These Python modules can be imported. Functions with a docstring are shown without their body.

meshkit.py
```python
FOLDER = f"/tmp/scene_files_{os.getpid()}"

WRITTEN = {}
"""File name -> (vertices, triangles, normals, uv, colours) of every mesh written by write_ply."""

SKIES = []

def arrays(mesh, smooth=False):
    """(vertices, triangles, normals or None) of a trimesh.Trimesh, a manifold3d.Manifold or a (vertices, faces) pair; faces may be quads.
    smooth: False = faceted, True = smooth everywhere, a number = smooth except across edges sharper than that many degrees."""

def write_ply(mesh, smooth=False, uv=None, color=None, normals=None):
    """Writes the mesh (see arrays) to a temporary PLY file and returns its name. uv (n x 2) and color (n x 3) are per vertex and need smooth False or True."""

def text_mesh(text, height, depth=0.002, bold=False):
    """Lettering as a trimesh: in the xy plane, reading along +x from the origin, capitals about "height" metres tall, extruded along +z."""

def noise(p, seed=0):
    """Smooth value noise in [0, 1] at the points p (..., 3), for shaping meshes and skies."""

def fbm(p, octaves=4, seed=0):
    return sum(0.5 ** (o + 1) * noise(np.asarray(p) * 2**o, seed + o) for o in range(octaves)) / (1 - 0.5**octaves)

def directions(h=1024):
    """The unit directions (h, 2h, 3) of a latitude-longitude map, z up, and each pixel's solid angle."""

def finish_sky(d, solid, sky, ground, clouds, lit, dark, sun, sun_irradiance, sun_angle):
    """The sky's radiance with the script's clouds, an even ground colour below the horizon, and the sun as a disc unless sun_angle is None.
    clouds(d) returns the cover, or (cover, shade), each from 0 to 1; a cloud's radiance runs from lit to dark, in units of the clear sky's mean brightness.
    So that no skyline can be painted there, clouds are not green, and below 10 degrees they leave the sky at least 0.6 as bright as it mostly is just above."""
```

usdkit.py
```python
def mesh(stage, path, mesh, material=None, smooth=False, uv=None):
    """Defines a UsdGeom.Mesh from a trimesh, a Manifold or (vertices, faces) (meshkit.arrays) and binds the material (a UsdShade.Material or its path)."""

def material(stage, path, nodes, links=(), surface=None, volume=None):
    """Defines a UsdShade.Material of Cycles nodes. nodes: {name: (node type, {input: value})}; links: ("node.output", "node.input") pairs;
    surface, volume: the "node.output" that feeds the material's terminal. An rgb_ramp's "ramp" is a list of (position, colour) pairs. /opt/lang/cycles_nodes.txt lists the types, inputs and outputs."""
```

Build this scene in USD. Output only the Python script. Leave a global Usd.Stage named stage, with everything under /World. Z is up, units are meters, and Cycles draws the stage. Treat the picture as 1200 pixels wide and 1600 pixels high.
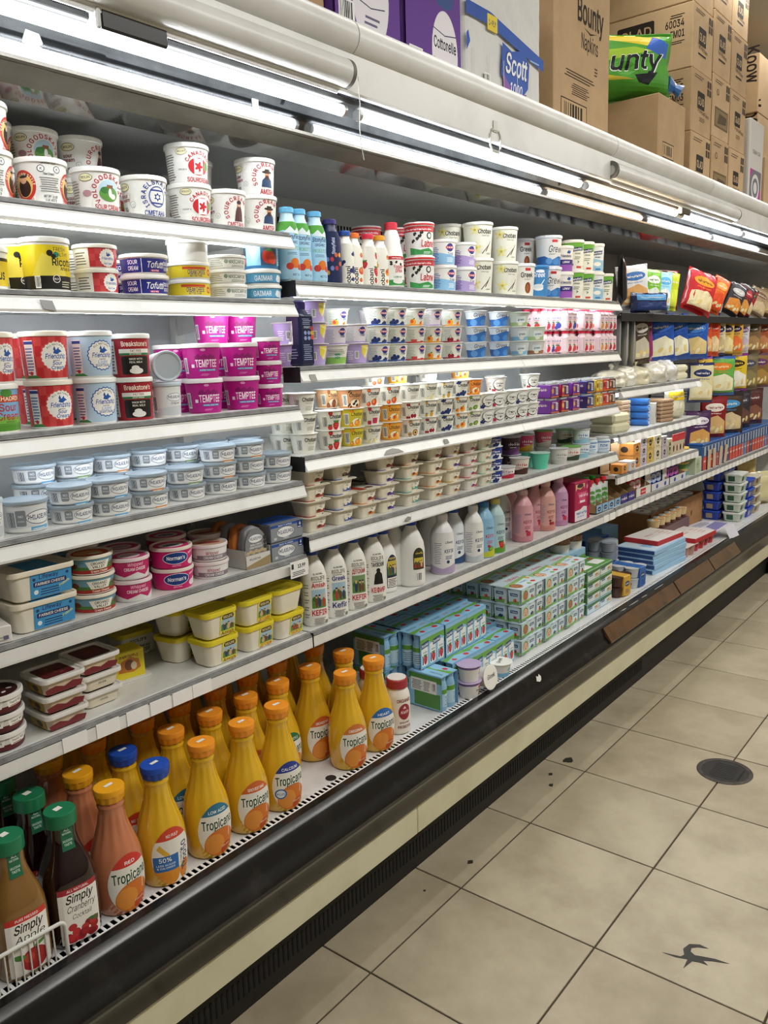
import math, random, functools, numpy as np, trimesh, usdkit, meshkit
from pxr import Usd, UsdGeom, UsdLux, UsdShade, Gf, Sdf, Vt
from shapely import affinity, union_all
from shapely.geometry import Polygon, Point, box as sbox
from PIL import ImageFont
ImageFont.truetype = functools.lru_cache(None)(ImageFont.truetype)
random.seed(7)
stage = Usd.Stage.CreateInMemory()
UsdGeom.SetStageUpAxis(stage, 'Z'); UsdGeom.SetStageMetersPerUnit(stage, 1.0)
UsdGeom.Xform.Define(stage, '/World'); UsdGeom.Scope.Define(stage, '/World/Looks')
# x runs along the refrigerated case, y into it, z up; the floor tiles are 45 cm
# ---------------------------------------------------------------- camera
cam = UsdGeom.Camera.Define(stage, '/World/camera')
cam.CreateHorizontalApertureAttr(36.0); cam.CreateVerticalApertureAttr(48.0)
cam.CreateFocalLengthAttr(36.0 * 1283.98 / 1200)
cam.CreateClippingRangeAttr(Gf.Vec2f(0.05, 200))
FWD, UPV, RGT = (0.76379, 0.61699, -0.18916), (0.16897, 0.09216, 0.98130), (0.62289, -0.78146, -0.03386)
cam.AddTransformOp().Set(Gf.Matrix4d(*RGT, 0, *UPV, 0, *[-c for c in FWD], 0, -1.489, -1.306, 1.669, 1))
cam.CreateExposureAttr(0.1)
# ---------------------------------------------------------------- store lights on the ceiling
def rect_light(name, x, y, z, w, h, power, color=(1.0, 0.985, 0.935)):
    l = UsdLux.RectLight.Define(stage, '/World/' + name)
    l.CreateWidthAttr(w); l.CreateHeightAttr(h); l.CreateIntensityAttr(power); l.CreateColorAttr(Gf.Vec3f(*color))
    l.AddTranslateOp().Set(Gf.Vec3d(x, y, z))
AISLE, ROW = 15.0, 21.0
for i in range(4):
    rect_light('aisle_lamp_%03d' % i, -.9 + 2.3 * i, -2.0, 3.60, 1.9, 0.5, AISLE)
for i in range(4):
    rect_light('case_row_lamp_%03d' % i, 1.2 + 1.97 * i, .165, 3.62, 1.96, 0.07, ROW)
TUBE, TUBE_WARM, SHELF_LAMP = 24.0, 17.0, 17.0
# ---------------------------------------------------------------- helpers
def lin(c):
    if isinstance(c, str):
        if len(c) == 4: c = '#' + ''.join(x * 2 for x in c[1:])
        c = [int(c[i:i + 2], 16) / 255 for i in (1, 3, 5)]
        c = [x / 12.92 if x <= 0.04045 else ((x + 0.055) / 1.055) ** 2.4 for x in c]
    return tuple(c)
taken = {}
def numbered(parent, name):
    k = (parent, name); n = taken.get(k, -1) + 1; taken[k] = n
    return parent + '/' + (name if n == 0 else '%s_%03d' % (name, n))
def path_of(p): return str(p.GetPath()) if hasattr(p, 'GetPath') else p
def tag(p, label=None, cat=None, group=None, kind=None):
    for k, v in (('label', label), ('category', cat), ('group', group), ('kind', kind)):
        if v: p.SetCustomDataByKey(k, v)
    return p
def thing(name, label=None, cat=None, loc=(0, 0, 0), rz=0, group=None, kind=None, rx=0, ry=0):
    x = UsdGeom.Xform.Define(stage, numbered('/World', name))
    x.AddTranslateOp().Set(Gf.Vec3d(*map(float, loc)))
    if rz or rx or ry: x.AddRotateXYZOp().Set(Gf.Vec3f(rx, ry, rz))
    return tag(x.GetPrim(), label, cat, group, kind)
_mats = {}
def mat(name, color, rough=0.45, metallic=0.0, coat=0.0, spec=0.5, noise=None, bump=None, trans=0.0, sss=0.0, emit=0.0):
    if name in _mats: return _mats[name]
    c = lin(color)
    nodes = {'p': ('principled_bsdf', dict(base_color=c, roughness=rough, metallic=metallic, coat_weight=coat, specular_ior_level=spec, transmission_weight=trans))}
    if emit: nodes['p'][1].update(emission_color=c, emission_strength=emit)
    links = []
    if noise:      # (scale, second colour, low, high): blotches that belong to the surface
        nodes['g'] = ('texture_coordinate', {})
        nodes['n'] = ('noise_texture', dict(scale=noise[0], detail=6.0, roughness=0.62))
        nodes['r'] = ('rgb_ramp', dict(ramp=[(0, c), (noise[2], c), (noise[3], lin(noise[1])), (1, lin(noise[1]))]))
        links += [('g.object', 'n.vector'), ('n.fac', 'r.fac'), ('r.color', 'p.base_color')]
    if bump:       # (scale, strength)
        nodes.setdefault('g', ('texture_coordinate', {}))
        nodes['bn'] = ('noise_texture', dict(scale=bump[0], detail=3.0))
        nodes['b'] = ('bump', dict(strength=bump[1], distance=0.002))
        links += [('g.object', 'bn.vector'), ('bn.fac', 'b.height'), ('b.normal', 'p.normal')]
    _mats[name] = usdkit.material(stage, '/World/Looks/' + name, nodes, links, surface='p.BSDF')
    return _mats[name]
def plastic(color, rough=0.32, coat=0.0):
    return mat('plastic_%s_%d%s' % (color[1:], rough * 100, '_c' if coat else ''), color, rough, coat=coat)
PRINT = usdkit.material(stage, '/World/Looks/print', {'a': ('attribute', {'attribute': 'printColor'}), 'p': ('principled_bsdf', {'roughness': 0.38})}, [('a.color', 'p.base_color')], surface='p.BSDF')
PRINT_MATT = usdkit.material(stage, '/World/Looks/print_matt', {'a': ('attribute', {'attribute': 'printColor'}), 'p': ('principled_bsdf', {'roughness': 0.7, 'specular_ior_level': 0.25})}, [('a.color', 'p.base_color')], surface='p.BSDF')
FOIL_PRINT = usdkit.material(stage, '/World/Looks/print_on_film', {'a': ('attribute', {'attribute': 'printColor'}), 'p': ('principled_bsdf', {'roughness': 0.5, 'specular_ior_level': 0.25})}, [('a.color', 'p.base_color')], surface='p.BSDF')
def emitter(name, color, strength):
    if name not in _mats:
        _mats[name] = usdkit.material(stage, '/World/Looks/' + name, {'e': ('emission', {'color': lin(color), 'strength': strength})}, surface='e.emission')
    return _mats[name]
def put(name, m, material, parent='/World', smooth=30, label=None, kind=None, cat=None, group=None):
    pr = usdkit.mesh(stage, numbered(path_of(parent), name), m, material, smooth=smooth).GetPrim()
    return tag(pr, label, cat, group, kind)
def put_print(name, tris, material, parent, normals=None):
    """tris: (points n x 3, faces, linear colour of each face); flat print of several colours as one mesh"""
    v, f, c = tris
    m = UsdGeom.Mesh.Define(stage, numbered(path_of(parent), name))
    m.CreatePointsAttr(Vt.Vec3fArray.FromNumpy(v.astype(np.float32)))
    m.CreateFaceVertexCountsAttr(Vt.IntArray.FromNumpy(np.full(len(f), 3, np.int32)))
    m.CreateFaceVertexIndicesAttr(Vt.IntArray.FromNumpy(f.astype(np.int32).ravel()))
    m.CreateSubdivisionSchemeAttr('none')
    UsdGeom.PrimvarsAPI(m).CreatePrimvar('printColor', Sdf.ValueTypeNames.Color3fArray, 'vertex').Set(Vt.Vec3fArray.FromNumpy(c.astype(np.float32)))
    if normals is not None:
        m.CreateNormalsAttr(Vt.Vec3fArray.FromNumpy(normals.astype(np.float32))); m.SetNormalsInterpolation('vertex')
    UsdShade.MaterialBindingAPI.Apply(m.GetPrim()).Bind(material)
    return m.GetPrim()
def join(*ms): return trimesh.util.concatenate([m for m in ms if m is not None])
def bx(x0, x1, y0, y1, z0, z1):
    m = trimesh.creation.box((x1 - x0, y1 - y0, z1 - z0)); m.apply_translation(((x0 + x1) / 2, (y0 + y1) / 2, (z0 + z1) / 2)); return m
def rbox(x0, x1, y0, y1, z0, z1, r=0.004):
    """box with chamfered edges"""
    import manifold3d
    r = min(r, (x1 - x0) / 3, (y1 - y0) / 3, (z1 - z0) / 3)
    pts = [(sx * (hx - a * r), sy * (hy - b * r), sz * (hz - c * r)) for hx, hy, hz in [((x1 - x0) / 2, (y1 - y0) / 2, (z1 - z0) / 2)]
           for sx in (-1, 1) for sy in (-1, 1) for sz in (-1, 1) for a, b, c in ((1, 1, 0), (1, 0, 1), (0, 1, 1))]
    m = trimesh.convex.convex_hull(np.array(pts)); m.apply_translation(((x0 + x1) / 2, (y0 + y1) / 2, (z0 + z1) / 2)); return m
def extr_x(prof, x0, x1):
    """a closed (y, z) outline swept along x"""
    p = Polygon(prof)
    if not p.exterior.is_ccw: p = Polygon(list(p.exterior.coords)[::-1])
    m = trimesh.creation.extrude_polygon(p, x1 - x0, engine='earcut')
    v = m.vertices.copy(); m.vertices = np.stack([v[:, 2] + x0, v[:, 0], v[:, 1]], 1); return m
def rod(a, b, r, sides=10):
    a, b = np.array(a, float), np.array(b, float)
    return trimesh.creation.cylinder(radius=r, segment=[a, b], sections=sides)
def sweep(points, r, sides=8):
    p = np.asarray(points, float); t = np.gradient(p, axis=0); t /= np.linalg.norm(t, axis=1, keepdims=True) + 1e-12
    a = np.cross(t, np.where(np.abs(t[:, 2:]) < 0.9, [0, 0, 1.0], [1.0, 0, 0])); a /= np.linalg.norm(a, axis=1, keepdims=True) + 1e-12
    b, ang = np.cross(t, a), np.arange(sides) * 2 * np.pi / sides
    rr = np.broadcast_to(r, (len(p),))
    v = p[:, None] + rr[:, None, None] * (np.cos(ang)[None, :, None] * a[:, None] + np.sin(ang)[None, :, None] * b[:, None])
    i, j = np.meshgrid(np.arange(len(p) - 1), np.arange(sides), indexing='ij')
    q = np.stack([i * sides + j, i * sides + (j + 1) % sides, (i + 1) * sides + (j + 1) % sides, (i + 1) * sides + j], -1).reshape(-1, 4)
    f = [q[:, [0, 1, 2]], q[:, [0, 2, 3]]]
    n = len(p) * sides
    vv = np.vstack([v.reshape(-1, 3), p[:1], p[-1:]])
    k = np.arange(sides)
    f += [np.stack([np.full(sides, n), (k + 1) % sides, k], 1), np.stack([np.full(sides, n + 1), (len(p) - 1) * sides + k, (len(p) - 1) * sides + (k + 1) % sides], 1)]
    m = trimesh.Trimesh(vv, np.vstack(f), process=False); return m
def lathe(prof, seg=40, power=2.0, sx=1.0, sy=1.0):
    """profile [(r, z)] turned about z; power > 2 squares the section (rounded square)"""
    prof = np.array(prof, float); a = np.arange(seg) * 2 * np.pi / seg
    if power != 2.0:                      # more points where the section turns its corners
        a = a + 0.0
    ca, sa = np.cos(a), np.sin(a)
    k = (np.abs(ca) ** power + np.abs(sa) ** power) ** (-1 / power)
    v = np.stack([prof[:, :1] * (k * ca)[None] * sx, prof[:, :1] * (k * sa)[None] * sy, np.repeat(prof[:, 1:], seg, 1)], -1).reshape(-1, 3)
    i, j = np.meshgrid(np.arange(len(prof) - 1), np.arange(seg), indexing='ij')
    A, B, Cc, D = i * seg + j, i * seg + (j + 1) % seg, (i + 1) * seg + (j + 1) % seg, (i + 1) * seg + j
    f = np.vstack([np.stack([A, B, Cc], -1).reshape(-1, 3), np.stack([A, Cc, D], -1).reshape(-1, 3)])
    m = trimesh.Trimesh(v, f, process=False); m.merge_vertices(); m.update_faces(m.nondegenerate_faces()); m.remove_unreferenced_vertices()
    return m
# ---------------------------------------------------------------- the room
X0, X1 = -2.6, 5.6
def setting(name, label, kind='structure', **k): return thing(name, label, None, kind=kind, **k)
M_TILE = []
for i, (a, b) in enumerate((('#aea38b', '#938871'), ('#a99d85', '#8e836c'), ('#b2a78f', '#978c75'))):
    M_TILE.append(mat('floor_tile_%d' % i, a, 0.38, noise=(3.2 + 0.5 * i, b, 0.38, 0.72), spec=0.4))
M_GROUT = mat('grout', '#3f3428', 0.9)
fl = setting('floor', 'beige square ceramic tile floor with dark grout lines')
put('grout_bed', bx(-4.5, 8.0, -3.6, 1.0, -0.06, -0.004), M_GROUT, fl, smooth=False)
rt = random.Random(3)
for i in range(-6, 14):
    for j in range(-7, 1):
        z = rt.uniform(-0.0004, 0.0004)
        g = 0.0028
        m = rbox(i * .45 + g, i * .45 + .45 - g, j * .45 - .45 + g + (.45), j * .45 + .45 - g, -0.012, z, 0.0012)
        put('tile', m, M_TILE[rt.randrange(3)], fl, smooth=False)
put('far_floor', bx(6.302, 8.0, -3.6, .9, -0.012, -0.0005), M_TILE[0], fl, smooth=False)
M_WALL = mat('wall_paint', '#a59c8c', 0.8)
put('wall_back', bx(-4.5, 8.0, 1.30, 1.40, -.06, 3.7), M_WALL, kind='structure', label='plain painted back wall above the refrigerated case')
put('wall_right', bx(8.0, 8.1, -3.6, 1.4, -.06, 3.7), M_WALL, kind='structure', label='plain painted wall at the far end of the aisle')
put('wall_left', bx(-4.6, -4.5, -3.6, 1.4, -.06, 3.7), mat('wall_left_paint', '#6e6759', 0.8), kind='structure', label='plain wall at the near end of the aisle')  # dark unseen wall added to block light from the open left side
put('wall_front', bx(-4.5, 8.0, -3.7, -3.6, -.06, 3.7), mat('wall_opposite', '#8c8478', 0.8), kind='structure', label='plain wall behind the camera')
put('ceiling', bx(-4.5, 8.0, -3.7, 1.4, 3.7, 3.8), mat('ceiling_paint', '#c9c4ba', 0.9), kind='structure', label='plain white store ceiling')
# ---------------------------------------------------------------- the refrigerated case
M_BLACK = mat('bumper_black', '#121212', 0.22, spec=0.5, noise=(9.0, '#2a2826', 0.55, 0.75), bump=(30, 0.08))
M_KICK = mat('kick_black', '#15120f', 0.6)
M_CREAM = mat('cream_enamel', '#dcd8ba', 0.42, noise=(5, '#d0cbaa', 0.4, 0.7))
M_WHITE = mat('white_enamel', '#dcdcd8', 0.35, noise=(14, '#c6c6c2', 0.5, 0.75))
M_DECK = mat('deck_enamel', '#d9dadb', 0.35, noise=(9, '#c4c4c2', 0.5, 0.75))
M_FASCIA = mat('shelf_fascia', '#e6e6e2', 0.35, noise=(11, '#d8d8d3', 0.5, 0.75))
M_LIP = mat('shelf_lip_grey', '#8d8d8b', 0.45, noise=(30, '#6f6e6c', 0.4, 0.7))
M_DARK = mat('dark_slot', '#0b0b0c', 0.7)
M_BACK = mat('back_panel_grey', '#ccd0d2', 0.45, noise=(3, '#b9bdbf', 0.4, 0.7))
M_MIRROR = mat('polished_steel', '#d4d4d4', 0.10, metallic=1.0, bump=(14, 0.05), noise=(6, '#a8a6a2', 0.45, 0.8))
M_BEIGE = mat('dirty_beige_metal', '#8b867c', 0.55, noise=(8, '#6f6a60', 0.35, 0.7))
M_ROLL = mat('grey_rail_metal', '#e6e6e3', 0.33, noise=(4, '#d0d0cb', 0.42, 0.75))
case = thing('refrigerated_case', 'long white open refrigerated dairy case with black front bumper', 'refrigerated case')
XC = (-2.6, 0.115, 2.24, 4.42, 5.6)
put('kick_plate', bx(X0, X1, .177, .20, 0.0, .165), M_KICK, case, smooth=False)
slots = [bx(x, x + .006, .1755, .1775, .045, .10) for x in np.arange(-1.2, 2.4, .018)]
put('kick_vent', join(*slots), mat('kick_slot', '#040404', 0.9), case, smooth=False, kind='stuff')
for a, b in ((X0, .415), (.418, 2.963), (2.966, 4.42), (4.424, X1)):
    put('cream_panel', rbox(a, b, .138, .17, .157, .262, .002), M_CREAM, case, smooth=False)
prof = [(.139, .492), (.120, .489), (.104, .477), (.096, .466), (.083, .436), (.074, .425), (.062, .412), (.058, .400), (.060, .388), (.068, .380), (.090, .352), (.108, .305), (.128, .262), (.142, .256), (.175, .256), (.175, .47), (.150, .486)]
for a, b in ((X0, 2.963), (2.966, X1)):
    put('bumper', extr_x(prof, a, b), M_BLACK, case, smooth=25, label='black rubber bumper')
put('deck_panel', bx(X0, X1, .168, .78, .4862, .488), M_DECK, case, smooth=False)
put('deck_edge', bx(X0, X1, .138, .1485, .4862, .4890), mat('grille_white', '#f2f2f0', 0.35), case, smooth=False)
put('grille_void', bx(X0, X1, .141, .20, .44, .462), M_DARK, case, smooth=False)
far = []
for k, x in enumerate(np.arange(-1.3, 5.5, .0168)):
    t = bx(x, x + .0066, .1475, .168, .4862, .4884)
    if k < 210: put('grille_bar', t, _mats['grille_white'], case, smooth=False)
    else: far.append(t)
put('grille_bars', join(*far), _mats['grille_white'], case, smooth=False, kind='stuff')
YB = .78
put('back_panel', bx(X0, X1, YB, YB + .03, .47, 2.25), M_BACK, case, smooth=False)
vs = []
for z0 in (2.02, 2.085):
    for x in np.arange(-.6, 1.6, .017):
        vs.append(bx(x, x + .0075, YB - .0012, YB + .001, z0, z0 + .05))
put('back_vent', join(*vs), M_DARK, case, smooth=False, kind='stuff')
for x in (XC[1], 1.325, XC[2], 3.42):
    put('shelf_standard', bx(x - .018, x + .018, YB - .022, YB, .49, 2.2), M_WHITE, case, smooth=False)
put('inner_ceiling', bx(X0, X1, .36, YB, 2.20, 2.215), mat('inner_ceiling_grey', '#b4b7b9', 0.5), case, smooth=False)
# canopy: steel strip, beige lip, mirror behind the tubes, lamp housing, rails
put('steel_strip', extr_x([(.364, 2.205), (.364, 2.190), (.302, 2.203), (.302, 2.215)], X0, X1), M_MIRROR, case, smooth=False)
put('beige_lip', extr_x([(.302, 2.216), (.302, 2.201), (.225, 2.213), (.216, 2.218), (.225, 2.232)], X0, X1), M_BEIGE, case, smooth=False)
M_LAMPM = mat('lamp_mirror_steel', '#c2c4c6', .06, metallic=1.0, bump=(9, .03), noise=(7, '#8f9194', .45, .75))
put('lamp_mirror', extr_x([(.222, 2.2135), (.229, 2.2135), (.229, 2.340), (.222, 2.340)], X0, X1), M_LAMPM, case, smooth=False)
put('ceiling_mirror', extr_x([(.104, 2.335), (.229, 2.335), (.229, 2.342), (.104, 2.342)], X0, X1), M_LAMPM, case, smooth=False)
put('lamp_batten', rbox(X0, X1, .124, .148, 2.286, 2.298, .002), mat('batten_grey', '#2b2b2a', .5), case, smooth=False)
put('front_rail', rbox(X0, X1, .100, .122, 2.300, 2.405, .005), M_ROLL, case, smooth=False)
put('top_panel', bx(X0, X1, .14, .95, 2.385, 2.405), M_WHITE, case, smooth=False)
put('case_back', bx(X0, X1, .90, .95, 0, 2.385), M_WHITE, case, smooth=False)
put('case_side', bx(X1, X1 + .04, .14, .95, 0.0, 2.405), M_WHITE, case, smooth=False)
for a, b in ((X0, .188), (.192, 1.735), (1.739, 2.9), (2.904, X1)):
    m = trimesh.creation.cylinder(radius=.043, height=b - a, sections=32); m.apply_transform(trimesh.transformations.rotation_matrix(np.pi / 2, [0, 1, 0])); m.apply_translation(((a + b) / 2, .118, 2.430))
    put('canopy_rail', m, M_ROLL, case, smooth=30)
def curtain(a, b, label):
    t = thing('night_curtain', label, 'night curtain roll', ((a + b) / 2, .100, 2.340))
    m = trimesh.creation.cylinder(radius=.033, height=b - a, sections=28); m.apply_transform(trimesh.transformations.rotation_matrix(np.pi / 2, [0, 1, 0]))
    put('roll', m, M_ROLL, t)
    for s, x in ((1, (b - a) / 2), (-1, -(b - a) / 2)):
        e = trimesh.creation.annulus(.020, .0335, .012, sections=28); e.apply_transform(trimesh.transformations.rotation_matrix(np.pi / 2, [0, 1, 0])); e.apply_translation((x, 0, 0))
        put('end_ring', e, mat('ring_grey', '#6d6c68', 0.5), t)
    put('bottom_bar', rbox(-(b - a) / 2 + .02, (b - a) / 2 - .02, .004, .014, -.047, -.028, .003), M_ROLL, t, smooth=False)
curtain(-1.9, .160, 'grey night curtain roll at top left, ending under the purple packs')
curtain(1.73, 3.36, 'grey night curtain roll below the cardboard boxes, open ring end showing')
# pull handle and the hanging strings of the night curtains
h = thing('curtain_handle', 'white plastic pull handle hanging below the canopy rail', 'handle', (.86, .098, 2.298))
hp = [(-.020, 0, .035), (-.030, 0, .020), (-.030, 0, -.012), (-.018, 0, -.026), (.018, 0, -.026), (.030, 0, -.012), (.030, 0, .020), (.020, 0, .035), (-.020, 0, .035)]
put('grip', sweep(hp, .0035), mat('handle_white', '#d8d7d0', 0.4), h)
put('strap', bx(-.012, .012, -.001, .001, .03, .062), _mats['handle_white'], h, smooth=False)
c1 = thing('pull_cord', 'thin white cord hanging from the end of the left curtain roll', 'cord', (.172, .07, 2.33))
put('cord', sweep([(0, 0, 0), (.004, .0, -.06), (.002, .003, -.11), (.010, .006, -.15), (.024, .01, -.185)], .0012, 6), _mats['handle_white'], c1)
c2 = thing('lamp_connector', 'black lamp connector box clipped over the upper tube at left', 'connector box', (-.44, .115, 2.29))
put('body', rbox(-.075, .075, -.012, .02, -.02, .018, .004), mat('connector_black', '#16171a', 0.35), c2, smooth=False)
put('end_clip', rbox(-.086, -.0745, -.014, .02, -.022, .02, .003), mat('connector_white', '#cfd0cf', 0.4), c2, smooth=False)
c3 = thing('lamp_connector', 'small dark lamp connector on the upper tube at far right', 'connector box', (2.62, .120, 2.285))
put('body', rbox(-.06, .06, -.012, .02, -.018, .016, .004), mat('connector_brown', '#4a3b2c', 0.4), c3, smooth=False)
put('end_clip', rbox(-.068, -.0595, -.014, .02, -.02, .018, .003), _mats['connector_white'], c3, smooth=False)
# ---------------------------------------------------------------- lamps of the case
def tube(x0, x1, y, z, r, strength, label, warm=False, caps=True, group=None):
    t = thing('fluorescent_tube', label, 'lamp', ((x0 + x1) / 2, y, z), group=group)
    L = x1 - x0
    def cyl(rr, a, b, m, n):
        c = trimesh.creation.cylinder(radius=rr, height=b - a, sections=16); c.apply_transform(trimesh.transformations.rotation_matrix(np.pi / 2, [0, 1, 0])); c.apply_translation(((a + b) / 2, 0, 0)); put(n, c, m, t)
    cyl(r, -L / 2 + .012, L / 2 - .012, emitter('tube_glow_%s_%d' % ('warm' if warm else 'cool', strength * 10), '#ffe3c0' if warm else '#f4f9ff', strength), 'glass')
    if caps:
        for s in (-1, 1): cyl(r * 1.06, min(s * L / 2, s * (L / 2 - .012)), max(s * L / 2, s * (L / 2 - .012)), mat('tube_cap', '#bdbdba', 0.3, metallic=0.6), 'end_cap')
names = ['leftmost', 'second from left', 'third from left', 'fourth from left', 'rightmost']
for k, (a, b) in enumerate(((-1.06, .193), (.240, 1.538), (1.575, 2.56), (2.62, 3.60), (3.64, 4.6))):
    tube(a, b, .136, 2.2685, .0130, TUBE_WARM if k in (2,) else TUBE, 'glowing white tube, %s of the canopy row' % names[k], k == 2)
# ---------------------------------------------------------------- shelves
YS = .266
Z = dict(A1=1.986, A2=1.816, A3=1.540, A4=1.334, A5=1.126, A6=.896, B1=1.868, B2=1.643, B3=1.400, B4=1.175, B5=.896, C2=1.467, C3=1.251, C4=1.056, C5=.900, D=.488)
FAS = .043
def tilt(z): return .0125 if z > 1.35 else .008 if z > 1.15 else .0006
def shelf(x0, x1, z, label, depth=.50, lamp=0.0, lamp_label='', clear=False, lampx=None):
    t = thing('shelf', label, 'shelf', (0, 0, 0))
    put('board', rbox(x0 + .003, x1 - .003, YS + .010, YS + depth, z - .018, z, .002), M_WHITE, t, smooth=False)
    lip = [(YS + .012, z), (YS + .012, z - .012), (YS - .001, z - .0125), (YS - .001, z - .010), (YS + .0015, z - .0095), (YS + .0015, z - .0075), (YS + .003, z - .0070), (YS + .003, z - .0050), (YS + .005, z - .0045), (YS + .005, z - .0020), (YS + .008, z)]
    put('lip', extr_x(lip, x0 + .001, x1 - .001), M_LIP, t, smooth=False, label='ribbed grey edge strip')
    fas = [(YS - .001, z - .011), (YS + .010, z - .012), (YS + .010, z - FAS), (YS - .0005 - tilt(z), z - FAS - .001), (YS - .001 - tilt(z), z - FAS + .004), (YS - .001, z - .017)]
    put('price_rail', extr_x(fas, x0 + .001, x1 - .001), M_FASCIA, t, smooth=False, label='white price rail')
    if lamp_label.endswith('left part') or 'left part' in label: put('end_cap', bx(x0 - .0005, x0 + .001, YS - .004, YS + .06, z - FAS, z - .002), M_DARK, t, smooth=False)
    for x in (x0 + .003, x1 - .007):
        put('bracket', extr_x([(YS + .03, z - .018), (YS + depth, z - .018), (YS + depth, z - .075), (YS + .25, z - .045)], x, x + .004), M_WHITE, t, smooth=False)
    if lamp:
        a, b = lampx or (x0 + .03, x1 - .03)
        tube(a, b, YS + .050, z - .033, .0085, lamp, lamp_label)
XL, XB, XM, XR, XE = -2.0, .113, 1.322, 2.235, 3.425
shelf(XL, XB, Z['A1'], 'left top white shelf carrying white sour cream tubs', lamp=SHELF_LAMP, lamp_label='thin lamp under the left top shelf')
shelf(XL, XB, Z['A2'], 'second left shelf carrying ricotta and dip tubs', lamp=SHELF_LAMP, lamp_label='thin lamp under the second left shelf')
shelf(XL, XB, Z['A3'], 'third left shelf carrying red and magenta tubs', lamp=SHELF_LAMP * .6, lamp_label='thin lamp under the third left shelf')
shelf(XL, XB, Z['A4'], 'fourth left shelf carrying silver lidded cream cheese tubs')
shelf(XL, XB, Z['A5'], 'fifth left shelf carrying farmer cheese and pink tubs')
shelf(XL, XB, Z['A6'], 'lowest left shelf carrying yellow lidded tubs above the juice')
nm = {'B1': 'top', 'B2': 'second', 'B3': 'third', 'B4': 'fourth', 'B5': 'lowest'}
wh = {'B1': ('tall bottles and large tubs', 'large yogurt tubs and white cartons'), 'B2': ('striped yogurt cups', 'pink drink bottles'), 'B3': ('fruit yogurt cups', 'purple dessert packs'), 'B4': ('stacked flip cups', 'mixed cups and jars'), 'B5': ('white kefir bottles', 'pink bottles and pouch boxes')}
for k in nm:
    for i, (a, b) in enumerate(((XB, XM), (XM, XR))):
        lamp = SHELF_LAMP if k in ('B1', 'B2') else 0
        shelf(a + (.002 if i == 0 and k != 'B5' else 0), b, Z[k], '%s middle shelf, %s part, carrying %s' % (nm[k], ('left', 'right')[i], wh[k][i]), lamp=lamp, lamp_label='thin lamp under the %s middle shelf, %s part' % (nm[k], ('left', 'right')[i]))
shelf(XR + .03, XE - .02, Z['C2'], 'short right shelf carrying bagged white cheese balls', depth=.46, lamp=SHELF_LAMP * .6, lamp_label='thin lamp under the short right shelf')
shelf(XR + .03, XE, Z['C3'], 'right shelf carrying cheese blocks with price tags along its rail', depth=.46, lamp=SHELF_LAMP * .8, lamp_label='thin lamp under the right cheese block shelf')
shelf(XR + .01, XE, Z['C4'], 'right shelf carrying small cartons and cardboard trays')
shelf(XR + .002, X1 - .01, Z['C5'], 'long lowest right shelf carrying pouch boxes and lunch packs')
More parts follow.
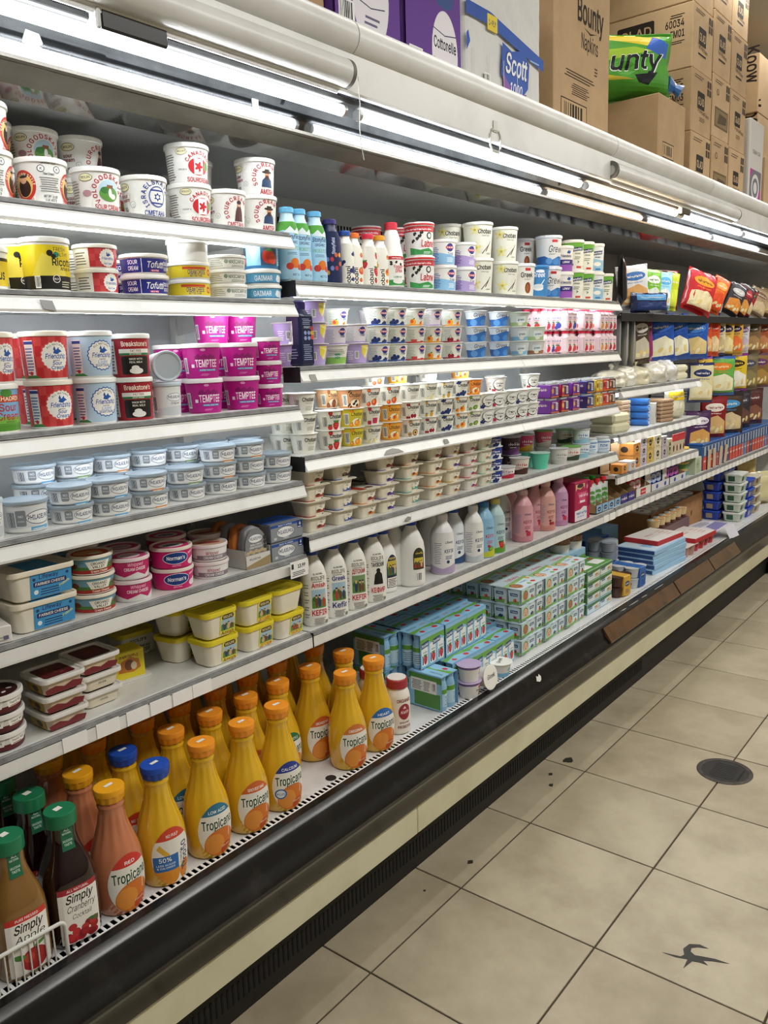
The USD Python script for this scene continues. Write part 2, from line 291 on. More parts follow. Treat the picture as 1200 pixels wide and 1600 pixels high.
# ---------------------------------------------------------------- flat print cut to shape and wrapped on its surface
import mapbox_earcut
@functools.lru_cache(None)
def textpoly(s, bold=True):
    if not s.strip(): return Polygon(), 0.3
    got, old, blank = [], trimesh.creation.extrude_polygon, trimesh.creation.box()
    trimesh.creation.extrude_polygon = lambda g, *a, **k: (got.append(g), blank)[1]
    try: meshkit.text_mesh(s, 1.0, 0.1, bold)
    finally: trimesh.creation.extrude_polygon = old
    g = union_all(got).simplify(0.018)
    return g, g.bounds[2] if not g.is_empty else 0.3
class Art:
    def __init__(s): s.L = []
    def add(s, p, col):
        if not p.is_empty: s.L.append((p, lin(col)))
        return s
    def rect(s, x0, x1, y0, y1, col, r=0):
        p = sbox(x0, y0, x1, y1)
        if r: p = p.buffer(-r).buffer(r, quad_segs=3)
        return s.add(p, col)
    def ell(s, x, y, rx, ry, col, rot=0, q=5):
        return s.add(affinity.translate(affinity.rotate(affinity.scale(Point(0, 0).buffer(1, quad_segs=q), rx, ry), rot), x, y), col)
    def poly(s, pts, col): return s.add(Polygon(pts).buffer(0), col)
    def text(s, t, x, y, h, col, bold=True, align='c', slant=0, rot=0, w=None, sx=1.0):
        g, tw = textpoly(t, bold)
        if g.is_empty: return s
        k = h * sx
        if w: k = w / tw
        g = affinity.scale(g, k, h, origin=(0, 0)); tw *= k
        if slant: g = affinity.skew(g, xs=slant, origin=(0, 0))
        g = affinity.translate(g, {'c': -tw / 2, 'l': 0, 'r': -tw}[align], 0)
        if rot: g = affinity.rotate(g, rot, origin=(0, 0))
        return s.add(affinity.translate(g, x, y), col)
    def arc(s, t, x, y, R, h, col, mid=90, bold=True, under=False, sx=0.95):
        ws = [textpoly(c, bold)[1] * h * sx + h * .12 for c in t]; tot = sum(ws)
        a = math.radians(mid) + (tot / 2 / R) * (1 if not under else -1)
        for c, w in zip(t, ws):
            a += -(w / 2 / R) if not under else (w / 2 / R)
            g = affinity.scale(textpoly(c, bold)[0], h * sx, h, origin=(0, 0)); g = affinity.translate(g, -w / 2, 0 if not under else -h)
            g = affinity.rotate(g, math.degrees(a) - 90 if not under else math.degrees(a) + 90, origin=(0, 0))
            s.add(affinity.translate(g, x + R * math.cos(a), y + R * math.sin(a)), col)
            a += -(w / 2 / R) if not under else (w / 2 / R)
        return s
    def glyphs(s, x, y, h, w, col, seed=1):
        r = random.Random(seed); k = x - w / 2
        while k < x + w / 2:
            q = h * r.uniform(.35, .6); s.rect(k, k + q * .35, y, y + h * r.choice((.7, 1)), col); s.rect(k, k + q, y + h * r.choice((0, .35)), y + h * r.choice((.5, .6)), col); k += q * 1.35
        return s
    def lines(s, x0, x1, y0, y1, n, col, seed=1):
        r = random.Random(seed); st = (y1 - y0) / n
        for i in range(n): s.rect(x0 + r.random() * (x1 - x0) * .1, x1 - r.random() * (x1 - x0) * .25, y0 + i * st, y0 + i * st + st * .42, col)
        return s
    def barcode(s, x0, x1, y0, y1, col='#222222', bg='#f4f4f2', seed=2):
        s.rect(x0, x1, y0, y1, bg); r = random.Random(seed); x = x0 + (x1 - x0) * .08
        while x < x1 - (x1 - x0) * .1:
            w = (x1 - x0) * r.choice((.03, .05, .08)); s.rect(x, x + w, y0 + (y1 - y0) * .1, y1 - (y1 - y0) * .08, col); x += w + (x1 - x0) * r.choice((.04, .06))
        return s
    def scallop(s, x, y, R, n, col, d=.05):
        a = np.linspace(0, 2 * np.pi, n * 6, endpoint=False); r = R * (1 + d * np.cos(n * a))
        return s.poly(np.stack([x + r * np.cos(a), y + r * np.sin(a)], 1), col)
    def fruit(s, kind, x, y, R):
        if kind == 'strawberry':
            s.poly([(x + R * 1.0 * math.sin(t) * (1 - .25 * math.cos(t)), y - R * 1.15 * math.cos(t) * (1.0 if math.cos(t) < 0 else 1.15)) for t in np.linspace(0, 2 * np.pi, 18)], '#c8202f')
            for k in range(5): s.ell(x + R * (k - 2) * .32, y + R * 1.12, R * .16, R * .42, '#2f7d32', rot=(2 - k) * 24, q=2)
            for k in range(5): s.ell(x + R * (-.4 + .4 * (k % 3)), y + R * (.3 - .5 * (k // 3)), R * .07, R * .1, '#f3d37a', q=2)
        elif kind == 'blueberry':
            for dx, dy, r in ((-.8, -.3, .62), (.2, -.45, .68), (.95, .1, .55), (-.1, .4, .5)): s.ell(x + dx * R, y + dy * R, r * R, r * R, '#27386f'); s.ell(x + dx * R, y + dy * R + .15 * R, r * R * .35, r * R * .3, '#16224d', q=3)
        elif kind in ('peach', 'orange', 'mango'):
            c = dict(peach='#d9542b', orange='#f0902a', mango='#f3a62b')[kind]
            s.ell(x, y, R, R * .95, c, q=6); s.ell(x - R * .25, y + R * .2, R * .45, R * .5, {'peach': '#f08a45', 'orange': '#f8b44f', 'mango': '#d84a2f'}[kind], q=4); s.ell(x + R * .35, y + R * .95, R * .4, R * .16, '#3f8a3a', rot=30, q=3)
        elif kind == 'cherry':
            for dx in (-.5, .5): s.ell(x + dx * R, y - .2 * R, R * .55, R * .6, '#9c1830')
            s.poly([(x - .5 * R, y + .3 * R), (x + .1 * R, y + 1.2 * R), (x + .2 * R, y + 1.2 * R), (x - .4 * R, y + .3 * R)], '#4b6b2c'); s.poly([(x + .5 * R, y + .3 * R), (x + .15 * R, y + 1.2 * R), (x + .25 * R, y + 1.2 * R), (x + .6 * R, y + .3 * R)], '#4b6b2c')
        elif kind == 'pineapple':
            s.ell(x, y - .3 * R, R * .6, R * .85, '#d9a52c')
            for k in range(7): s.poly([(x + (k - 3) * R * .12, y + .4 * R), (x + (k - 3) * R * .45, y + (1.5 - abs(k - 3) * .22) * R), (x + (k - 3) * R * .12 + R * .18, y + .4 * R)], '#2d4a2a')
        elif kind == 'lime':
            s.ell(x, y, R, R * .7, '#3d6a24', rot=20); s.ell(x + .1 * R, y, R * .75, R * .48, '#8fb846', rot=20)
        elif kind == 'vanilla':
            s.poly([(x - R, y - R), (x + .9 * R, y + R), (x + R, y + .9 * R), (x - .85 * R, y - R)], '#3a2a1a')
            for k in range(5): s.ell(x + R * .45 * math.cos(k * 1.257), y - .3 * R + R * .45 * math.sin(k * 1.257), R * .36, R * .2, '#f3e08a', rot=k * 72, q=3)
        elif kind == 'bean':
            for dx, dy in ((-.6, .1), (.5, -.3), (0, .8)): s.ell(x + dx * R, y + dy * R, R * .5, R * .36, '#4a2a16', rot=35, q=4); s.ell(x + dx * R, y + dy * R, R * .4, R * .05, '#24130a', rot=35, q=2)
        elif kind == 'melon':
            s.poly([(x + R * math.cos(t), y + R * math.sin(t)) for t in np.linspace(math.pi, 2 * math.pi, 12)], '#2f7a38'); s.poly([(x + R * .85 * math.cos(t), y + R * .85 * math.sin(t)) for t in np.linspace(math.pi, 2 * math.pi, 12)], '#e04a45')
        elif kind == 'raspberry':
            for k in range(9): s.ell(x + R * .55 * ((k % 3) - 1), y + R * .5 * ((k // 3) - 1), R * .36, R * .34, '#b31f45' if k % 2 else '#cf3a5c', q=3)
        elif kind == 'passion':
            s.ell(x, y, R, R, '#7b2a3a', q=6); s.ell(x, y, R * .75, R * .75, '#efc46a', q=5); s.ell(x, y, R * .4, R * .4, '#5a4a1e', q=4)
        elif kind == 'almond':
            s.poly([(x + R * .75 * math.sin(t), y - R * 1.3 * math.cos(t) * (1 if math.cos(t) < 0 else .9)) for t in np.linspace(0, 2 * np.pi, 16)], '#8a4a24'); s.ell(x - .1 * R, y, R * .35, R * .8, '#a8633a', q=4)
        return s
    def picture(s, x0, x1, y0, y1, seed=0, sky='#a9c9dd', land='#5c8f3f', figs=('#6b4a35', '#33406b', '#b8413a', '#d8b58c')):
        """a small printed scene: sky, field and a few people in it"""
        r = random.Random(seed); w, h = x1 - x0, y1 - y0
        s.rect(x0, x1, y0, y1, sky); s.rect(x0, x1, y0, y0 + h * .45, land)
        s.ell(x0 + w * .3, y0 + h * .5, w * .28, h * .16, '#3f6f33', q=4)
        for k in range(3):
            fx = x0 + w * (.25 + .26 * k + .06 * r.random()); c = r.choice(figs)
            s.ell(fx, y0 + h * .3, w * .11, h * .26, c, q=4); s.ell(fx, y0 + h * .62, w * .07, h * .085, '#e0b493', q=4); s.ell(fx, y0 + h * .69, w * .085, h * .045, r.choice(('#3a2a1c', '#d9b765', '#22252c')), q=3)
        return s
    def face(s, x, y, R, skin='#d8a07c', hair='#3a281c'):
        s.ell(x, y + .1 * R, R, R * 1.05, hair); s.ell(x, y, R * .86, R, skin)
        for d in (-1, 1): s.ell(x + d * .34 * R, y + .1 * R, R * .1, R * .1, '#2a1d16', q=2)
        s.ell(x, y - .45 * R, R * .3, R * .12, '#9c4038', q=3); s.ell(x, y - .12 * R, R * .1, R * .12, '#c08462', q=2); return s
    def flat(s):
        out, cover = [], None
        for p, c in reversed(s.L):
            q = p if cover is None else p.difference(cover)
            if not q.is_empty: out.append((q, c))
            cover = p if cover is None else cover.union(p)
        return out
def _cut(p, us, vs):
    x0, y0, x1, y1 = p.bounds
    uu = [x0 - 1] + [u for u in us if x0 < u < x1] + [x1 + 1]; vv = [y0 - 1] + [u for u in vs if y0 < u < y1] + [y1 + 1]
    for a, b in zip(uu[:-1], uu[1:]):
        q = p if len(uu) == 2 else p.intersection(sbox(a, y0 - 1, b, y1 + 1))
        for c, d in zip(vv[:-1], vv[1:]):
            t = q if len(vv) == 2 else q.intersection(sbox(a, c, b, d))
            for g in getattr(t, 'geoms', [t]):
                if g.geom_type == 'Polygon' and g.area > 2e-9: yield g
def _tri(art, us=(), vs=()):
    V, F, Cc, n = [], [], [], 0
    for p, c in art.flat():
        for g in _cut(p, us, vs):
            rings = [np.array(g.exterior.coords)[:-1, :2]] + [np.array(i.coords)[:-1, :2] for i in g.interiors]
            v = np.vstack(rings); e = np.cumsum([len(r) for r in rings]).astype(np.uint32)
            f = np.array(mapbox_earcut.triangulate_float64(v, e)).reshape(-1, 3)
            if not len(f): continue
            a, b, d = v[f[:, 0]], v[f[:, 1]], v[f[:, 2]]
            cr = (b[:, 0] - a[:, 0]) * (d[:, 1] - a[:, 1]) - (b[:, 1] - a[:, 1]) * (d[:, 0] - a[:, 0])
            f[cr < 0] = f[cr < 0][:, ::-1]
            use, f = np.unique(f, return_inverse=True); v, f = v[use], f.reshape(-1, 3)
            V.append(v); F.append(f + n); Cc.append(np.tile(c, (len(v), 1))); n += len(v)
    if not V: return None
    return np.vstack(V), np.vstack(F), np.vstack(Cc)
def wrap(art, prof, r0, parent, name='label', e=.0006, step=12, power=2.0, material=None, turn=0, sx=1.0, sy=1.0):
    """print around a turned body: u is the arc length at radius r0 from its front (-y), v the height"""
    prof = np.array(prof, float); prof = prof[np.argsort(prof[:, 1], kind='stable')]
    d = math.radians(step) * r0
    t = _tri(art, np.arange(-60, 61) * d + d * .5, prof[:, 1])
    if t is None: return
    v, f, c = t; a = v[:, 0] / r0 - math.pi / 2 + math.radians(turn)
    R = np.interp(v[:, 1], prof[:, 1], prof[:, 0])
    k = (np.abs(np.cos(a)) ** power + np.abs(np.sin(a)) ** power) ** (-1 / power)
    P = np.stack([(R * k * sx + e) * np.cos(a), (R * k * sy + e) * np.sin(a), v[:, 1]], 1)
    N = np.stack([np.cos(a) / sx, np.sin(a) / sy, 0 * a], 1) if power == 2 else None
    if N is not None: N /= np.linalg.norm(N, axis=1, keepdims=True)
    return put_print(name, (P, f, c), material or PRINT, parent, N)
def panel(art, O, U, V, parent, name='label', material=None, e=.0006):
    """print on a flat face: O the origin, U and V the directions of its width and height"""
    t = _tri(art)
    if t is None: return
    v, f, c = t; O, U, V = (np.array(x, float) for x in (O, U, V)); N = np.cross(U, V); N /= np.linalg.norm(N)
    P = O + v[:, :1] * U + v[:, 1:] * V + N * e
    return put_print(name, (P, f, c), material or PRINT, parent, np.tile(N, (len(P), 1)))
def rloft(secs, q=4):
    """rounded rectangles (width, depth, corner radius, z[, x shift, y shift]) lofted one above the other"""
    rows = []
    for s in secs:
        w, d, r, z = s[:4]; ox, oy = (s[4:6] if len(s) > 4 else (0, 0)); r = max(min(r, w / 2 - 1e-5, d / 2 - 1e-5), 1e-5)
        pts = []
        for k, (cx, cy) in enumerate(((w / 2 - r, d / 2 - r), (-w / 2 + r, d / 2 - r), (-w / 2 + r, -d / 2 + r), (w / 2 - r, -d / 2 + r))):
            for i in range(q + 1):
                t = math.pi / 2 * (k + i / q); pts.append((cx + r * math.cos(t) + ox, cy + r * math.sin(t) + oy, z))
        rows.append(pts)
    n = len(rows[0]); v = np.array(rows).reshape(-1, 3); f = []
    for i in range(len(rows) - 1):
        for j in range(n):
            a, b, c, d = i * n + j, i * n + (j + 1) % n, (i + 1) * n + (j + 1) % n, (i + 1) * n + j
            f += [(a, b, c), (a, c, d)]
    v = np.vstack([v, v[:n].mean(0), v[-n:].mean(0)])
    L = (len(rows) - 1) * n
    f += [(len(v) - 2, (j + 1) % n, j) for j in range(n)] + [(len(v) - 1, L + j, L + (j + 1) % n) for j in range(n)]
    return trimesh.Trimesh(v, np.array(f), process=False)
# ---------------------------------------------------------------- the kinds of packages
WHITE = '#f1f0ea'
def round_tub(t, rb, rt, H, body=WHITE, lid=WHITE, art=None, lidh=.011, lidr=None, top=None, seg=40, rough=.33, clear_lid=False, foil=False):
    """tapered tub with a snap lid (or a thin foil lid); art is wrapped on its wall"""
    lidr = lidr or rt + .0025; hb = H - (lidh * .55 if not foil else .002)
    wall = [(rb, .0015), (rb * 1.01, .004), (rt, hb)]
    prof = [(1e-4, .002), (rb * .86, .002), (rb * .9, 0), (rb * .98, 0), (rb, .0015), (rb * 1.01, .004), (rt, hb), (1e-4, hb)]
    put('tub', lathe(prof, seg), plastic(body, rough), t)
    if foil:
        lp = [(1e-4, H - .0035), (rt + .001, H - .0035), (lidr, H - .0026), (lidr + .0005, H - .0012), (lidr - .001, H - .0006), (rt - .003, H - .0002), (1e-4, H)]
    else:
        lp = [(1e-4, H - lidh * .9), (lidr - .001, H - lidh), (lidr, H - lidh + .001), (lidr, H - .003), (lidr - .0012, H - .0004), (lidr - .003, H), (lidr - .006, H - .0012), (rt * .85, H - .0032), (1e-4, H - .0032)]
    put('lid', lathe(lp, seg), plastic(lid, .3), t, label=None)
    if art: wrap(art, wall, (rb + rt) / 2, t)
    if top:
        top_art = top; z = H + .0002 if foil else H - .0032
        panel(top_art, (0, 0, z), (1, 0, 0), (0, 1, 0), t, 'lid_print')
def rect_tub(t, w, d, H, body=WHITE, lid='#f2f0e8', art=None, side=None, top=None, taper=.86, r=.018, lidh=.011, rim=.004, rough=.33):
    put('tub', rloft([(w * taper * .9, d * taper * .9, r * .8, 0), (w * taper, d * taper, r, .003), (w, d, r, H - lidh * .6), (w * .98, d * .98, r, H - lidh * .5)]), plastic(body, rough), t, smooth=40)
    W, D = w + 2 * rim, d + 2 * rim
    put('lid', rloft([(W - .002, D - .002, r, H - lidh), (W, D, r + .002, H - lidh + .001), (W, D, r + .002, H - .003), (W - .003, D - .003, r, H), (W - .012, D - .012, r * .8, H - .0004), (W - .016, D - .016, r * .7, H - .003)]), plastic(lid, .3), t, smooth=40)
    s = (d / 2 - d * taper / 2) / (H - lidh * .6 - .003)
    if art: panel(art, (0, -d * taper / 2 + s * .003 - .0004, 0), (1, 0, 0), (0, -s, 1), t)
    if side:
        s2 = (w / 2 - w * taper / 2) / (H - lidh * .6 - .003)
        panel(side, (-w * taper / 2 + s2 * .003 - .0004, 0, 0), (0, -1, 0), (-s2, 0, 1), t, 'side_label')
    if top: panel(top, (0, 0, H - .0028), (1, 0, 0), (0, 1, 0), t, 'lid_print')
def bottle(t, prof, cap=None, body=WHITE, rough=.3, art=None, r0=None, power=2.0, seg=40, coat=0, capmat=None, bodymat=None, sx=1, sy=1, step=12, ridges=0):
    put('bottle', lathe([(1e-4, prof[0][1])] + list(prof) + [(1e-4, prof[-1][1])], seg, power, sx, sy), bodymat or plastic(body, rough, coat), t, smooth=50)
    if cap:
        r, z0, z1, col = cap
        cp = [(1e-4, z0), (r, z0), (r, z1 - .003), (r - .0015, z1 - .0006), (r - .004, z1), (1e-4, z1)]
        m = lathe(cp, seg)
        if ridges:
            v = m.vertices.copy(); a = np.arctan2(v[:, 1], v[:, 0]); rr = np.hypot(v[:, 0], v[:, 1]); k = (rr > r * .99)
            v[k, :2] *= (1 + .02 * np.sign(np.sin(a[k] * ridges)))[:, None]; m.vertices = v
        put('cap', m, capmat or plastic(col, .35), t, smooth=30)
    if art: wrap(art, prof, r0 or max(p[0] for p in prof), t, power=power, step=step, sx=sx, sy=sy)
def carton(t, w, d, h, color, front=None, left=None, top=None, material=None, r=.002, name='carton'):
    put(name, rbox(-w / 2, w / 2, -d / 2, d / 2, 0, h, r), material or mat('card_' + color[1:], color, .5), t, smooth=False)
    if front: panel(front, (0, -d / 2, 0), (1, 0, 0), (0, 0, 1), t, 'front_print')
    if left: panel(left, (-w / 2, 0, 0), (0, -1, 0), (0, 0, 1), t, 'side_print')
    if top: panel(top, (0, 0, h), (1, 0, 0), (0, 1, 0), t, 'top_print')
KINDS = {}      # kind -> (object name, category, what it looks like, build, height to the next one stacked on it, radius or half depth)
def kind(key, name, category, look, H, r):
    def deco(fn): KINDS[key] = (name, category, look, fn, H, r); return fn
    return deco
def K(key, name, category, look, H, r, fn): KINDS[key] = (name, category, look, fn, H, r)
def biolife(a, x, y, w):
    a.ell(x, y, w / 2, w * .3, '#6a6a2c', q=6); a.ell(x, y, w * .46, w * .26, '#e9e2b8', q=6); a.text('BIOLIFE', x, y - w * .06, w * .15, '#3a3a1c', w=w * .72)
# --- top left shelf: white sour cream tubs
def sour(draw):
    def fn(t):
        a = Art(); draw(a); a.L = [(affinity.scale(g, 1.17, 1.12, origin=(.008, .032)), c) for g, c in a.L]; round_tub(t, .0435, .0500, .088, art=a)
    return fn
def s_side(a, off=-.052):
    biolife(a, off, .060, .026); a.text('sour', off - .002, .041, .0065, '#7a1f2a', align='c'); a.text('cream', off - .002, .033, .0065, '#7a1f2a', align='c'); a.barcode(off - .010, off + .006, .010, .024); a.text('U', off + .018, .024, .006, '#8a8a86'); a.ell(off + .018, .027, .0055, .0055, '#8a8a86'); a.ell(off + .018, .027, .0048, .0048, WHITE); a.text('U', off + .018, .0245, .0048, '#8a8a86')
def d_farm(a):
    for x in (-.040, .046):
        a.ell(x, .034, .022, .026, '#c63a2b', q=7); a.ell(x, .034, .0165, .020, '#f2c46a', q=6); a.ell(x, .030, .013, .015, '#3a2420', q=5); a.ell(x, .044, .007, .007, '#e0b493', q=4); a.ell(x, .050, .010, .0035, '#2a1a18', q=4); a.arc('CANADIAN STYLE', x, .034, .0172, .0042, '#fff3d0')
        a.text('CANADIAN STYLE', x, .0095, .0035, '#c22a35', w=.032); a.text('SOUR CREAM', x, .0035, .0045, '#c22a35', w=.034)
    for x in (-.008, .018): a.ell(x, .062, .006, .006, '#55554f', q=4); a.ell(x, .062, .0048, .0048, WHITE, q=4); a.text('K', x, .0597, .0045, '#55554f')
    a.text('Canadian Style', .004, .0705, .004, '#333333', w=.024); a.text('Sour Cream', .004, .052, .004, '#333333', w=.018)
    a.lines(-.012, .022, .024, .050, 7, '#8a8a86', 4); a.text('NET WT. 16 OZ', .005, .014, .004, '#444444', w=.024); a.text('1 LB. 453 G', .005, .008, .0038, '#444444', w=.020)
K('sour_farm', 'sour_cream_tub', 'tub', 'white tub with red arched farmer emblems', .088, .0525, sour(d_farm))
def d_vol(a):
    a.lines(-.062, -.040, .012, .060, 10, '#9a9a96', 5); biolife(a, -.026, .062, .024); a.ell(-.026, .034, .008, .006, '#b98f98', q=4)
    a.arc('VOLOGODSKAYA', .014, .038, .0235, .0078, '#b3202f', mid=112); a.ell(.014, .040, .019, .0195, '#bcd7e2', q=7); a.ell(.014, .034, .0185, .0135, '#5f9440', q=6); a.ell(.006, .040, .008, .006, '#3d7a34', q=5); a.ell(.016, .036, .0035, .008, '#f6f4ee', q=4); a.rect(.010, .022, .044, .050, '#8b5a3a'); a.ell(.022, .030, .006, .005, '#f1efe8', q=4)
    a.text('SOUR CREAM', .012, .006, .0085, '#b3202f', w=.052)
K('sour_landscape', 'sour_cream_tub', 'tub', 'white tub with red lettering around green landscape', .088, .0525, sour(d_vol))
def d_isr(a):
    s_side(a, -.047); a.arc('ISRAELSKAYA', .020, .042, .0235, .0085, '#2b3f8a', mid=120); a.ell(.020, .042, .018, .020, '#5a6aa8', q=7); a.ell(.020, .042, .0155, .0175, '#e6e4dc', q=6)
    a.rect(.006, .034, .052, .055, '#2b3f8a'); a.rect(.006, .034, .028, .031, '#2b3f8a')
    for r in (0, 60): a.poly([(.020 + .0085 * math.cos(math.radians(90 + r + k * 120)), .0415 + .0085 * math.sin(math.radians(90 + r + k * 120))) for k in range(3)], '#2b3f8a')
    a.ell(.020, .0415, .0035, .0035, '#e6e4dc', q=3); a.text('СМЕТАНА', .016, .006, .0095, '#2b3f8a', w=.048)
K('sour_star', 'sour_cream_tub', 'tub', 'white tub with blue lettering and star emblem', .088, .0525, sour(d_isr))
def d_can(a):
    a.lines(-.060, -.030, .010, .062, 11, '#7c7c78', 6); biolife(a, -.016, .064, .022); a.text('GRADE A', -.016, .028, .003, '#8a8a86')
    a.arc('CANADIAN', .020, .034, .0255, .0072, '#c0222e', mid=95); a.ell(.018, .036, .022, .017, '#c8202b', q=7); a.rect(.0075, .0285, .0205, .0515, '#f4f2ec'); a.scallop(.018, .036, .0075, 5, '#c8202b', .35); a.rect(.0172, .0188, .024, .032, '#c8202b'); a.ell(.037, .038, .006, .009, '#6d9a48', q=4)
    a.text('SOURCREAM', .020, .006, .0085, '#c0222e', w=.056)
K('sour_maple', 'sour_cream_tub', 'tub', 'white tub with red maple leaf flag', .088, .0525, sour(d_can))
def d_fig(a):
    s_side(a, -.042); a.arc('SOURCREAM', .022, .036, .024, .0082, '#b3202f', mid=125); a.poly([(.012, .016), (.034, .016), (.032, .036), (.027, .050), (.020, .050), (.015, .036)], '#5a3436'); a.ell(.0235, .052, .0055, .0065, '#d8a888', q=4); a.ell(.0235, .055, .006, .004, '#3a2222', q=4); a.text('СМЕТАНА', .018, .0055, .0085, '#b3202f', w=.046)
K('sour_figure', 'sour_cream_tub', 'tub', 'white tub with red lettering and dark figure', .088, .0525, sour(d_fig))
def d_ami(a):
    s_side(a, -.046); a.arc('SOURCREAM', .022, .038, .026, .0085, '#b3202f', mid=128); a.poly([(.008, .020), (.036, .020), (.034, .034), (.027, .041), (.017, .041), (.010, .034)], '#2d4668'); a.ell(.022, .045, .006, .0075, '#c98f6a', q=5); a.ell(.022, .040, .005, .005, '#4a2c1c', q=4); a.ell(.022, .0515, .012, .003, '#3a2a1e', q=4); a.rect(.016, .028, .052, .0575, '#3a2a1e'); a.text('AMISH', .022, .005, .0105, '#b3202f', w=.036)
K('sour_hat', 'sour_cream_tub', 'tub', 'white tub with red lettering and hatted man', .088, .0525, sour(d_ami))
# --- second left shelf
def _ric(t):
    a = Art(); a.rect(-.155, .155, .004, .090, '#e8cf1c'); a.rect(-.155, .155, .004, .030, '#1d1b18')
    a.poly([(-.045, .030), (-.020, .075), (.020, .050), (.030, .030)], '#efdc5a'); a.ell(-.006, .074, .006, .006, '#1d1b18', q=4); a.ell(.006, .071, .0055, .006, '#38a088', q=4); a.ell(.001, .068, .005, .004, '#1d1b18', q=3)
    a.text('FRESH', .014, .078, .0075, '#1d1b18', False, w=.026); a.text('HEALTHY', .016, .068, .0075, '#1d1b18', False, w=.036); a.text('Ricotta', .022, .050, .014, '#1d1b18', w=.052); a.text('Whole Milk', .030, .041, .0065, '#1d1b18', w=.034, slant=10)
    a.ell(.004, .024, .008, .008, '#e9e6dc', q=5); a.ell(.004, .024, .0065, .0065, '#1d1b18', q=5); a.text('RICH', .004, .022, .0035, '#e9e6dc'); a.barcode(-.040, -.028, .006, .030); a.lines(.014, .040, .008, .022, 3, '#c9c4a8', 3)
    round_tub(t, .0430, .0480, .106, art=a)
K('ricotta', 'ricotta_tub', 'tub', 'tall yellow and black ricotta tub', .106, .050, _ric)
def _hum(t):
    a = Art(); a.rect(-.15, .15, .006, .052, '#e7c92a'); a.text('Hummus', .006, .018, .018, '#1d1b18', w=.064); a.rect(-.15, .15, .052, .058, '#2a2620'); round_tub(t, .044, .048, .080, art=a)
K('hummus', 'dip_tub', 'tub', 'yellow banded dip tub with black lettering', .080, .050, _hum)
def friendship(a, cy, R, light, H):
    body = '#b9d3e6' if light else '#c22d33'
    a.rect(-.15, .15, .004, H - .008, body)
    if not light:
        for i in range(-9, 10):
            for j in range(4):
                if (i + j) % 2: a.rect(i * .0135, i * .0135 + .0135, .004 + j * (H - .012) / 4, .004 + (j + 1) * (H - .012) / 4, '#d04a48')
    a.scallop(.014, cy, R, 22, '#2a5aa8' if light else '#d85a50', .035); a.scallop(.014, cy, R * .93, 22, '#f5f3ec', .035)
    k = R / .03
    if R > .025: a.arc('ALL NATURAL', .014, cy, R * .72, R * .12, '#56524c')
    a.poly([(.014 + x * k, cy + y * k) for x, y in ((-.012, .016), (-.004, .012), (-.006, .006), (.002, .004), (.008, .008), (.013, .009), (.009, .012), (.006, .014), (.006, .018), (.000, .012), (-.003, .020), (-.006, .013))], '#1f57a6')
    a.text('Friendship', .014, cy - .004 * k, .0092 * k, '#1f57a6', w=.044 * k, slant=8); a.text('DAIRIES', .014, cy - .009 * k, .0026 * k, '#56524c')
    if light: a.text('Light', .014, cy - .0165 * k, .007 * k, '#8fb2d8', slant=8); a.text('SOUR CREAM', .014, cy - .0225 * k, .0048 * k, '#1f57a6', w=.032 * k)
    else: a.text('Sour', .015, cy - .0160 * k, .0068 * k, '#1f57a6', slant=8); a.text('Cream', .016, cy - .0245 * k, .0068 * k, '#1f57a6', slant=8)
    a.rect(-.050, -.030, .010, H - .018, '#e8e6e2'); a.lines(-.049, -.031, .014, H - .030, 9, '#5a74a8', 8); a.rect(-.050, -.030, H - .026, H - .020, '#2b3f8a'); a.ell(-.040, .014, .004, .004, '#c22d33', q=3)
    if H > .08: a.poly([(-.058, .004), (-.020, .004), (-.030, .010), (-.050, .009)], '#3d8a4a')
def _f8(t):
    a = Art(); a.rect(-.15, .15, .003, .042, '#f0eee8'); a.rect(-.022, .15, .003, .042, '#c2343a'); friendship(Art(), 0, .02, False, .05)
    for i in range(0, 6):
        for j in range(3):
            if (i + j) % 2: a.rect(-.022 + i * .013, -.009 + i * .013, .003 + j * .013, .016 + j * .013, '#cf4c4c')
    a.lines(-.060, -.028, .008, .036, 5, '#7a7670', 4); a.scallop(.018, .022, .0185, 18, '#f5f3ec', .04); a.poly([(.018 + x * .62, .022 + y * .62) for x, y in ((-.012, .016), (-.004, .012), (-.006, .006), (.002, .004), (.008, .008), (.013, .009), (.006, .014), (.006, .018), (.000, .012), (-.003, .020), (-.006, .013))], '#1f57a6')
    a.text('Friendship', .018, .018, .0055, '#1f57a6', w=.028, slant=8); a.text('Sour Cream', .018, .0085, .0040, '#1f57a6', w=.020, slant=8)
    round_tub(t, .041, .0445, .0505, art=a, lidh=.009, lid='#e9e5da')
K('friend_small', 'sour_cream_tub', 'tub', 'small red checked tub with blue bird', .0505, .047, _f8)
def _tof(body, sub, key):
    def fn(t):
        a = Art(); dark = body != '#e7cf2e'; tc = '#f4f2ee' if dark else '#2b2f86'
        a.rect(-.17, .17, .004, .034, body)
        if dark:
            a.text('SOUR', -.040, .022, .0085, tc, w=.024); a.text('CREAM', -.040, .009, .0085, tc, w=.026); a.rect(-.020, -.0185, .004, .034, '#f4f2ee'); a.text('Tofutti', .012, .014, .0135, tc, w=.044, slant=14); a.rect(.000, .022, .0055, .010, '#d03a6a'); a.text('MILK FREE', .011, .0062, .003, '#ffffff', w=.018); a.text('SOUR CREAM', .052, .020, .0075, tc, w=.030); a.text('SOUR CREAM', .052, .009, .0075, tc, w=.030)
        else:
            a.rect(-.030, .030, .022, .028, '#d0502a'); a.text(sub[0], .004, .011, .010, tc, w=.044); a.text(sub[1], .002, .0055, .0045, '#2b2f86', w=.030); a.ell(.042, .016, .008, .008, '#d0502a', q=4); a.text('NO', .042, .013, .006, '#ffe86a')
        round_tub(t, .0480, .0520 if dark else .0480, .0450 if dark else .040, art=a, lidh=.009)
    return fn
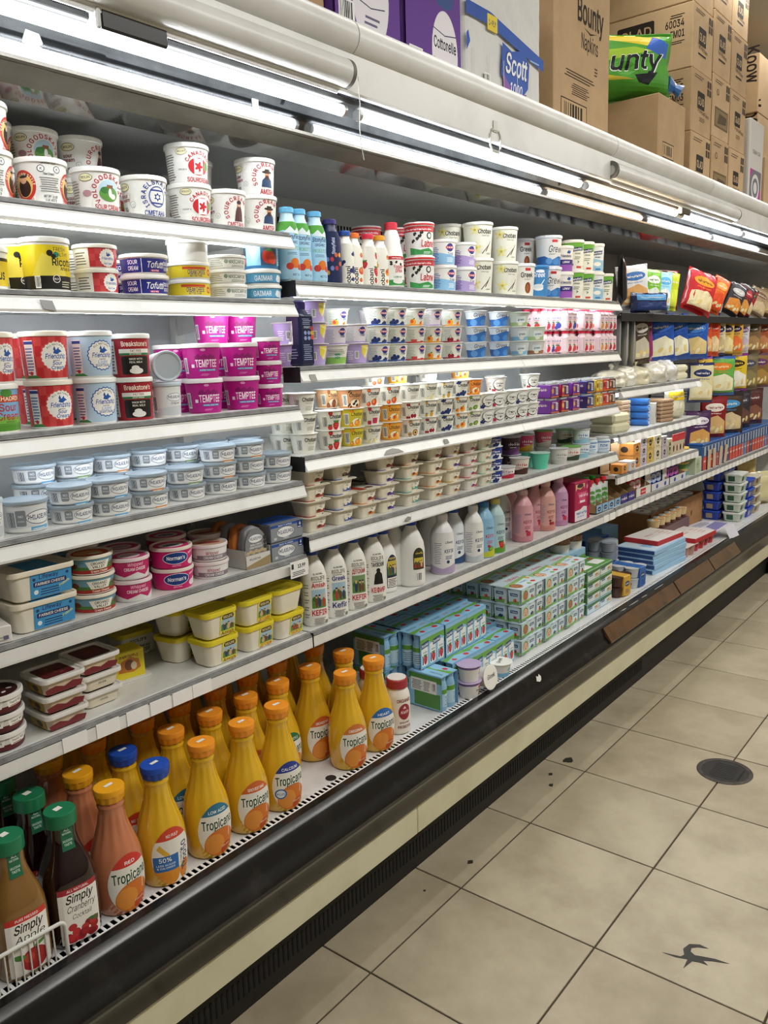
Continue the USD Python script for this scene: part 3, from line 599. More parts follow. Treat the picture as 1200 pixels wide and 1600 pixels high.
K('tof_blue', 'sour_cream_tub', 'tub', 'wide navy banded tub with white lid', .045, .0545, _tof('#2b2f86', (), 0))
K('tof_yellow', 'cream_cheese_tub', 'tub', 'yellow banded tub with bold blue lettering', .040, .0505, _tof('#e7cf2e', ('CREAM CHEESE', 'BETTER THAN'), 1))
K('blank_tub', 'cream_cheese_tub', 'tub', 'plain white tub with glossy lid', .052, .0505, lambda t: round_tub(t, .0455, .048, .052))  # white with no print: overexposure is put into the tub itself
def _masc(t):
    a = Art(); a.rect(-.16, .16, .004, .027, '#eceae2'); a.text('MASCARPONE', .020, .013, .0085, '#4a6a4a', w=.052); a.lines(.0, .05, .005, .011, 2, '#7a8a78', 3); a.lines(-.055, -.020, .007, .024, 4, '#a2a09a', 4); a.ell(-.012, .018, .005, .005, '#8aa088', q=4); round_tub(t, .0455, .0480, .0345, art=a, lidh=.008)
K('mascarpone', 'mascarpone_tub', 'tub', 'low white tub with thin green lettering', .0345, .0505, _masc)
def _gai(t):
    a = Art(); a.rect(-.17, .17, .004, .028, '#5fa8d0'); a.text('GAIMAR', -.010, .010, .012, '#f2f6fa', w=.048); a.ell(.040, .014, .014, .008, '#e9f0f4', q=5); a.ell(.034, .019, .006, .005, '#f6fafc', q=4); a.text('GAIMAR', -.085, .010, .012, '#f2f6fa', w=.048); a.rect(-.17, .17, .004, .0065, '#2f6f9c'); round_tub(t, .0460, .0490, .0375, art=a, lidh=.009)
K('gaimar', 'cream_tub', 'tub', 'low sky blue tub with white lettering', .0375, .0515, _gai)
def _can(t):
    a = Art(); a.rect(-.16, .16, .003, .060, '#8fc4dc'); a.rect(-.16, .16, .003, .010, '#2f6f9c')
    for x in (-.080, .012): a.rect(x - .022, x + .026, .010, .056, '#3a4f6a'); a.ell(x, .032, .018, .018, '#c23a2a'); a.ell(x + .012, .026, .013, .013, '#d84c36'); a.ell(x + .002, .048, .010, .004, '#3a7a3a', q=3)
    a.lines(.045, .075, .012, .052, 6, '#f2f6fa', 4); round_tub(t, .0430, .0440, .066, art=a, body='#e9eef0', lidh=.006)
K('blue_can', 'spread_tub', 'tub', 'light blue tub with red fruit picture', .066, .047, _can)
# --- third left shelf
def _fr(light):
    def fn(t):
        a = Art(); friendship(a, .047, .0315, light, .098); round_tub(t, .0410, .0460, .0985, art=a, lid='#ece6d6' if not light else '#eef0ee')
    return fn
K('friend_red', 'sour_cream_tub', 'tub', 'tall red checked tub with blue bird', .0985, .0485, _fr(False))
K('friend_light', 'sour_cream_tub', 'tub', 'tall pale blue tub with blue bird', .0985, .0485, _fr(True))
def _meh(t):
    a = Art(); a.rect(-.15, .15, .004, .090, '#7fb2dc'); a.rect(-.15, .15, .004, .030, '#5f9f36'); a.poly([(-.07, .024), (-.03, .034), (.03, .030), (.07, .036), (.07, .020), (-.07, .018)], '#7fbf4a')
    a.rect(-.034, .044, .060, .074, '#c9472e', .004); a.text('MEHADRIN', .005, .063, .0085, '#fff2d8', w=.062); a.ell(.004, .078, .012, .008, '#4f8f3a', q=5); a.text('Sour', .006, .043, .0140, '#b8323a', w=.040); a.text('Cream', .006, .026, .0140, '#b8323a', w=.050); a.text('GRADE A', .010, .020, .004, '#40402c'); a.ell(-.030, .022, .007, .006, '#c9302e', q=4); a.lines(-.07, .07, .006, .016, 3, '#4d8a2c', 3)
    round_tub(t, .0430, .0460, .0960, art=a)
K('mehadrin', 'sour_cream_tub', 'tub', 'blue and green tub with red ribbon lettering', .096, .0485, _meh)
def _bre(t):
    a = Art(); a.rect(-.15, .15, .004, .088, '#a51f2b'); a.rect(-.030, .034, .006, .046, '#1f1a18', .004); a.rect(-.034, .038, .053, .062, '#f0eee6'); a.rect(-.034, .038, .048, .053, '#2f7a4a'); a.text('Breakstone\'s', .003, .068, .0105, '#f6efe0', w=.062); a.text('FAT FREE', .003, .0555, .0045, '#8a2028', w=.024); a.text('SOUR CREAM', .002, .0492, .003, '#f0eee6', w=.026)
    a.text('MADE WITH', .002, .038, .0042, '#efe9da', w=.030); a.text('REAL MILK', .002, .031, .0042, '#efe9da', w=.030); a.ell(.002, .014, .016, .007, '#f4f2ec', q=5); a.ell(.000, .021, .009, .005, '#f4f2ec', q=4)
    for j in range(3): a.rect(.048, .058, .016 + j * .018, .030 + j * .018, '#efe6d8', .002)
    a.rect(-.075, -.045, .008, .080, '#ece8de'); a.lines(-.073, -.047, .014, .074, 9, '#6a5a56', 5)
    round_tub(t, .0390, .0430, .0955, art=a, body='#a51f2b')
K('breakstone', 'sour_cream_tub', 'tub', 'dark red tub with black panel and dollop', .0955, .0455, _bre)
def phil_mark(a, x, y, w, sub=None):
    a.ell(x, y, w / 2, w * .24, '#5f6a78', q=7); a.ell(x, y, w * .48, w * .215, '#f1f3f4', q=7); a.text('PHILADELPHIA', x, y - w * .065, w * .15, '#1c3264', w=w * .88)
    if sub: a.rect(x - w * .36, x + w * .36, y - w * .42, y - w * .30, sub); a.lines(x - w * .3, x + w * .3, y - w * .40, y - w * .33, 1, '#f4f4f2')
def _pht(t):
    a = Art(); a.rect(-.1, .1, .004, .074, '#e4e6e6'); phil_mark(a, .010, .046, .040); a.text('Original', .010, .030, .0045, '#5f6a7a', slant=8); a.poly([(-.1, .004), (.1, .004), (.1, .018), (.02, .026), (-.04, .020), (-.1, .024)], '#cfd4d8'); a.barcode(-.050, -.034, .012, .050); round_tub(t, .0300, .0335, .080, art=a, lid='#b9c4cc', lidh=.009)
K('phil_tall', 'cream_cheese_tub', 'tub', 'tall grey white cream cheese tub', .080, .036, _pht)
def _tem(H, rb, rt):
    def fn(t):
        a = Art(); k = H / .084; a.rect(-.15, .15, .003, H - .007, '#b81a86')
        a.poly([(-.024 * k, .046 * k)] + [(-.024 * k + i * .0048 * k, (.052 + .007 * ((i * 7) % 3) / 2) * k) for i in range(11)] + [(.026 * k, .046 * k)], '#8a1a66'); a.ell(-.004, .068 * k, .006 * k, .003 * k, '#e7a0cc', q=4)
        a.text('TEMPTEE', .004 * k, .027 * k, .0175 * k, '#fbf3f8', w=.056 * k); a.rect(-.016 * k, .030 * k, .017 * k, .0225 * k, '#2f7ab0'); a.text('WHIPPED CREAM CHEESE', .007 * k, .0182 * k, .003 * k, '#eef6fa', w=.042 * k); a.rect(-.034 * k, -.026 * k, .026 * k, .034 * k, '#f4eef2'); a.lines(-.012 * k, .012 * k, .007 * k, .012 * k, 2, '#e7a0cc')
        a.barcode(-.062 * k, -.046 * k, .012 * k, .050 * k, bg='#f0e6ee'); round_tub(t, rb, rt, H, art=a, body='#b81a86', lid='#efe9ea')
    return fn
K('temptee', 'cream_cheese_tub', 'tub', 'magenta tub with white block lettering', .084, .0485, _tem(.084, .0385, .046))
K('temptee_small', 'cream_cheese_tub', 'tub', 'small magenta tub with white lettering', .060, .0385, _tem(.060, .0320, .036))
# --- fourth left shelf: silver lidded cream cheese tubs
def _ph(accent, H=.0405, tall=False):
    def fn(t):
        a = Art(); a.rect(-.16, .16, .003, H - .008, '#dfe2e4'); a.poly([(-.16, .003), (.16, .003), (.16, .009), (.03, .016), (-.03, .009), (-.09, .014), (-.16, .009)], '#f3f3f0')
        k = 1.0 if not tall else 1.25
        phil_mark(a, .018, H * .47, .050 * k, accent); a.rect(-.026 * k, -.010 * k, H * .22, H * .72, '#8b9299', .003); a.text('NO', -.018 * k, H * .5, .0045, '#eef0f2'); a.text('ARTIFICIAL', -.018 * k, H * .36, .0024, '#eef0f2', w=.013)
        a.barcode(-.052, -.032, H * .14, H * .72, '#444a52', '#d4d8dc'); round_tub(t, .0405, .0450, H, art=a, body='#c6cacd', lid='#97a5b0', lidh=.008, lidr=.0480)
    return fn
for key, acc, nm_ in (('phil_blue', '#6fb2dc', 'blue'), ('phil_orange', '#dc9a62', 'orange'), ('phil_green', '#8fae7a', 'green'), ('phil_plain', None, 'plain')):
    K(key, 'cream_cheese_tub', 'tub', 'silver lidded low tub with %s label band' % nm_, .0405, .048, _ph(acc))
K('phil_big', 'cream_cheese_tub', 'tub', 'deeper silver lidded tub with blue label band', .066, .048, _ph('#6fb2dc', .066, True))
# --- fifth left shelf
def _lif(t):
    a = Art(); H = .066; a.rect(-.030, .062, .004, .055, '#3f97d0'); a.text('Lifeway', .010, .043, .0092, '#20306a', w=.044); a.rect(-.024, .050, .027, .038, '#20306a', .003); a.text('FARMER CHEESE', .013, .0295, .0060, '#f2f2ee', w=.066); a.lines(-.010, .040, .008, .024, 3, '#20406a', 3); a.text('Probiotic', .046, .022, .0052, '#e6f08a', rot=24, w=.026); a.ell(-.018, .016, .005, .005, '#e9f2f8', q=4); a.ell(.052, .046, .0035, .0035, '#20406a', q=3); a.ell(-.022, .044, .0035, .0035, '#20406a', q=3)
    tp = Art(); tp.rect(-.030, .040, -.046, .046, '#4fa2d6'); rect_tub(t, .142, .100, H, art=a, top=tp, body='#e9e4d4', lid='#ece4cf')
K('farmer_cheese', 'farmer_cheese_tub', 'tub', 'rectangular cream tub with bright blue label', .066, .054, _lif)
def _org(t):
    a = Art(); a.rect(-.16, .16, .003, .036, '#6a96a8'); a.poly([(-.16, .003), (.16, .003), (.16, .020), (.05, .024), (-.02, .018), (-.16, .024)], '#4a7a3a'); a.rect(-.16, .16, .003, .011, '#a8302a'); a.poly([(-.014, .012), (.026, .012), (.034, .030), (-.022, .030)], '#f0ece0'); a.text('ORGANIC', .006, .022, .0058, '#1f1c1a', w=.034); a.text('VALLEY', .006, .0145, .0058, '#1f1c1a', w=.028); a.text('Cream Cheese', .008, .0050, .0050, '#f6ecd8', w=.040); a.ell(.048, .020, .010, .006, '#6a3a24', q=4); a.ell(-.050, .020, .010, .006, '#6a3a24', q=4); a.barcode(-.085, -.068, .006, .032)
    tp = Art(); tp.ell(0, 0, .040, .040, '#c24a26', q=8); tp.ell(-.004, .004, .030, .022, '#e0a25a', q=6); tp.ell(.010, -.012, .016, .010, '#f3ead2', q=5); round_tub(t, .0440, .0475, .0435, art=a, lid='#efe8d8', lidh=.008, top=tp)
K('organic_tub', 'cream_cheese_tub', 'tub', 'round tub with farm picture and red base', .0435, .050, _org)
def _whp(t):
    a = Art(); a.rect(-.16, .16, .003, .046, '#c02a68'); a.poly([(-.16, .003), (.16, .003), (.16, .012), (.05, .020), (.03, .008), (.01, .018), (-.02, .008), (-.05, .018), (-.16, .010)], '#e9e7e6'); a.text('Whipped', .006, .033, .0075, '#f3b6cc', w=.036, slant=10); a.text('CREAM CHEESE', .006, .022, .0072, '#fdf6f8', w=.052); a.ell(-.062, .026, .016, .010, '#20306a', q=5)
    tp = Art(); tp.ell(0, 0, .040, .040, '#d94a84', q=8); tp.ell(0, 0, .026, .026, '#f0d8e0', q=7); tp.text('Whipped', 0, -.004, .009, '#c02a68', w=.036); round_tub(t, .0415, .0450, .052, art=a, body='#e9e7e6', lid='#f0dfe3', lidh=.009, top=tp)
K('whipped_pink', 'cream_cheese_tub', 'tub', 'pink tub with whipped white swirl', .052, .0475, _whp)
def _nor(t):
    a = Art(); a.rect(-.16, .16, .003, .046, '#d01f72'); a.ell(-.004, .026, .032, .015, '#e9f0f6', q=7); a.ell(-.004, .026, .0305, .0135, '#1f3f86', q=7); a.text("Norman's", -.004, .022, .0090, '#ffffff', w=.046); a.text('CREAM CHEESE', .044, .034, .0042, '#ffffff', w=.030, rot=12); a.ell(.042, .012, .014, .008, '#efeaea', q=5); a.ell(.050, .018, .008, .006, '#efeaea', q=4); a.text('dairy free', -.004, .006, .0035, '#f6c6da')
    tp = Art(); tp.ell(0, 0, .046, .046, '#d83a7c', q=8); tp.ell(0, 0, .030, .024, '#e8e0dc', q=7); tp.ell(0, 0, .020, .010, '#1f3f86', q=6); tp.text("Norman's", 0, -.003, .0065, '#ffffff', w=.030); round_tub(t, .0460, .0490, .0520, art=a, body='#d01f72', lid='#efe2d8', lidh=.009, top=tp)
K('norman', 'cream_cheese_tub', 'tub', 'hot pink tub with blue oval badge', .052, .0515, _nor)
def _gry(t):
    a = Art(); a.rect(-.16, .16, .003, .036, '#efecec'); a.rect(-.16, .16, .005, .017, '#8a7d86'); a.text('Whipped', .000, .019, .0078, '#b03a56', w=.032, slant=10); a.text('CREAM CHEESE', .004, .008, .0066, '#f6f2f4', w=.052); a.rect(-.060, -.040, .008, .034, '#dcdad6'); tp = Art(); tp.ell(0, 0, .040, .040, '#d8b69a', q=8); tp.ell(0, 0, .030, .012, '#a8504a', q=6); round_tub(t, .0425, .0460, .0440, art=a, lid='#efe6e6', lidh=.009, top=tp)
K('whipped_grey', 'cream_cheese_tub', 'tub', 'white tub with dusty purple band', .044, .0485, _gry)
def _phb(t):
    f = Art(); f.rect(-.060, .060, .003, .047, '#8f969e', .002); f.rect(-.060, .060, .040, .047, '#2450a0'); f.text('READY TO SPREAD', -.006, .0415, .0036, '#eef2f8', w=.052); phil_mark(f, -.006, .024, .066); f.text('Original', -.004, .006, .0040, '#eef0f2', slant=8); f.rect(.040, .060, .026, .047, '#1f3478'); f.text('6', .050, .034, .009, '#ffffff'); f.lines(.042, .058, .028, .033, 1, '#ffffff'); f.ell(-.044, .010, .006, .004, '#c9ced4', q=4); tp = Art(); tp.rect(-.06, .06, -.045, .045, '#2a55a4'); tp.rect(-.06, .06, -.045, -.030, '#8f969e')
    carton(t, .122, .092, .050, '#8a9198', front=f, top=tp, material=mat('foil_card', '#8a9198', .3, metallic=.35))
K('phil_box', 'cream_cheese_box', 'box', 'silver and blue cream cheese brick box', .0515, .047, _phb)
def _dip(t):
    """shelf box of bagel dips: a cut-out tray with four upright packs"""
    body = mat('dip_tray', '#c9c6c0', .5); w, d = .088, .16
    put('tray', join(bx(-w / 2, w / 2, -d / 2, -d / 2 + .0015, 0, .036), bx(-w / 2, w / 2, d / 2 - .0015, d / 2, 0, .036), bx(-w / 2, -w / 2 + .0015, -d / 2, d / 2, 0, .05), bx(w / 2 - .0015, w / 2, -d / 2, d / 2, 0, .05), bx(-w / 2, w / 2, -d / 2, d / 2, 0, .0015)), body, t, smooth=False)
    f = Art(); f.rect(-.043, .043, .001, .035, '#dcdad4'); f.poly([(-.043, .001), (.043, .001), (.043, .026), (-.043, .008)], '#a8926a'); f.text('PHILADELPHIA', -.012, .022, .0050, '#20306a', w=.040); panel(f, (0, -d / 2, 0), (1, 0, 0), (0, 0, 1), t, 'tray_print')
    for k in range(4):
        p = put('dip_pack', rloft([(.078, .030, .006, .002 + .0, 0, -.058 + k * .038), (.080, .032, .010, .06, 0, -.056 + k * .038), (.060, .026, .012, .098, 0, -.052 + k * .038), (.020, .014, .006, .108, 0, -.050 + k * .038)]), plastic(('#77797c', '#d07a3a', '#8a8c90', '#b8743e')[k], .35), t, smooth=40)
        if k == 0:
            g = Art(); g.poly([(.038 * math.cos(x), .055 + .048 * math.sin(x)) for x in np.linspace(0, math.pi, 14)] + [(-.038, .030), (.038, .030)], '#85878a'); phil_mark(g, 0, .076, .050); g.text('BAGEL CHIPS &', 0, .058, .0046, '#f0f0ee', w=.040); g.text('CREAM CHEESE DIP', 0, .051, .0046, '#f0f0ee', w=.046)
            for q in range(7): g.ell(-.03 + .010 * q, .040 + .003 * (q % 2), .006, .005, '#c9b28a', q=3)
            for q in range(3): g.ell(.032, .050 + .012 * q, .006, .006, '#3a3a3e', q=4)
            panel(g, (0, -.0745, 0), (1, 0, 0), (0, 0.02, 1), t, 'pack_print')
K('dip_display', 'dip_display_box', 'display box', 'grey tray of upright bagel dip packs', .11, .082, _dip)
def _wct(t):
    f = Art(); f.lines(-.028, .026, .006, .018, 2, '#a9a7a4', 4); f.rect(.018, .028, .008, .016, '#6a6a86'); carton(t, .07, .08, .036, '#e6e1de', front=f)
K('white_carton', 'small_carton', 'box', 'small plain white carton', .036, .042, _wct)
# --- lowest left shelf
def _meat(t):
    a = Art(); a.rect(-.17, .17, .004, .015, '#5c1f26'); a.rect(-.17, .17, .015, .027, '#d8d6d0')
    for x in (-.075, -.025, .025, .075): a.poly([(x - .018, .012), (x + .018, .012), (x + .022, .030), (x - .022, .030)], '#efece4'); a.text('Fresh & Tasty', x, .018, .005, '#2a2224', w=.030); a.lines(x - .014, x + .014, .013, .017, 1, '#8a4a4a')
    tp = Art(); tp.ell(0, 0, .044, .044, '#3a1418', q=8)
    for k in range(16): tp.ell(.030 * math.cos(k * 2.4) * (k / 16) ** .5, .030 * math.sin(k * 2.4) * (k / 16) ** .5, .006, .004, ('#7a2a2c', '#e9e4da', '#552024')[k % 3], rot=k * 40, q=3)
    round_tub(t, .0470, .0500, .0400, art=a, body='#4a181e', lid='#e9e7e2', lidh=.011, lidr=.0540, top=tp)
K('beet_tub', 'salad_tub', 'tub', 'round white rimmed tub of beet salad', .040, .054, _meat)
def _sal(body, low, key):
    def fn(t):
        a = Art(); a.poly([(-.040, .003), (.040, .003), (.044, .016), (.020, .021), (.0, .013), (-.020, .020), (-.044, .015)], low) if low else a.glyphs(.0, .014, .006, .020, '#8a8a80')
        s = Art(); s.rect(-.030, .030, .004, .026, '#b89a3a' if low else '#e2dccb')
        if low:
            s.ell(.006, .014, .012, .008, '#4a3a22', q=4); s.glyphs(-.012, .016, .006, .024, '#3a2a1a')
        tp = Art(); tp.rect(-.036, .036, -.036, .036, '#5a1c1e' if key else '#3f1a18', .008)
        for k in range(12): tp.ell(.026 * math.cos(k * 2.4) * (k / 12) ** .5, .026 * math.sin(k * 2.4) * (k / 12) ** .5, .006, .004, ('#8a3a34', '#6a2624')[k % 2], rot=k * 40, q=3)
        rect_tub(t, .094, .094, .0400, body=body, lid='#e6e3de', art=a, side=s, top=tp if key < 2 else None, taper=.88, r=.014, lidh=.010, rim=.006, rough=.2)
    return fn
K('salad_red', 'salad_tub', 'tub', 'square tub of red layered salad', .040, .054, _sal('#d8c4a8', '#7a1f28', 1))
K('salad_white', 'salad_tub', 'tub', 'square tub of pale creamy salad', .040, .054, _sal('#e0d6bf', None, 0))
def _ylw(t):
    f = Art(); f.rect(-.040, .040, .002, .074, '#e3cf2c'); f.poly([(-.030, .024), (-.020, .052), (.004, .060), (.026, .050), (.030, .028), (.010, .020)], '#c97a2a'); f.ell(.0, .040, .012, .014, '#7a4a2a', q=5); f.ell(.012, .036, .008, .010, '#e6d6b4', q=4); f.text('Fresh Made', 0, .006, .0105, '#3a2a6a', w=.058, rot=180); f.text('Pancake', 0, .066, .008, '#8a2a1a', w=.05, rot=180)
    carton(t, .084, .06, .076, '#e3cf2c', front=f, r=.003); put('base_lid', rloft([(.115, .085, .02, -.0005), (.118, .088, .02, .003), (.110, .08, .018, .006)]), plastic('#dcdcd6', .25), t, smooth=40)
K('yellow_pack', 'cheese_pastry_box', 'box', 'small yellow box with upside down print', .078, .042, _ylw)
def yl(draw, lid='#e7d531'):
    def fn(t):
        a = Art(); draw(a); s = Art(); rect_tub(t, .108, .088, .072, body='#efe9d6', lid=lid, art=a, taper=.80, r=.020, lidh=.012, rim=.003)
    return fn
def _yl_base(a, seed, word, col, pics=None):
    a.rect(-.006, .044, .006, .060, '#e8dd4a', .004); a.arc('BIOLIFE', .019, .036, .017, .0058, '#f4f0dc'); a.ell(.019, .052, .020, .010, '#5a4a24', q=6); a.text('BIOLIFE', .019, .0495, .0062, '#f3e9b4', w=.030); a.picture(-.003, .041, .016, .046, seed); a.text(word, .019, .0055, .0088, col, w=.042)
def _am(a): _yl_base(a, 3, 'Amish', '#7a1f24')
def _de(a): _yl_base(a, 8, 'ДЕТСКИЙ', '#c0262c')
def _tv(a): _yl_base(a, 12, 'ТВОРОГ', '#b8262c')
K('tvorog_amish', 'farmer_cheese_tub', 'tub', 'yellow lidded tub with picture of farm people', .072, .048, yl(_am))
K('tvorog_green', 'farmer_cheese_tub', 'tub', 'yellow lidded tub with green picture, red lettering', .072, .048, yl(_de))
K('tvorog_fruit', 'farmer_cheese_tub', 'tub', 'yellow lidded tub with fruit picture', .072, .048, yl(_tv))
K('tvorog_plain', 'farmer_cheese_tub', 'tub', 'yellow lidded tub turned to blank side', .072, .048, yl(lambda a: None))
def _isrt(a): a.rect(-.048, .048, .008, .056, '#e9e6dc'); a.text('BIOLIFE', 0, .044, .008, '#2a2a2a', w=.050); a.text('CHEESE', .010, .012, .010, '#2a2a2a', w=.05); a.text('FARMERS', .010, .025, .007, '#2a2a2a', w=.05); [a.poly([(-.030 + .010 * math.cos(math.radians(90 + r + k * 120)), .030 + .010 * math.sin(math.radians(90 + r + k * 120))) for k in range(3)], '#3a3a40') for r in (0, 60)]
K('tvorog_star', 'farmer_cheese_tub', 'tub', 'dim yellow lidded tub with star print', .072, .048, yl(_isrt, '#d8c42c'))
# --- top middle shelf
def slim(neck, body, H, waist=None):
    """profile of a drink bottle below its cap"""
    return [(body * .8, 0), (body * .97, .003), (body, .010), (body, H * .34), (body * (waist or 1), H * .46), (body, H * .58), (body * .96, H * .72), (body * .72, H * .84), (neck, H * .90), (neck, H * .97)]
def _sty(t):
    H = .182; p = slim(.0170, .0300, H, .95); a = Art(); a.rect(-.1, .1, .004, .150, '#a9d4ea'); a.poly([(-.1, .112), (-.02, .128), (.02, .116), (.06, .130), (.1, .112), (.1, .150), (-.1, .150)], '#5fae4a'); a.poly([(-.02, .122), (0, .138), (.012, .126), (.026, .136), (.04, .118)], '#e9f2f6'); a.text('Stonyfield', .006, .106, .0110, '#20306a', w=.048, slant=6); a.text('ORGANIC', .006, .094, .0070, '#20306a', w=.034); a.text('PROBIOTIC', .005, .078, .0085, '#4f9a4a', False, w=.044); a.lines(-.012, .022, .066, .074, 2, '#5a7a9a', 3); a.ell(.010, .044, .014, .013, '#e0792a', q=5); a.ell(-.006, .036, .010, .009, '#c8402f', q=5); a.ell(.024, .034, .008, .008, '#d8502f', q=4); a.text('NET 32', .012, .012, .005, '#20306a')
    bottle(t, p, (.0195, H * .955, H + .006, '#6cb8e2'), body='#bfe0ee', art=a)
K('stony', 'yogurt_drink_bottle', 'bottle', 'tall light blue drink bottle with berries', .188, .030, _sty)
def _nav(t):
    H = .168; p = slim(.0170, .0300, H, .96); a = Art(); a.rect(-.1, .1, .004, .140, '#1f2a52'); [a.ell(-.030 + .013 * (k % 5), .028 + .012 * (k // 2), .0055, .0065, ('#d8653a', '#e0a83a', '#7a8ac0', '#c23a4a')[k % 4], q=3) for k in range(10)]; a.text('Stonyfield', .006, .100, .0095, '#cfd8ee', w=.044, rot=90); bottle(t, p, (.0195, H * .955, H + .006, '#3a3372'), body='#1f2a52', art=a)
K('navy_bottle', 'yogurt_drink_bottle', 'bottle', 'dark navy drink bottle with fruit', .174, .030, _nav)
def _nvc(t):
    """square navy bottle seen on its back"""
    f = Art(); f.lines(-.018, .016, .110, .128, 4, '#aab4d4', 3); f.text('ORGANIC', -.001, .100, .006, '#cfd8ee', w=.026); [f.ell(-.008 + .014 * (k % 2), .074 + .014 * (k // 2), .0055, .0055, '#8fa0d0', q=4) for k in range(4)]; f.lines(-.018, .016, .016, .060, 8, '#98a4c8', 4); [f.ell(.018, .076 + .012 * k, .006, .006, ('#d84c36', '#e0a83a', '#c23a4a')[k], q=4) for k in range(3)]; l = Art(); l.barcode(-.02, .0, .06, .12); l.lines(-.02, .02, .02, .05, 4, '#98a4c8')
    put('bottle', join(rbox(-.028, .028, -.028, .028, 0, .138, .006), lathe([(.026, .136), (.017, .150), (.015, .158), (1e-4, .158)], 24)), plastic('#1b2346', .35), t, smooth=35); panel(f, (0, -.028, 0), (1, 0, 0), (0, 0, 1), t, 'back_print'); panel(l, (-.028, 0, 0), (0, -1, 0), (0, 0, 1), t, 'side_print'); c = lathe([(1e-4, .152), (.018, .152), (.018, .170), (.015, .174), (1e-4, .174)], 24); put('cap', c, plastic('#3a3372', .35), t)
K('navy_square', 'yogurt_drink_bottle', 'bottle', 'square navy bottle showing its back print', .174, .029, _nvc)
def _chd(cap, fr, seed):
    def fn(t):
        H = .140; p = slim(.0150, .0260, H, .97); a = Art(); a.rect(-.085, .085, .004, .112, '#f3f0e4'); a.text('Chobani', .006, .014, .0125, '#262420', w=.070, rot=90); a.fruit(fr, .020, .040, .011); a.fruit(fr, -.020, .060, .009); a.fruit(fr, .022, .084, .007); a.fruit(fr, .016, .014, .006); bottle(t, p, (.0180, H * .955, H + .008, cap), body='#f6f4ea', art=a)
    return fn
for key, cap, fr, look in (('drink_blue', '#2b4f9e', 'blueberry', 'slim white drink bottle with blue cap'), ('drink_orange', '#e8762e', 'peach', 'slim white drink bottle with orange cap'), ('drink_red', '#d8344a', 'strawberry', 'slim white drink bottle with red cap'), ('drink_yellow', '#e8a02e', 'mango', 'slim white drink bottle with yellow cap')):
    K(key, 'yogurt_drink_bottle', 'bottle', look, .148, .026, _chd(cap, fr, 1))
def _ayr(t):
    H = .190; p = [(.030, 0), (.036, .003), (.037, .010), (.037, .085), (.034, .105), (.029, .125), (.026, .150), (.021, .165), (.0175, .172), (.0175, .184)]; a = Art(); a.rect(-.1, .1, .082, .092, '#c8343a'); a.glyphs(.008, .0845, .0052, .03, '#ffffff'); a.text('Yogurt', .012, .056, .0100, '#c8343a', w=.034, slant=8); a.text('Drink', .014, .044, .0095, '#c8343a', w=.026, slant=8); [a.ell(-.010 + .016 * (k % 3), .068 + .006 * (k % 2), .0045, .0035, '#2a2622', rot=k * 50, q=3) for k in range(4)]; a.rect(-.1, .1, .006, .022, '#3d9a4a'); a.ell(.012, .018, .018, .008, '#f4f2ec', q=4); a.text('LOW FAT', .012, .028, .005, '#2f7a4a')
    bottle(t, p, (.0200, .172, .194, '#d8384a'), body='#f4f2ea', art=a)
K('yogurt_drink', 'yogurt_drink_bottle', 'bottle', 'tall white yogurt drink bottle, red cap', .194, .037, _ayr)
def _lab(t):
    H = .104; a = Art(); a.rect(-.16, .16, H - .030, H - .014, '#c8343a'); a.glyphs(-.02, H - .0255, .006, .10, '#fff')
    for x, y in ((-.028, .066), (-.020, .052), (-.034, .044), (-.006, .070), (-.012, .060)): a.ell(x, y, .0055, .0040, '#2a2824', rot=x * 3000, q=3); a.ell(x + .004, y + .003, .0025, .0045, '#2a2824', rot=30, q=3)
    a.ell(.022, .062, .0095, .0105, '#2a2824', q=5); a.ell(.022, .062, .006, .007, '#e9e6dc', q=4); a.text('Labne', .018, .028, .0205, '#c8343a', w=.052, slant=4); a.poly([(-.045, .004), (.045, .004), (.045, .014), (.02, .024), (-.01, .018), (-.045, .026)], '#3f9a4e'); a.lines(0, .03, .007, .015, 2, '#ffffff'); round_tub(t, .0430, .0475, H, art=a, lidh=.013, lid='#f0ede6'); w = Art(); w.rect(-.17, .17, .001, .006, '#c8343a')
    r = lathe([(.0502, H - .011), (.0505, H - .010), (.0505, H - .006), (.0502, H - .005)], 40); put('lid_band', r, plastic('#c8343a', .4), t)
K('labne', 'yogurt_tub', 'tub', 'white tub with red lettering, black spots', .104, .050, _lab)
def _fag(c1, c2):
    def fn(t):
        H = .083; a = Art(); a.rect(-.14, .14, .003, H - .010, '#eceae4'); a.poly([(-.14, .003), (.14, .003), (.14, .040), (.04, .028), (-.02, .040), (-.14, .034)], c1); a.ell(.018, .056, .013, .013, '#3f3a86', q=6); a.rect(.003, .033, .052, .060, '#c8343a'); a.text('FAGE', .018, .0535, .0052, '#fff', w=.024); a.text('Total', .020, .032, .0085, c2, w=.024, slant=8); a.lines(.006, .034, .010, .026, 4, '#fafaf6', 3); a.lines(-.05, -.02, .012, .060, 9, c2, 3); round_tub(t, .0370, .0415, H, art=a, lidh=.010)
    return fn
K('fage_blue', 'yogurt_tub', 'tub', 'white and light blue yogurt tub', .083, .044, _fag('#8fc0e2', '#3f6fae'))
K('fage_purple', 'yogurt_tub', 'tub', 'white and lilac yogurt tub', .083, .044, _fag('#b9a3d6', '#6a4a9e'))
def flower(a, x, y, R): [a.ell(x + R * .6 * math.cos(k * 1.257 + .3), y + R * .6 * math.sin(k * 1.257 + .3), R * .55, R * .24, '#e9e08a', rot=math.degrees(k * 1.257 + .3), q=3) for k in range(5)]; a.ell(x, y, R * .25, R * .25, '#c9b43a', q=3)
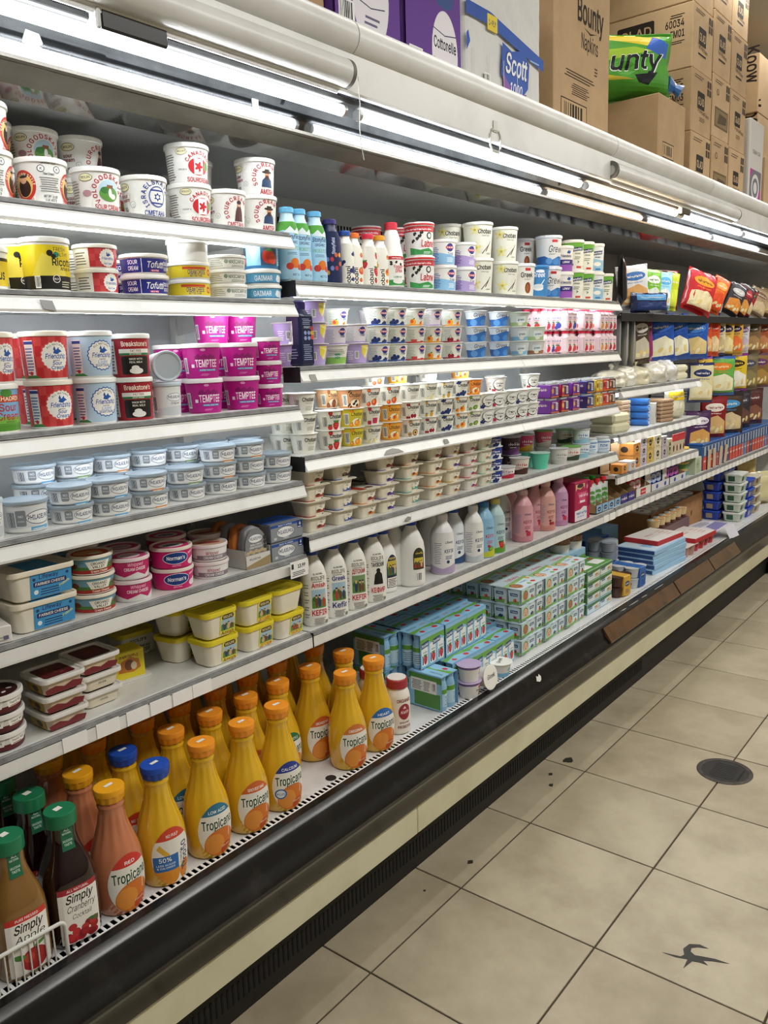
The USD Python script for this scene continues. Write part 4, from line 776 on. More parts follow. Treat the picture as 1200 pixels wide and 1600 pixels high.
def _c32(t):
    H = .122; a = Art(); a.text('Chobani', .014, .082, .0150, '#262420', w=.056); a.text('Greek Yogurt', .016, .072, .0050, '#6a665c', False, w=.030); flower(a, -.024, .094, .016); flower(a, -.020, .034, .018); a.poly([(.016, .022), (.038, .058), (.040, .057), (.019, .021)], '#3a2c1c'); a.poly([(.000, .014), (.030, .046), (.032, .045), (.003, .013)], '#4a3a24'); a.lines(.02, .045, .012, .018, 2, '#8a867a'); round_tub(t, .0450, .0530, H, body='#efeedd', lid='#f0efe4', art=a, lidh=.011)
K('chob_large', 'yogurt_tub', 'tub', 'large cream tub with vanilla flowers', .122, .0555, _c32)
def _g32(body, seed):
    def fn(t):
        H = .122; a = Art()
        if seed == 0: a.text('Greek', .008, .070, .0180, '#262220', w=.052); a.rect(.0, .022, .094, .104, '#c8343a', .002); a.text('yogurt', .010, .060, .006, '#6a665c', False); a.fruit('almond', .012, .030, .017)
        elif seed == 1: a.rect(-.17, .17, .004, H - .012, '#3f86c2'); a.text('Greek', .006, .076, .0180, '#f4f8fc', w=.054, slant=10); a.ell(.006, .034, .022, .010, '#f1f2f0', q=5); a.ell(.006, .042, .022, .008, '#dfe6ea', q=5); a.poly([(.010, .042), (.030, .068), (.033, .066), (.014, .040)], '#e9eef2'); a.ell(.012, .098, .018, .006, '#f4f8fc', q=4)
        else: a.rect(.0, .024, .094, .104, '#c8343a', .002); a.text('Gre', .004, .056, .0260, '#2c2a28', False, w=.040, slant=10); a.text('ek', .038, .056, .0210, '#2c2a28', False, w=.022, slant=10); a.poly([(-.17, .004), (.17, .004), (.17, .034), (.03, .040), (.0, .026), (-.03, .042), (-.17, .034)], '#2f6fb4'); a.ell(-.012, .022, .014, .012, '#5f9ad2', q=5); a.ell(.020, .020, .016, .013, '#4f8aca', q=5); a.lines(-.014, .018, .046, .052, 2, '#8a867a')
        round_tub(t, .0455, .0530, H, body=body, art=a, lidh=.012, lid='#3f86c2' if seed == 1 else '#e4e8ee')
    return fn
K('greek_almond', 'yogurt_tub', 'tub', 'large white tub with almond picture', .122, .0555, _g32('#f2efe6', 0))
K('greek_blue', 'yogurt_tub', 'tub', 'large blue tub with white lettering', .122, .0555, _g32('#4f92ca', 1))
K('greek_wave', 'yogurt_tub', 'tub', 'large white tub with blue wave base', .122, .0555, _g32('#ebebe8', 2))
def _frp(t):
    H = .106; a = Art(); a.rect(-.16, .16, .004, .030, '#9a5ab8'); a.rect(-.16, .16, .030, .050, '#3a2a7a'); a.text('Friendship', .008, .060, .010, '#20306a', w=.050, slant=8); a.text('LOWFAT', .010, .036, .008, '#fff', w=.034); a.poly([(.010, .078), (.020, .088), (.026, .082), (.034, .090), (.026, .074), (.016, .074)], '#1f57a6'); round_tub(t, .0430, .0475, H, art=a, lidh=.012)
K('friend_purple', 'cottage_cheese_tub', 'tub', 'white tub with purple band', .106, .050, _frp)
def _stc(t):
    H = .122; a = Art(); a.poly([(-.2, H - .012), (.2, H - .012), (.2, H - .040), (.07, H - .034), (.03, H - .046), (-.01, H - .032), (-.05, H - .044), (-.2, H - .036)], '#6aae3a'); a.poly([(-.018, H - .050), (.034, H - .044), (.036, H - .028), (-.016, H - .034)], '#2a3f6a'); a.text('Stonyfield', .009, H - .043, .0085, '#f2f4f6', w=.046, rot=6); a.text('ORGANIC', .010, H - .060, .0060, '#4a6a3a', w=.028); a.lines(-.006, .026, H - .080, H - .066, 2, '#7a8a6a'); a.text('>', .012, .026, .014, '#4a5a3a'); a.ell(-.016, .020, .007, .006, '#5a5a32', q=4); a.rect(.004, .030, .006, .014, '#c84a3a', .002); a.ell(-.018, .034, .006, .005, '#7aa04a', q=3)
    round_tub(t, .0440, .0480, H, body='#eef0e6', art=a, lidh=.013, lid='#eef0ea')
K('stony_large', 'yogurt_tub', 'tub', 'tall white tub with green hill print', .122, .0505, _stc)
def _stb(t):
    H = .122; a = Art(); a.poly([(-.2, .006), (.2, .006), (.2, .060), (.03, .050), (-.03, .062), (-.2, .050)], '#9cc6e2'); a.poly([(-.018, H - .052), (.034, H - .046), (.036, H - .030), (-.016, H - .036)], '#2a3f6a'); a.text('Stonyfield', .009, H - .045, .0085, '#f2f4f6', w=.046, rot=6); a.ell(.010, .034, .018, .009, '#f4f4f0', q=5); a.text('ORGANIC', .010, H - .062, .006, '#3a5a8a', w=.028); a.rect(.0, .026, .008, .016, '#3f86c2'); round_tub(t, .0440, .0480, H, body='#e6edf2', art=a, lidh=.013)
K('stony_blue', 'yogurt_tub', 'tub', 'tall white tub with pale blue base', .122, .0505, _stb)
# --- small yogurt cups
def cup(draw, H=.056, rb=.0300, rt=.0390, body='#f1f0e4', lid='#e9e9e4'):
    def fn(t):
        a = Art(); draw(a) if draw else None; round_tub(t, rb, rt, H, body=body, lid=lid, art=a if draw else None, foil=True, lidr=rt + .0035, seg=36)
    return fn
def fage(fr, col='#7f9a4a', plain=False):
    def d(a):
        a.ell(.016, .037, .0105, .0105, '#3a3580', q=5); a.rect(.004, .028, .0345, .0405, '#c8343a'); a.text('FAGE', .016, .0352, .0045, '#fff', w=.020); a.text('Total', .017, .0215, .0070, '#4a5a8a', w=.019, slant=8); a.lines(-.034, -.008, .008, .046, 8, '#bcc4ba', 3)
        if fr: a.fruit(fr, -.012, .0130, .0110); a.fruit(fr, .020, .0085, .0075)
        if col: a.poly([(-.1, .002), (.1, .002), (.1, .006), (-.1, .006)], col)
    return d
K('cup_fage_blueberry', 'yogurt_cup', 'cup', 'white cup with blueberries and round badge', .054, .0425, cup(fage('blueberry', '#3f5a9e')))
K('cup_fage_melon', 'yogurt_cup', 'cup', 'white cup with red melon slice', .054, .0425, cup(fage('melon', '#c83a3a')))
K('cup_fage_peach', 'yogurt_cup', 'cup', 'white cup with orange fruit and badge', .054, .0425, cup(fage('mango', '#e09a3a')))
K('cup_fage_cherry', 'yogurt_cup', 'cup', 'white cup with cherries and badge', .054, .0425, cup(fage('cherry', '#a82a3a')))
K('cup_fage_plain', 'yogurt_cup', 'cup', 'plain white and lilac cup with badge', .054, .0425, cup(fage(None, '#b9a3d6'), body='#ece6ee'))
def _lil(a): a.rect(-.12, .12, .002, .046, '#b9a3d6'); a.poly([(.010, .052), (.012, .030), (.026, .014), (.036, .030), (.034, .052)], '#ead84a'); a.barcode(-.010, .002, .014, .036); a.lines(-.034, -.014, .012, .040, 5, '#e8e0f0', 3); a.poly([(.006, .050), (.030, .040), (.020, .020), (.030, .016), (.040, .046)], '#f0ea9a')
K('cup_lilac', 'yogurt_cup', 'cup', 'lilac cup with yellow flash and barcode', .058, .0435, cup(_lil, H=.060, rt=.040, body='#b9a3d6'))
def _grn(a): a.rect(-.12, .12, .002, .020, '#8fbf5a'); a.lines(-.03, .03, .026, .044, 4, '#9aa08a'); a.rect(-.006, .010, .016, .030, '#4a9a6a', .002); a.text('NON', .002, .020, .0055, '#fff')
K('cup_green', 'yogurt_cup', 'cup', 'white cup with green base band', .054, .0425, cup(_grn))
def _gbl(a): a.poly([(-.12, .002), (.12, .002), (.12, .030), (.02, .038), (-.02, .026), (-.12, .032)], '#2f6ab2'); a.ell(-.018, .014, .014, .011, '#5f96d0', q=5); a.ell(.022, .014, .014, .011, '#4a86c6', q=5); a.text('Greek', .004, .034, .0130, '#24304e', False, w=.044, slant=10)
K('cup_greek', 'yogurt_cup', 'cup', 'white cup with blue waves, script lettering', .054, .0425, cup(_gbl, body='#dfe6ee'))
def _clr(col):
    def d(a): a.rect(-.12, .12, .004, .018, col); a.rect(-.016, .020, .016, .040, '#dfe6e6', .003); a.text('greek', .002, .024, .0075, '#3a5a6a', w=.026); a.ell(.0, .012, .010, .006, '#e9e2d2', q=4)
    return d
K('cup_clear_blue', 'yogurt_cup', 'cup', 'clear cup with light blue base', .054, .0425, cup(_clr('#7fb6d6'), body='#d4dbdc'))
K('cup_clear_brown', 'yogurt_cup', 'cup', 'clear cup with brown base', .054, .0425, cup(_clr('#9a6a4a'), body='#d9d6d0'))
K('cup_clear_green', 'yogurt_cup', 'cup', 'clear cup with pale green lid', .054, .0425, cup(_clr('#a8c08a'), body='#d6dcd0', lid='#c3d6a6'))
def chob(fr=None, tint=None, dark='#262420', two=None):
    def d(a):
        if tint: a.rect(-.12, .12, .002, .054, tint); a.ell(.010, .016, .016, .011, '#f7f2dc', q=5)
        a.text('Chobani', .012, .0345, .0105, dark, w=.042); a.text('Greek Yogurt', .012, .028, .0034, '#8a867a', False, w=.022); a.barcode(-.031, -.015, .008, .042, '#3a3a38', '#e4e3d8')
        if fr: a.fruit(fr, .012, .0130, .0105); a.fruit(two or fr, -.008, .0075, .0070); a.fruit(two or fr, .034, .0480, .0050); a.fruit(two or fr, -.006, .0485, .0055)
        if not fr: a.lines(.0, .026, .010, .022, 3, '#b9b6a6', 3)
    return d
for key, fr, tint, look in (('plain', None, None, 'plain white cup with black lettering'), ('strawberry', 'strawberry', None, 'white cup with strawberry'), ('vanilla', 'vanilla', None, 'white cup with vanilla flower and pod'), ('passion', 'passion', None, 'white cup with passion fruit'), ('cherry', 'cherry', None, 'white cup with dark cherry'), ('blueberry', 'blueberry', None, 'white cup with single blueberries'), ('mango', 'mango', None, 'white cup with red and gold mango'), ('lime', 'lime', None, 'white cup with green lime'), ('pineapple', 'pineapple', None, 'white cup with pineapple top'), ('raspberry', 'raspberry', None, 'white cup with raspberry'), ('peach', 'peach', None, 'white cup with red orange peach'), ('coffee', 'bean', '#c98f5e', 'tan cup with coffee beans'), ('lemon', 'orange', '#d9c832', 'bright yellow fruit cup'), ('pumpkin', 'mango', '#e8862e', 'bright orange fruit cup'), ('apricot', 'mango', '#eba63a', 'amber orange fruit cup'), ('almond', 'almond', '#d9a878', 'light tan cup with almonds')):
    K('cup_' + key, 'yogurt_cup', 'cup', look, .0555, .0425, cup(chob(fr, tint), H=.0575, body=tint or '#f1f0e4'))
def _bw(seed):
    def d(a):
        r = random.Random(seed); a.ell(.008, .028, .024, .021, '#35332f', q=7); a.ell(.009, .029, .0222, .0192, '#efeee8', q=7); a.text('Chobani', .010, .030, .0068, '#262420', w=.030); a.text('Less Sugar', .010, .022, .004, '#56524a', w=.024); a.fruit(('blueberry', 'raspberry', 'bean', 'cherry')[seed % 4], -.014, .010, .0075); a.lines(-.040, -.022, .010, .040, 5, '#a5a39c', seed)
        for k in range(4): a.ell(-.03 + .02 * k, .006 + .03 * r.random(), .004, .0025, '#3a3834', rot=r.random() * 180, q=3)
    return d
for s in range(4): K('cup_ring_%d' % s, 'yogurt_cup', 'cup', 'white cup with thin black ring and %s' % ('blue berries', 'red berries', 'brown beans', 'dark cherries')[s], .0555, .0425, cup(_bw(s), H=.0575, body='#ecece8'))
def _lala(t, cols=('#c8243a', '#3f4fae')):
    """shrink pack of pink drink bottles: 2 x 3"""
    for i in range(2):
        for j in range(3):
            m = lathe([(1e-4, 0), (.0185, .0), (.0205, .004), (.0205, .060), (.017, .072), (.0135, .078), (.0135, .084), (1e-4, .084)], 20); m.apply_translation((-.0215 + .043 * i, -.043 + .043 * j, 0)); b = put('drink_bottle', m, plastic('#f0d9de', .3), t)
            c = lathe([(1e-4, .083), (.0150, .083), (.0150, .0925), (.013, .094), (1e-4, .094)], 16); c.apply_translation((-.0215 + .043 * i, -.043 + .043 * j, 0)); put('cap', c, plastic('#d8344e', .35), b)
    a = Art(); a.rect(-.042, .042, .006, .070, '#f3dde2')
    for x, fr in ((-.022, cols[0]), (.020, cols[1])): a.text('LaLa', x, .050, .0085, '#2a4a8a', w=.028, slant=10); a.text('Yogurt', x, .042, .005, '#c8243a', w=.024); a.ell(x + .004, .022, .0125, .0125, fr, q=5); a.ell(x - .006, .014, .008, .008, fr, q=4); a.ell(x + .0, .036, .010, .003, '#4a8a4a', q=3)
    put('sleeve', rbox(-.0425, .0425, -.0655, .0655, .005, .071, .006), plastic('#f1dce1', .25), t, smooth=False); panel(a, (0, -.0655, 0), (1, 0, 0), (0, 0, 1), t, 'sleeve_print'); panel(a, (-.0425, 0, 0), (0, -1, 0), (0, 0, 1), t, 'side_print')
for k_, c_, l_ in (('lala_red', ('#c8243a', '#d84a4a'), 'red fruit'), ('lala_blue', ('#c8243a', '#3f4fae'), 'red and blue fruit'), ('lala_gold', ('#e0a03a', '#d8763a'), 'yellow fruit'), ('lala_plum', ('#a8243a', '#c8303a'), 'dark red fruit')):
    K(k_, 'drink_bottle_pack', 'multipack', 'pink pack of small drink bottles, %s' % l_, .094, .066, lambda t, c_=c_: _lala(t, c_))
# --- third middle shelf: sleeved dessert packs
def _dst(c1, c2, c3, clearlid=True):
    def fn(t):
        f = Art(); f.rect(-.034, .034, .003, .054, c1); f.rect(-.034, -.008, .006, .050, c2, .003); f.ell(-.020, .030, .009, .011, c3, q=5); f.barcode(.008, .026, .014, .044); f.rect(-.034, .034, .003, .008, '#d8762e'); f.glyphs(-.004, .044, .006, .04, '#f6efd8')
        put('sleeve', rbox(-.034, .034, -.068, .068, 0, .055, .003), mat('card_' + c1[1:], c1, .4), t, smooth=False); panel(f, (0, -.068, 0), (1, 0, 0), (0, 0, 1), t, 'front_print'); l = Art(); l.rect(-.066, .066, .004, .052, c2); l.ell(-.02, .028, .02, .018, c3, q=5); l.glyphs(.024, .030, .010, .05, '#f6efd8', 4); panel(l, (-.034, 0, 0), (0, -1, 0), (0, 0, 1), t, 'side_print')
        for k in range(4): m = rloft([(.058, .028, .006, .055, 0, -.048 + k * .032), (.060, .030, .006, .0615, 0, -.048 + k * .032), (.062, .031, .006, .063, 0, -.048 + k * .032)]); put('cup_lid', m, plastic('#c9cbc8', .2), t, smooth=40)
    return fn
for k_, c_, l_ in (('dessert_purple', ('#6a2a86', '#7a3a9a', '#e0a83a'), 'purple sleeved dessert pack with gold spot'), ('dessert_plum', ('#4a2360', '#b8344a', '#e8c06a'), 'plum and red sleeved dessert pack'), ('dessert_navy', ('#2a3f86', '#3a2a5a', '#c8a06a'), 'navy sleeved dessert pack'), ('dessert_yellow', ('#c9a52e', '#e6c94a', '#8a5a2a'), 'yellow sleeved dessert pack'), ('dessert_red', ('#b8322e', '#d8483a', '#6a2a1a'), 'red sleeved dessert pack'), ('dessert_brown', ('#5a3426', '#7a4a32', '#d9b38a'), 'brown sleeved dessert pack')):
    K(k_, 'dessert_pack', 'dessert pack', l_, .0635, .068, _dst(*c_))
# --- fourth middle shelf: flip cups
def flip(c1, c2, body='#e6e0cc', word='Chobani', sub='Flip', dark='#262420'):
    def fn(t):
        H = .045; put('cup', rloft([(.060, .056, .010, 0), (.064, .060, .012, .002), (.082, .074, .014, H - .002)]), plastic(body, .4), t, smooth=40)
        put('rim', rloft([(.088, .080, .016, H - .0032), (.106, .090, .018, H - .0026, .006, 0), (.106, .090, .018, H - .001, .006, 0), (.104, .088, .017, H - .0006, .006, 0)]), plastic(body, .4), t, smooth=40)
        tp = Art(); tp.rect(-.044, .056, -.042, .042, '#efeadc', .014); tp.rect(-.038, .0, -.036, .036, c1, .01); tp.text(word, .026, .010, .009, dark, w=.04); tp.ell(.026, -.014, .018, .012, c2, q=5); panel(tp, (0, 0, H - .0006), (1, 0, 0), (0, 1, 0), t, 'foil_lid')
        a = Art(); a.poly([(-.002, .007), (.030, .007), (.034, .040), (-.004, .040)], '#efe9d8'); a.text(word, .0150, .0300, .0062, dark, w=.032); a.text(sub, .0135, .0235, .0048, '#56524a', slant=10); a.poly([(-.001, .008), (.030, .008), (.031, .019), (-.002, .017)], c1); a.ell(.008, .015, .007, .004, c2, q=4); a.ell(.022, .0175, .005, .003, '#f4efe2', q=3); s = .007 / (H - .004); panel(a, (0, -.0300 + s * .002 - .0003, 0), (1, 0, 0), (0, -s, 1), t)
        sd = Art(); sd.poly([(-.016, .007), (.016, .007), (.018, .040), (-.018, .040)], '#efe9d8'); sd.rect(-.014, .014, .008, .018, c1); sd.text(word, 0, .028, .006, dark, w=.03); s2 = .009 / (H - .004); panel(sd, (.032 - s2 * .002 + .0003, 0, 0), (0, 1, 0), (s2, 0, 1), t, 'end_label')
    return fn
for k_, c_, l_ in (('flip_red', ('#a8402e', '#5a2a1c'), 'red brown'), ('flip_black', ('#3a302a', '#8a6a4a'), 'black'), ('flip_blue', ('#2f52a8', '#e9e2ce'), 'blue'), ('flip_orange', ('#d8862e', '#7a3a1e'), 'orange'), ('flip_purple', ('#5a3a9a', '#2a2a5a'), 'purple'), ('flip_teal', ('#3a9aa0', '#e8d8a0'), 'teal'), ('flip_brown', ('#7a4a2a', '#3a2418'), 'brown'), ('flip_gold', ('#c99a3a', '#4a3a6a'), 'gold')):
    K(k_, 'flip_yogurt_cup', 'cup', 'cream flip cup with %s label' % l_, .0445, .045, flip(*c_))
K('flip_redblue', 'flip_yogurt_cup', 'cup', 'pale flip cup with red and blue label', .0445, .045, flip('#c8342e', '#2f52a8', '#dcd9d2'))
K('flip_green', 'flip_yogurt_cup', 'cup', 'pale flip cup with green label', .0445, .045, flip('#6aa884', '#d8562e', '#dedccb'))
def small(c1, c2, word, tc='#ffffff', lid='#dfe2e4', H=.062, rb=.031, rt=.0385, fr=None):
    def fn(t):
        a = Art(); a.rect(-.13, .13, .002, H - .004, c1); a.poly([(-.13, .002), (.13, .002), (.13, H * .30), (.02, H * .42), (-.03, H * .25), (-.13, H * .36)], c2); (a.text(word, .004, H * .52, H * .17, tc, w=.044) if word else a.glyphs(.004, H * .52, H * .17, .044, tc)); a.lines(-.014, .022, H * .40, H * .48, 1, tc)
        if fr: a.fruit(fr, .008, H * .2, .010)
        round_tub(t, rb, rt, H, body=c1, lid=lid, art=a, foil=True, lidr=rt + .0035, seg=36)
    return fn
K('cup_blue_milk', 'yogurt_cup', 'cup', 'blue and white cup with dark berries', .0445, .0425, small('#2a3f8e', '#e9ebf0', '', H=.0465, rb=.034, rt=.039, fr='blueberry'))
K('cup_plum', 'yogurt_cup', 'cup', 'dark plum cup with purple band', .072, .0425, small('#4a3442', '#7a4a86', '', lid='#c9c2cc', H=.074, rb=.033, rt=.040))
K('cup_cream_red', 'yogurt_cup', 'cup', 'small white cup with dark red badge', .046, .0425, small('#e9e0e2', '#b8324a', '', '#5a2030', H=.047, rb=.033, rt=.039))
K('cup_sunset', 'yogurt_cup', 'cup', 'cup shaded from pink to yellow', .070, .0435, small('#d84a7a', '#e8b83a', '', H=.072, rb=.031, rt=.040))
K('cup_mint', 'yogurt_cup', 'cup', 'plain mint green cup', .066, .0435, lambda t: round_tub(t, .0300, .0395, .068, body='#62d2b4', lid='#c6efe2', foil=True, lidr=.042))
K('cup_pink', 'yogurt_cup', 'cup', 'white and pink cup with green lid edge', .070, .0435, small('#e0607e', '#f0e6e2', '', lid='#8fc05a', H=.072, rb=.031, rt=.040))
K('cup_white_plain', 'yogurt_cup', 'cup', 'plain pale grey cup', .066, .0435, small('#dcdad6', '#c9c7c4', '', '#8a8a88', H=.068, rb=.032, rt=.0395))
K('cup_cow', 'yogurt_cup', 'cup', 'white cup with dark meadow band, green lid', .062, .0435, small('#e9e9e2', '#3a4a3a', '', '#c23a3a', lid='#7cc25a', H=.064, rb=.034, rt=.042))
K('cup_sky', 'yogurt_cup', 'cup', 'white and sky blue cup', .064, .0435, small('#dfe9ee', '#9cc6dc', '', '#3f6fae', H=.066, rb=.033, rt=.0385))
K('cup_dark_bowl', 'yogurt_cup', 'cup', 'white cup with brown and red swirl', .066, .0435, small('#d9d2c8', '#4a302a', '', '#b83a2a', H=.068, rb=.031, rt=.0385))
def _jar(t):
    a = Art(); a.rect(-.13, .13, .012, .054, '#dfeaf2'); a.text('now', .0, .030, .016, '#3f6fb8', w=.038); a.lines(-.03, .03, .016, .026, 2, '#7a9ac8'); a.rect(-.13, .13, .050, .054, '#3f6fb8'); m = lathe([(1e-4, 0), (.032, 0), (.036, .004), (.037, .012), (.037, .058), (.034, .064), (.031, .066), (.031, .071), (1e-4, .071)], 32); put('jar', m, plastic('#cfdde6', .12), t, smooth=45); put('lid', lathe([(1e-4, .0695), (.0335, .0695), (.0335, .0735), (.031, .0745), (1e-4, .0745)], 32), plastic('#e3e6e8', .3), t); wrap(a, [(.0370, .0), (.0370, .058)], .037, t)
K('yogurt_jar', 'yogurt_jar', 'jar', 'small round jar with blue lettering', .0745, .0375, _jar)
# --- lowest middle shelf: kefir bottles
def sqb(H, r):      # square shouldered plastic bottle
    return [(r * .90, 0), (r * .98, .004), (r, .012), (r, H * .62), (r * .97, H * .68), (r * .80, H * .78), (r * .52, H * .87), (r * .40, H * .91), (r * .39, H * .96)]
def kef(word, wc, word2, seed, sky='#a9c9dd'):
    def fn(t):
        H = .222; a = Art(); a.text('ALL NATURAL', .004, .146, .0040, '#3a3a34', w=.026); a.text('BIOLIFE', .004, .132, .0095, '#4a4a2c', w=.036, bold=False); a.lines(-.012, .020, .127, .130, 1, '#6a6a60'); a.text(word, .004, .112, .0118, wc, w=.036)
        if seed == 9: a.poly([(-.008, .060), (.018, .060), (.015, .088), (.009, .098), (.002, .098), (-.005, .088)], '#1c1c1e'); a.ell(.005, .101, .0055, .006, '#1c1c1e', q=4); a.rect(.008, .014, .075, .092, '#2a2a2e')
        else: a.picture(-.014, .022, .056, .106, seed, sky)
        a.text(word2, .004, .036, .0145, '#c8202f' if seed != 5 else '#2b3f8a', w=.040); a.lines(-.012, .020, .010, .030, 6, '#7a7a72', seed); a.ell(.022, .016, .005, .005, '#8a8a82', q=4)
        for k in range(5): a.lines(-.034, -.020, .030 + k * .02, .044 + k * .02, 2, '#9a9a92', k)
        a.L = [(affinity.scale(g, 1.25, 1.1, origin=(.006, .06)), c) for g, c in a.L]; bottle(t, sqb(H, .0375), (.0185, H * .94, H + .004, '#2a4aa8'), body='#f0efe8', art=a, power=2.6, r0=.040)
    return fn
K('kefir_hat', 'kefir_bottle', 'bottle', 'white kefir bottle with hatted man picture', .226, .0385, kef('Amish', '#c8202f', 'KEFIR', 2))
K('kefir_greek', 'kefir_bottle', 'bottle', 'white kefir bottle with blue script and village', .226, .0385, kef('Greek', '#2b3f8a', 'Kefir', 5))
K('kefir_child', 'kefir_bottle', 'bottle', 'white kefir bottle with garden picture, red lettering', .226, .0385, kef('ДЕТСКИЙ', '#b8262c', 'KEFIR', 7, '#7a9a6a'))
K('kefir_black', 'kefir_bottle', 'bottle', 'white kefir bottle with black figure', .226, .0385, kef('ТАНОВСКИЙ', '#2a2a2e', 'КЕФИР', 9))
def _mlk(t):
    H = .210; p = [(.036, 0), (.040, .004), (.0405, .010), (.0405, .115), (.037, .135), (.026, .160), (.0175, .182), (.0165, .188), (.0165, .202)]; a = Art(); a.ell(.010, .086, .022, .042, '#2a2a48', q=6); a.rect(-.012, .032, .018, .086, '#2a2a48'); a.picture(-.009, .029, .060, .108, 4, '#c9b44a', '#4a7a3a'); a.text('KEFIR', .010, .112, .0065, '#f0d85a', w=.024); a.rect(-.010, .030, .020, .052, '#e9e6dc'); a.lines(-.008, .028, .024, .050, 5, '#3a3a40', 3); bottle(t, p, (.0190, .194, .214, '#2a4aa8'), body='#efefec', art=a, power=2.4)
K('milk_label', 'milk_bottle', 'bottle', 'white milk bottle with arched dark label', .214, .0405, _mlk)
def _jug(lbl):
    def fn(t):
        H = .224; p = [(.040, 0), (.044, .004), (.045, .012), (.045, .125), (.041, .150), (.029, .178), (.019, .198), (.0180, .204), (.0180, .214)]; a = Art()
        if lbl: a.ell(.014, .106, .020, .028, '#3a3a1e', q=6); a.rect(-.006, .034, .060, .104, '#3a3a1e'); a.picture(-.003, .031, .066, .100, 6, '#d9c24a', '#a8442e'); a.glyphs(.014, .112, .008, .022, '#f0d85a'); a.barcode(.004, .026, .020, .050)
        bottle(t, p, (.0205, .206, .228, '#2a4aa8'), body='#eeeeea', art=a if lbl else None, power=2.3)
    return fn
K('jug_plain', 'milk_bottle', 'bottle', 'blank white milk bottle with blue cap', .228, .045, _jug(False))
K('jug_label', 'milk_bottle', 'bottle', 'white milk bottle with colourful label and barcode', .228, .045, _jug(True))
def lifek(body, cap, band, word='KEFIR', pic=None, tc='#2a3f6a', big=False):
    def fn(t):
        H = .206; r = .0430 if big else .038; p = [(r * .92, 0), (r * .99, .004), (r, .012), (r, H * .58), (r * .98, H * .66), (r * .86, H * .75), (r * .62, H * .84), (r * .46, H * .885), (r * .44, H * .96)]; a = Art(); a.rect(-.14, .14, .004, .150, body)
        a.poly([(-.14, .004), (.14, .004), (.14, .026), (.04, .036), (-.01, .022), (-.06, .034), (-.14, .026)], band); a.text('Lifeway', .016, .112, .0085, '#2a3a5a', w=.032); a.text(word, .016, .078, .0125, tc, w=.040); a.lines(.0, .030, .056, .070, 3, tc, 3); a.lines(-.042, -.012, .040, .118, 12, '#9a94a8', 5); a.ell(.010, .046, .006, .006, tc, q=4)
        if pic: a.fruit(pic, .018, .036, .012)
        bottle(t, p, (r * .5, H * .93, H + .006, cap), body=body, art=a)
    return fn
K('lifeway_lilac', 'kefir_bottle', 'bottle', 'white kefir bottle with lilac base', .212, .043, lifek('#e9e9ea', '#e9e9ea', '#b9a6cc', big=True))
K('lifeway_navy', 'kefir_bottle', 'bottle', 'white kefir bottle with dark blue cap', .212, .038, lifek('#e4ecf2', '#1f4f9e', '#2a4a7a', pic=None))
K('lifeway_white', 'kefir_bottle', 'bottle', 'white kefir bottle with white cap', .212, .038, lifek('#efefec', '#e9e9e6', '#c9d2d8'))
K('lifeway_sky', 'kefir_bottle', 'bottle', 'sky blue kefir bottle with apple green base', .212, .038, lifek('#8fc0e0', '#3f86c2', '#c6cc3a', pic='lime', tc='#c8202f'))
K('lifeway_yellow', 'kefir_bottle', 'bottle', 'pale blue kefir bottle with yellow shoulder', .212, .038, lifek('#b9d4d6', '#e9d27a', '#5f9e3a', pic='strawberry'))
K('lifeway_pink', 'kefir_bottle', 'bottle', 'pink kefir bottle with red fruit', .212, .043, lifek('#d8a0aa', '#e0b6be', '#c98a98', pic='raspberry', tc='#9a2a4a', big=True))
K('lifeway_salmon', 'kefir_bottle', 'bottle', 'salmon pink kefir bottle with dark fruit', .212, .043, lifek('#d9a79f', '#e2bcb6', '#c98a80', pic='cherry', tc='#8a3a3a', big=True))
K('lifeway_mauve', 'kefir_bottle', 'bottle', 'mauve pink kefir bottle', .212, .043, lifek('#c69abc', '#d6b2cc', '#b684aa', pic='raspberry', tc='#7a2a6a', big=True))
# --- juice on the case deck
JUICE = lambda n, c: mat('juice_' + n, c, .08, coat=.8, spec=.6, bump=(70, .10))
def juice(liquid, cap, label, power=2.0):
    def fn(t):
        p = [(.044, 0), (.050, .004), (.0530, .014), (.0560, .050), (.0570, .085), (.0565, .105), (.0540, .125), (.0490, .146), (.0420, .166), (.0360, .184), (.0310, .202), (.0280, .222), (.0265, .236), (.0290, .241), (.0290, .246), (.0262, .249), (.0262, .262)]
        q = trimesh.util.concatenate([lathe([(1e-4, 0)] + p + [(1e-4, .262)], 56)])
        v = q.vertices.copy(); a = np.arctan2(v[:, 1], v[:, 0]); k = np.clip((v[:, 2] - .12) / .06, 0, 1) * np.clip((.245 - v[:, 2]) / .03, 0, 1); v[:, :2] *= (1 + .030 * k * np.sin(a * 12))[:, None]; q.vertices = v
        put('bottle', q, JUICE(*liquid), t, smooth=60)
        c = lathe([(1e-4, .2530), (.0285, .2530), (.0300, .2550), (.0322, .2690), (.0332, .2700), (.0332, .2805), (.0318, .2830), (1e-4, .2835)], 48); v = c.vertices.copy(); a = np.arctan2(v[:, 1], v[:, 0]); k = (v[:, 2] < .2695) & (np.hypot(v[:, 0], v[:, 1]) > .02); v[k, :2] *= (1 + .022 * np.sign(np.sin(a[k] * 12 + .1)))[:, None]; c.vertices = v
        cp = put('cap', c, plastic(cap, .32), t, smooth=40); s = Art(); s.rect(-.011, .011, -.005, .005, '#f1efe6'); panel(s, (0, .002, .2836), (.9, .3, 0), (-.3, .9, 0), cp, 'date_sticker')
        if label:
            A = Art(); label(A); A.L = [(affinity.scale(g, 1.24, 1.2, origin=(0, .064)), c_) for g, c_ in A.L]; wrap(A, p, .057, t, step=9)
    return fn
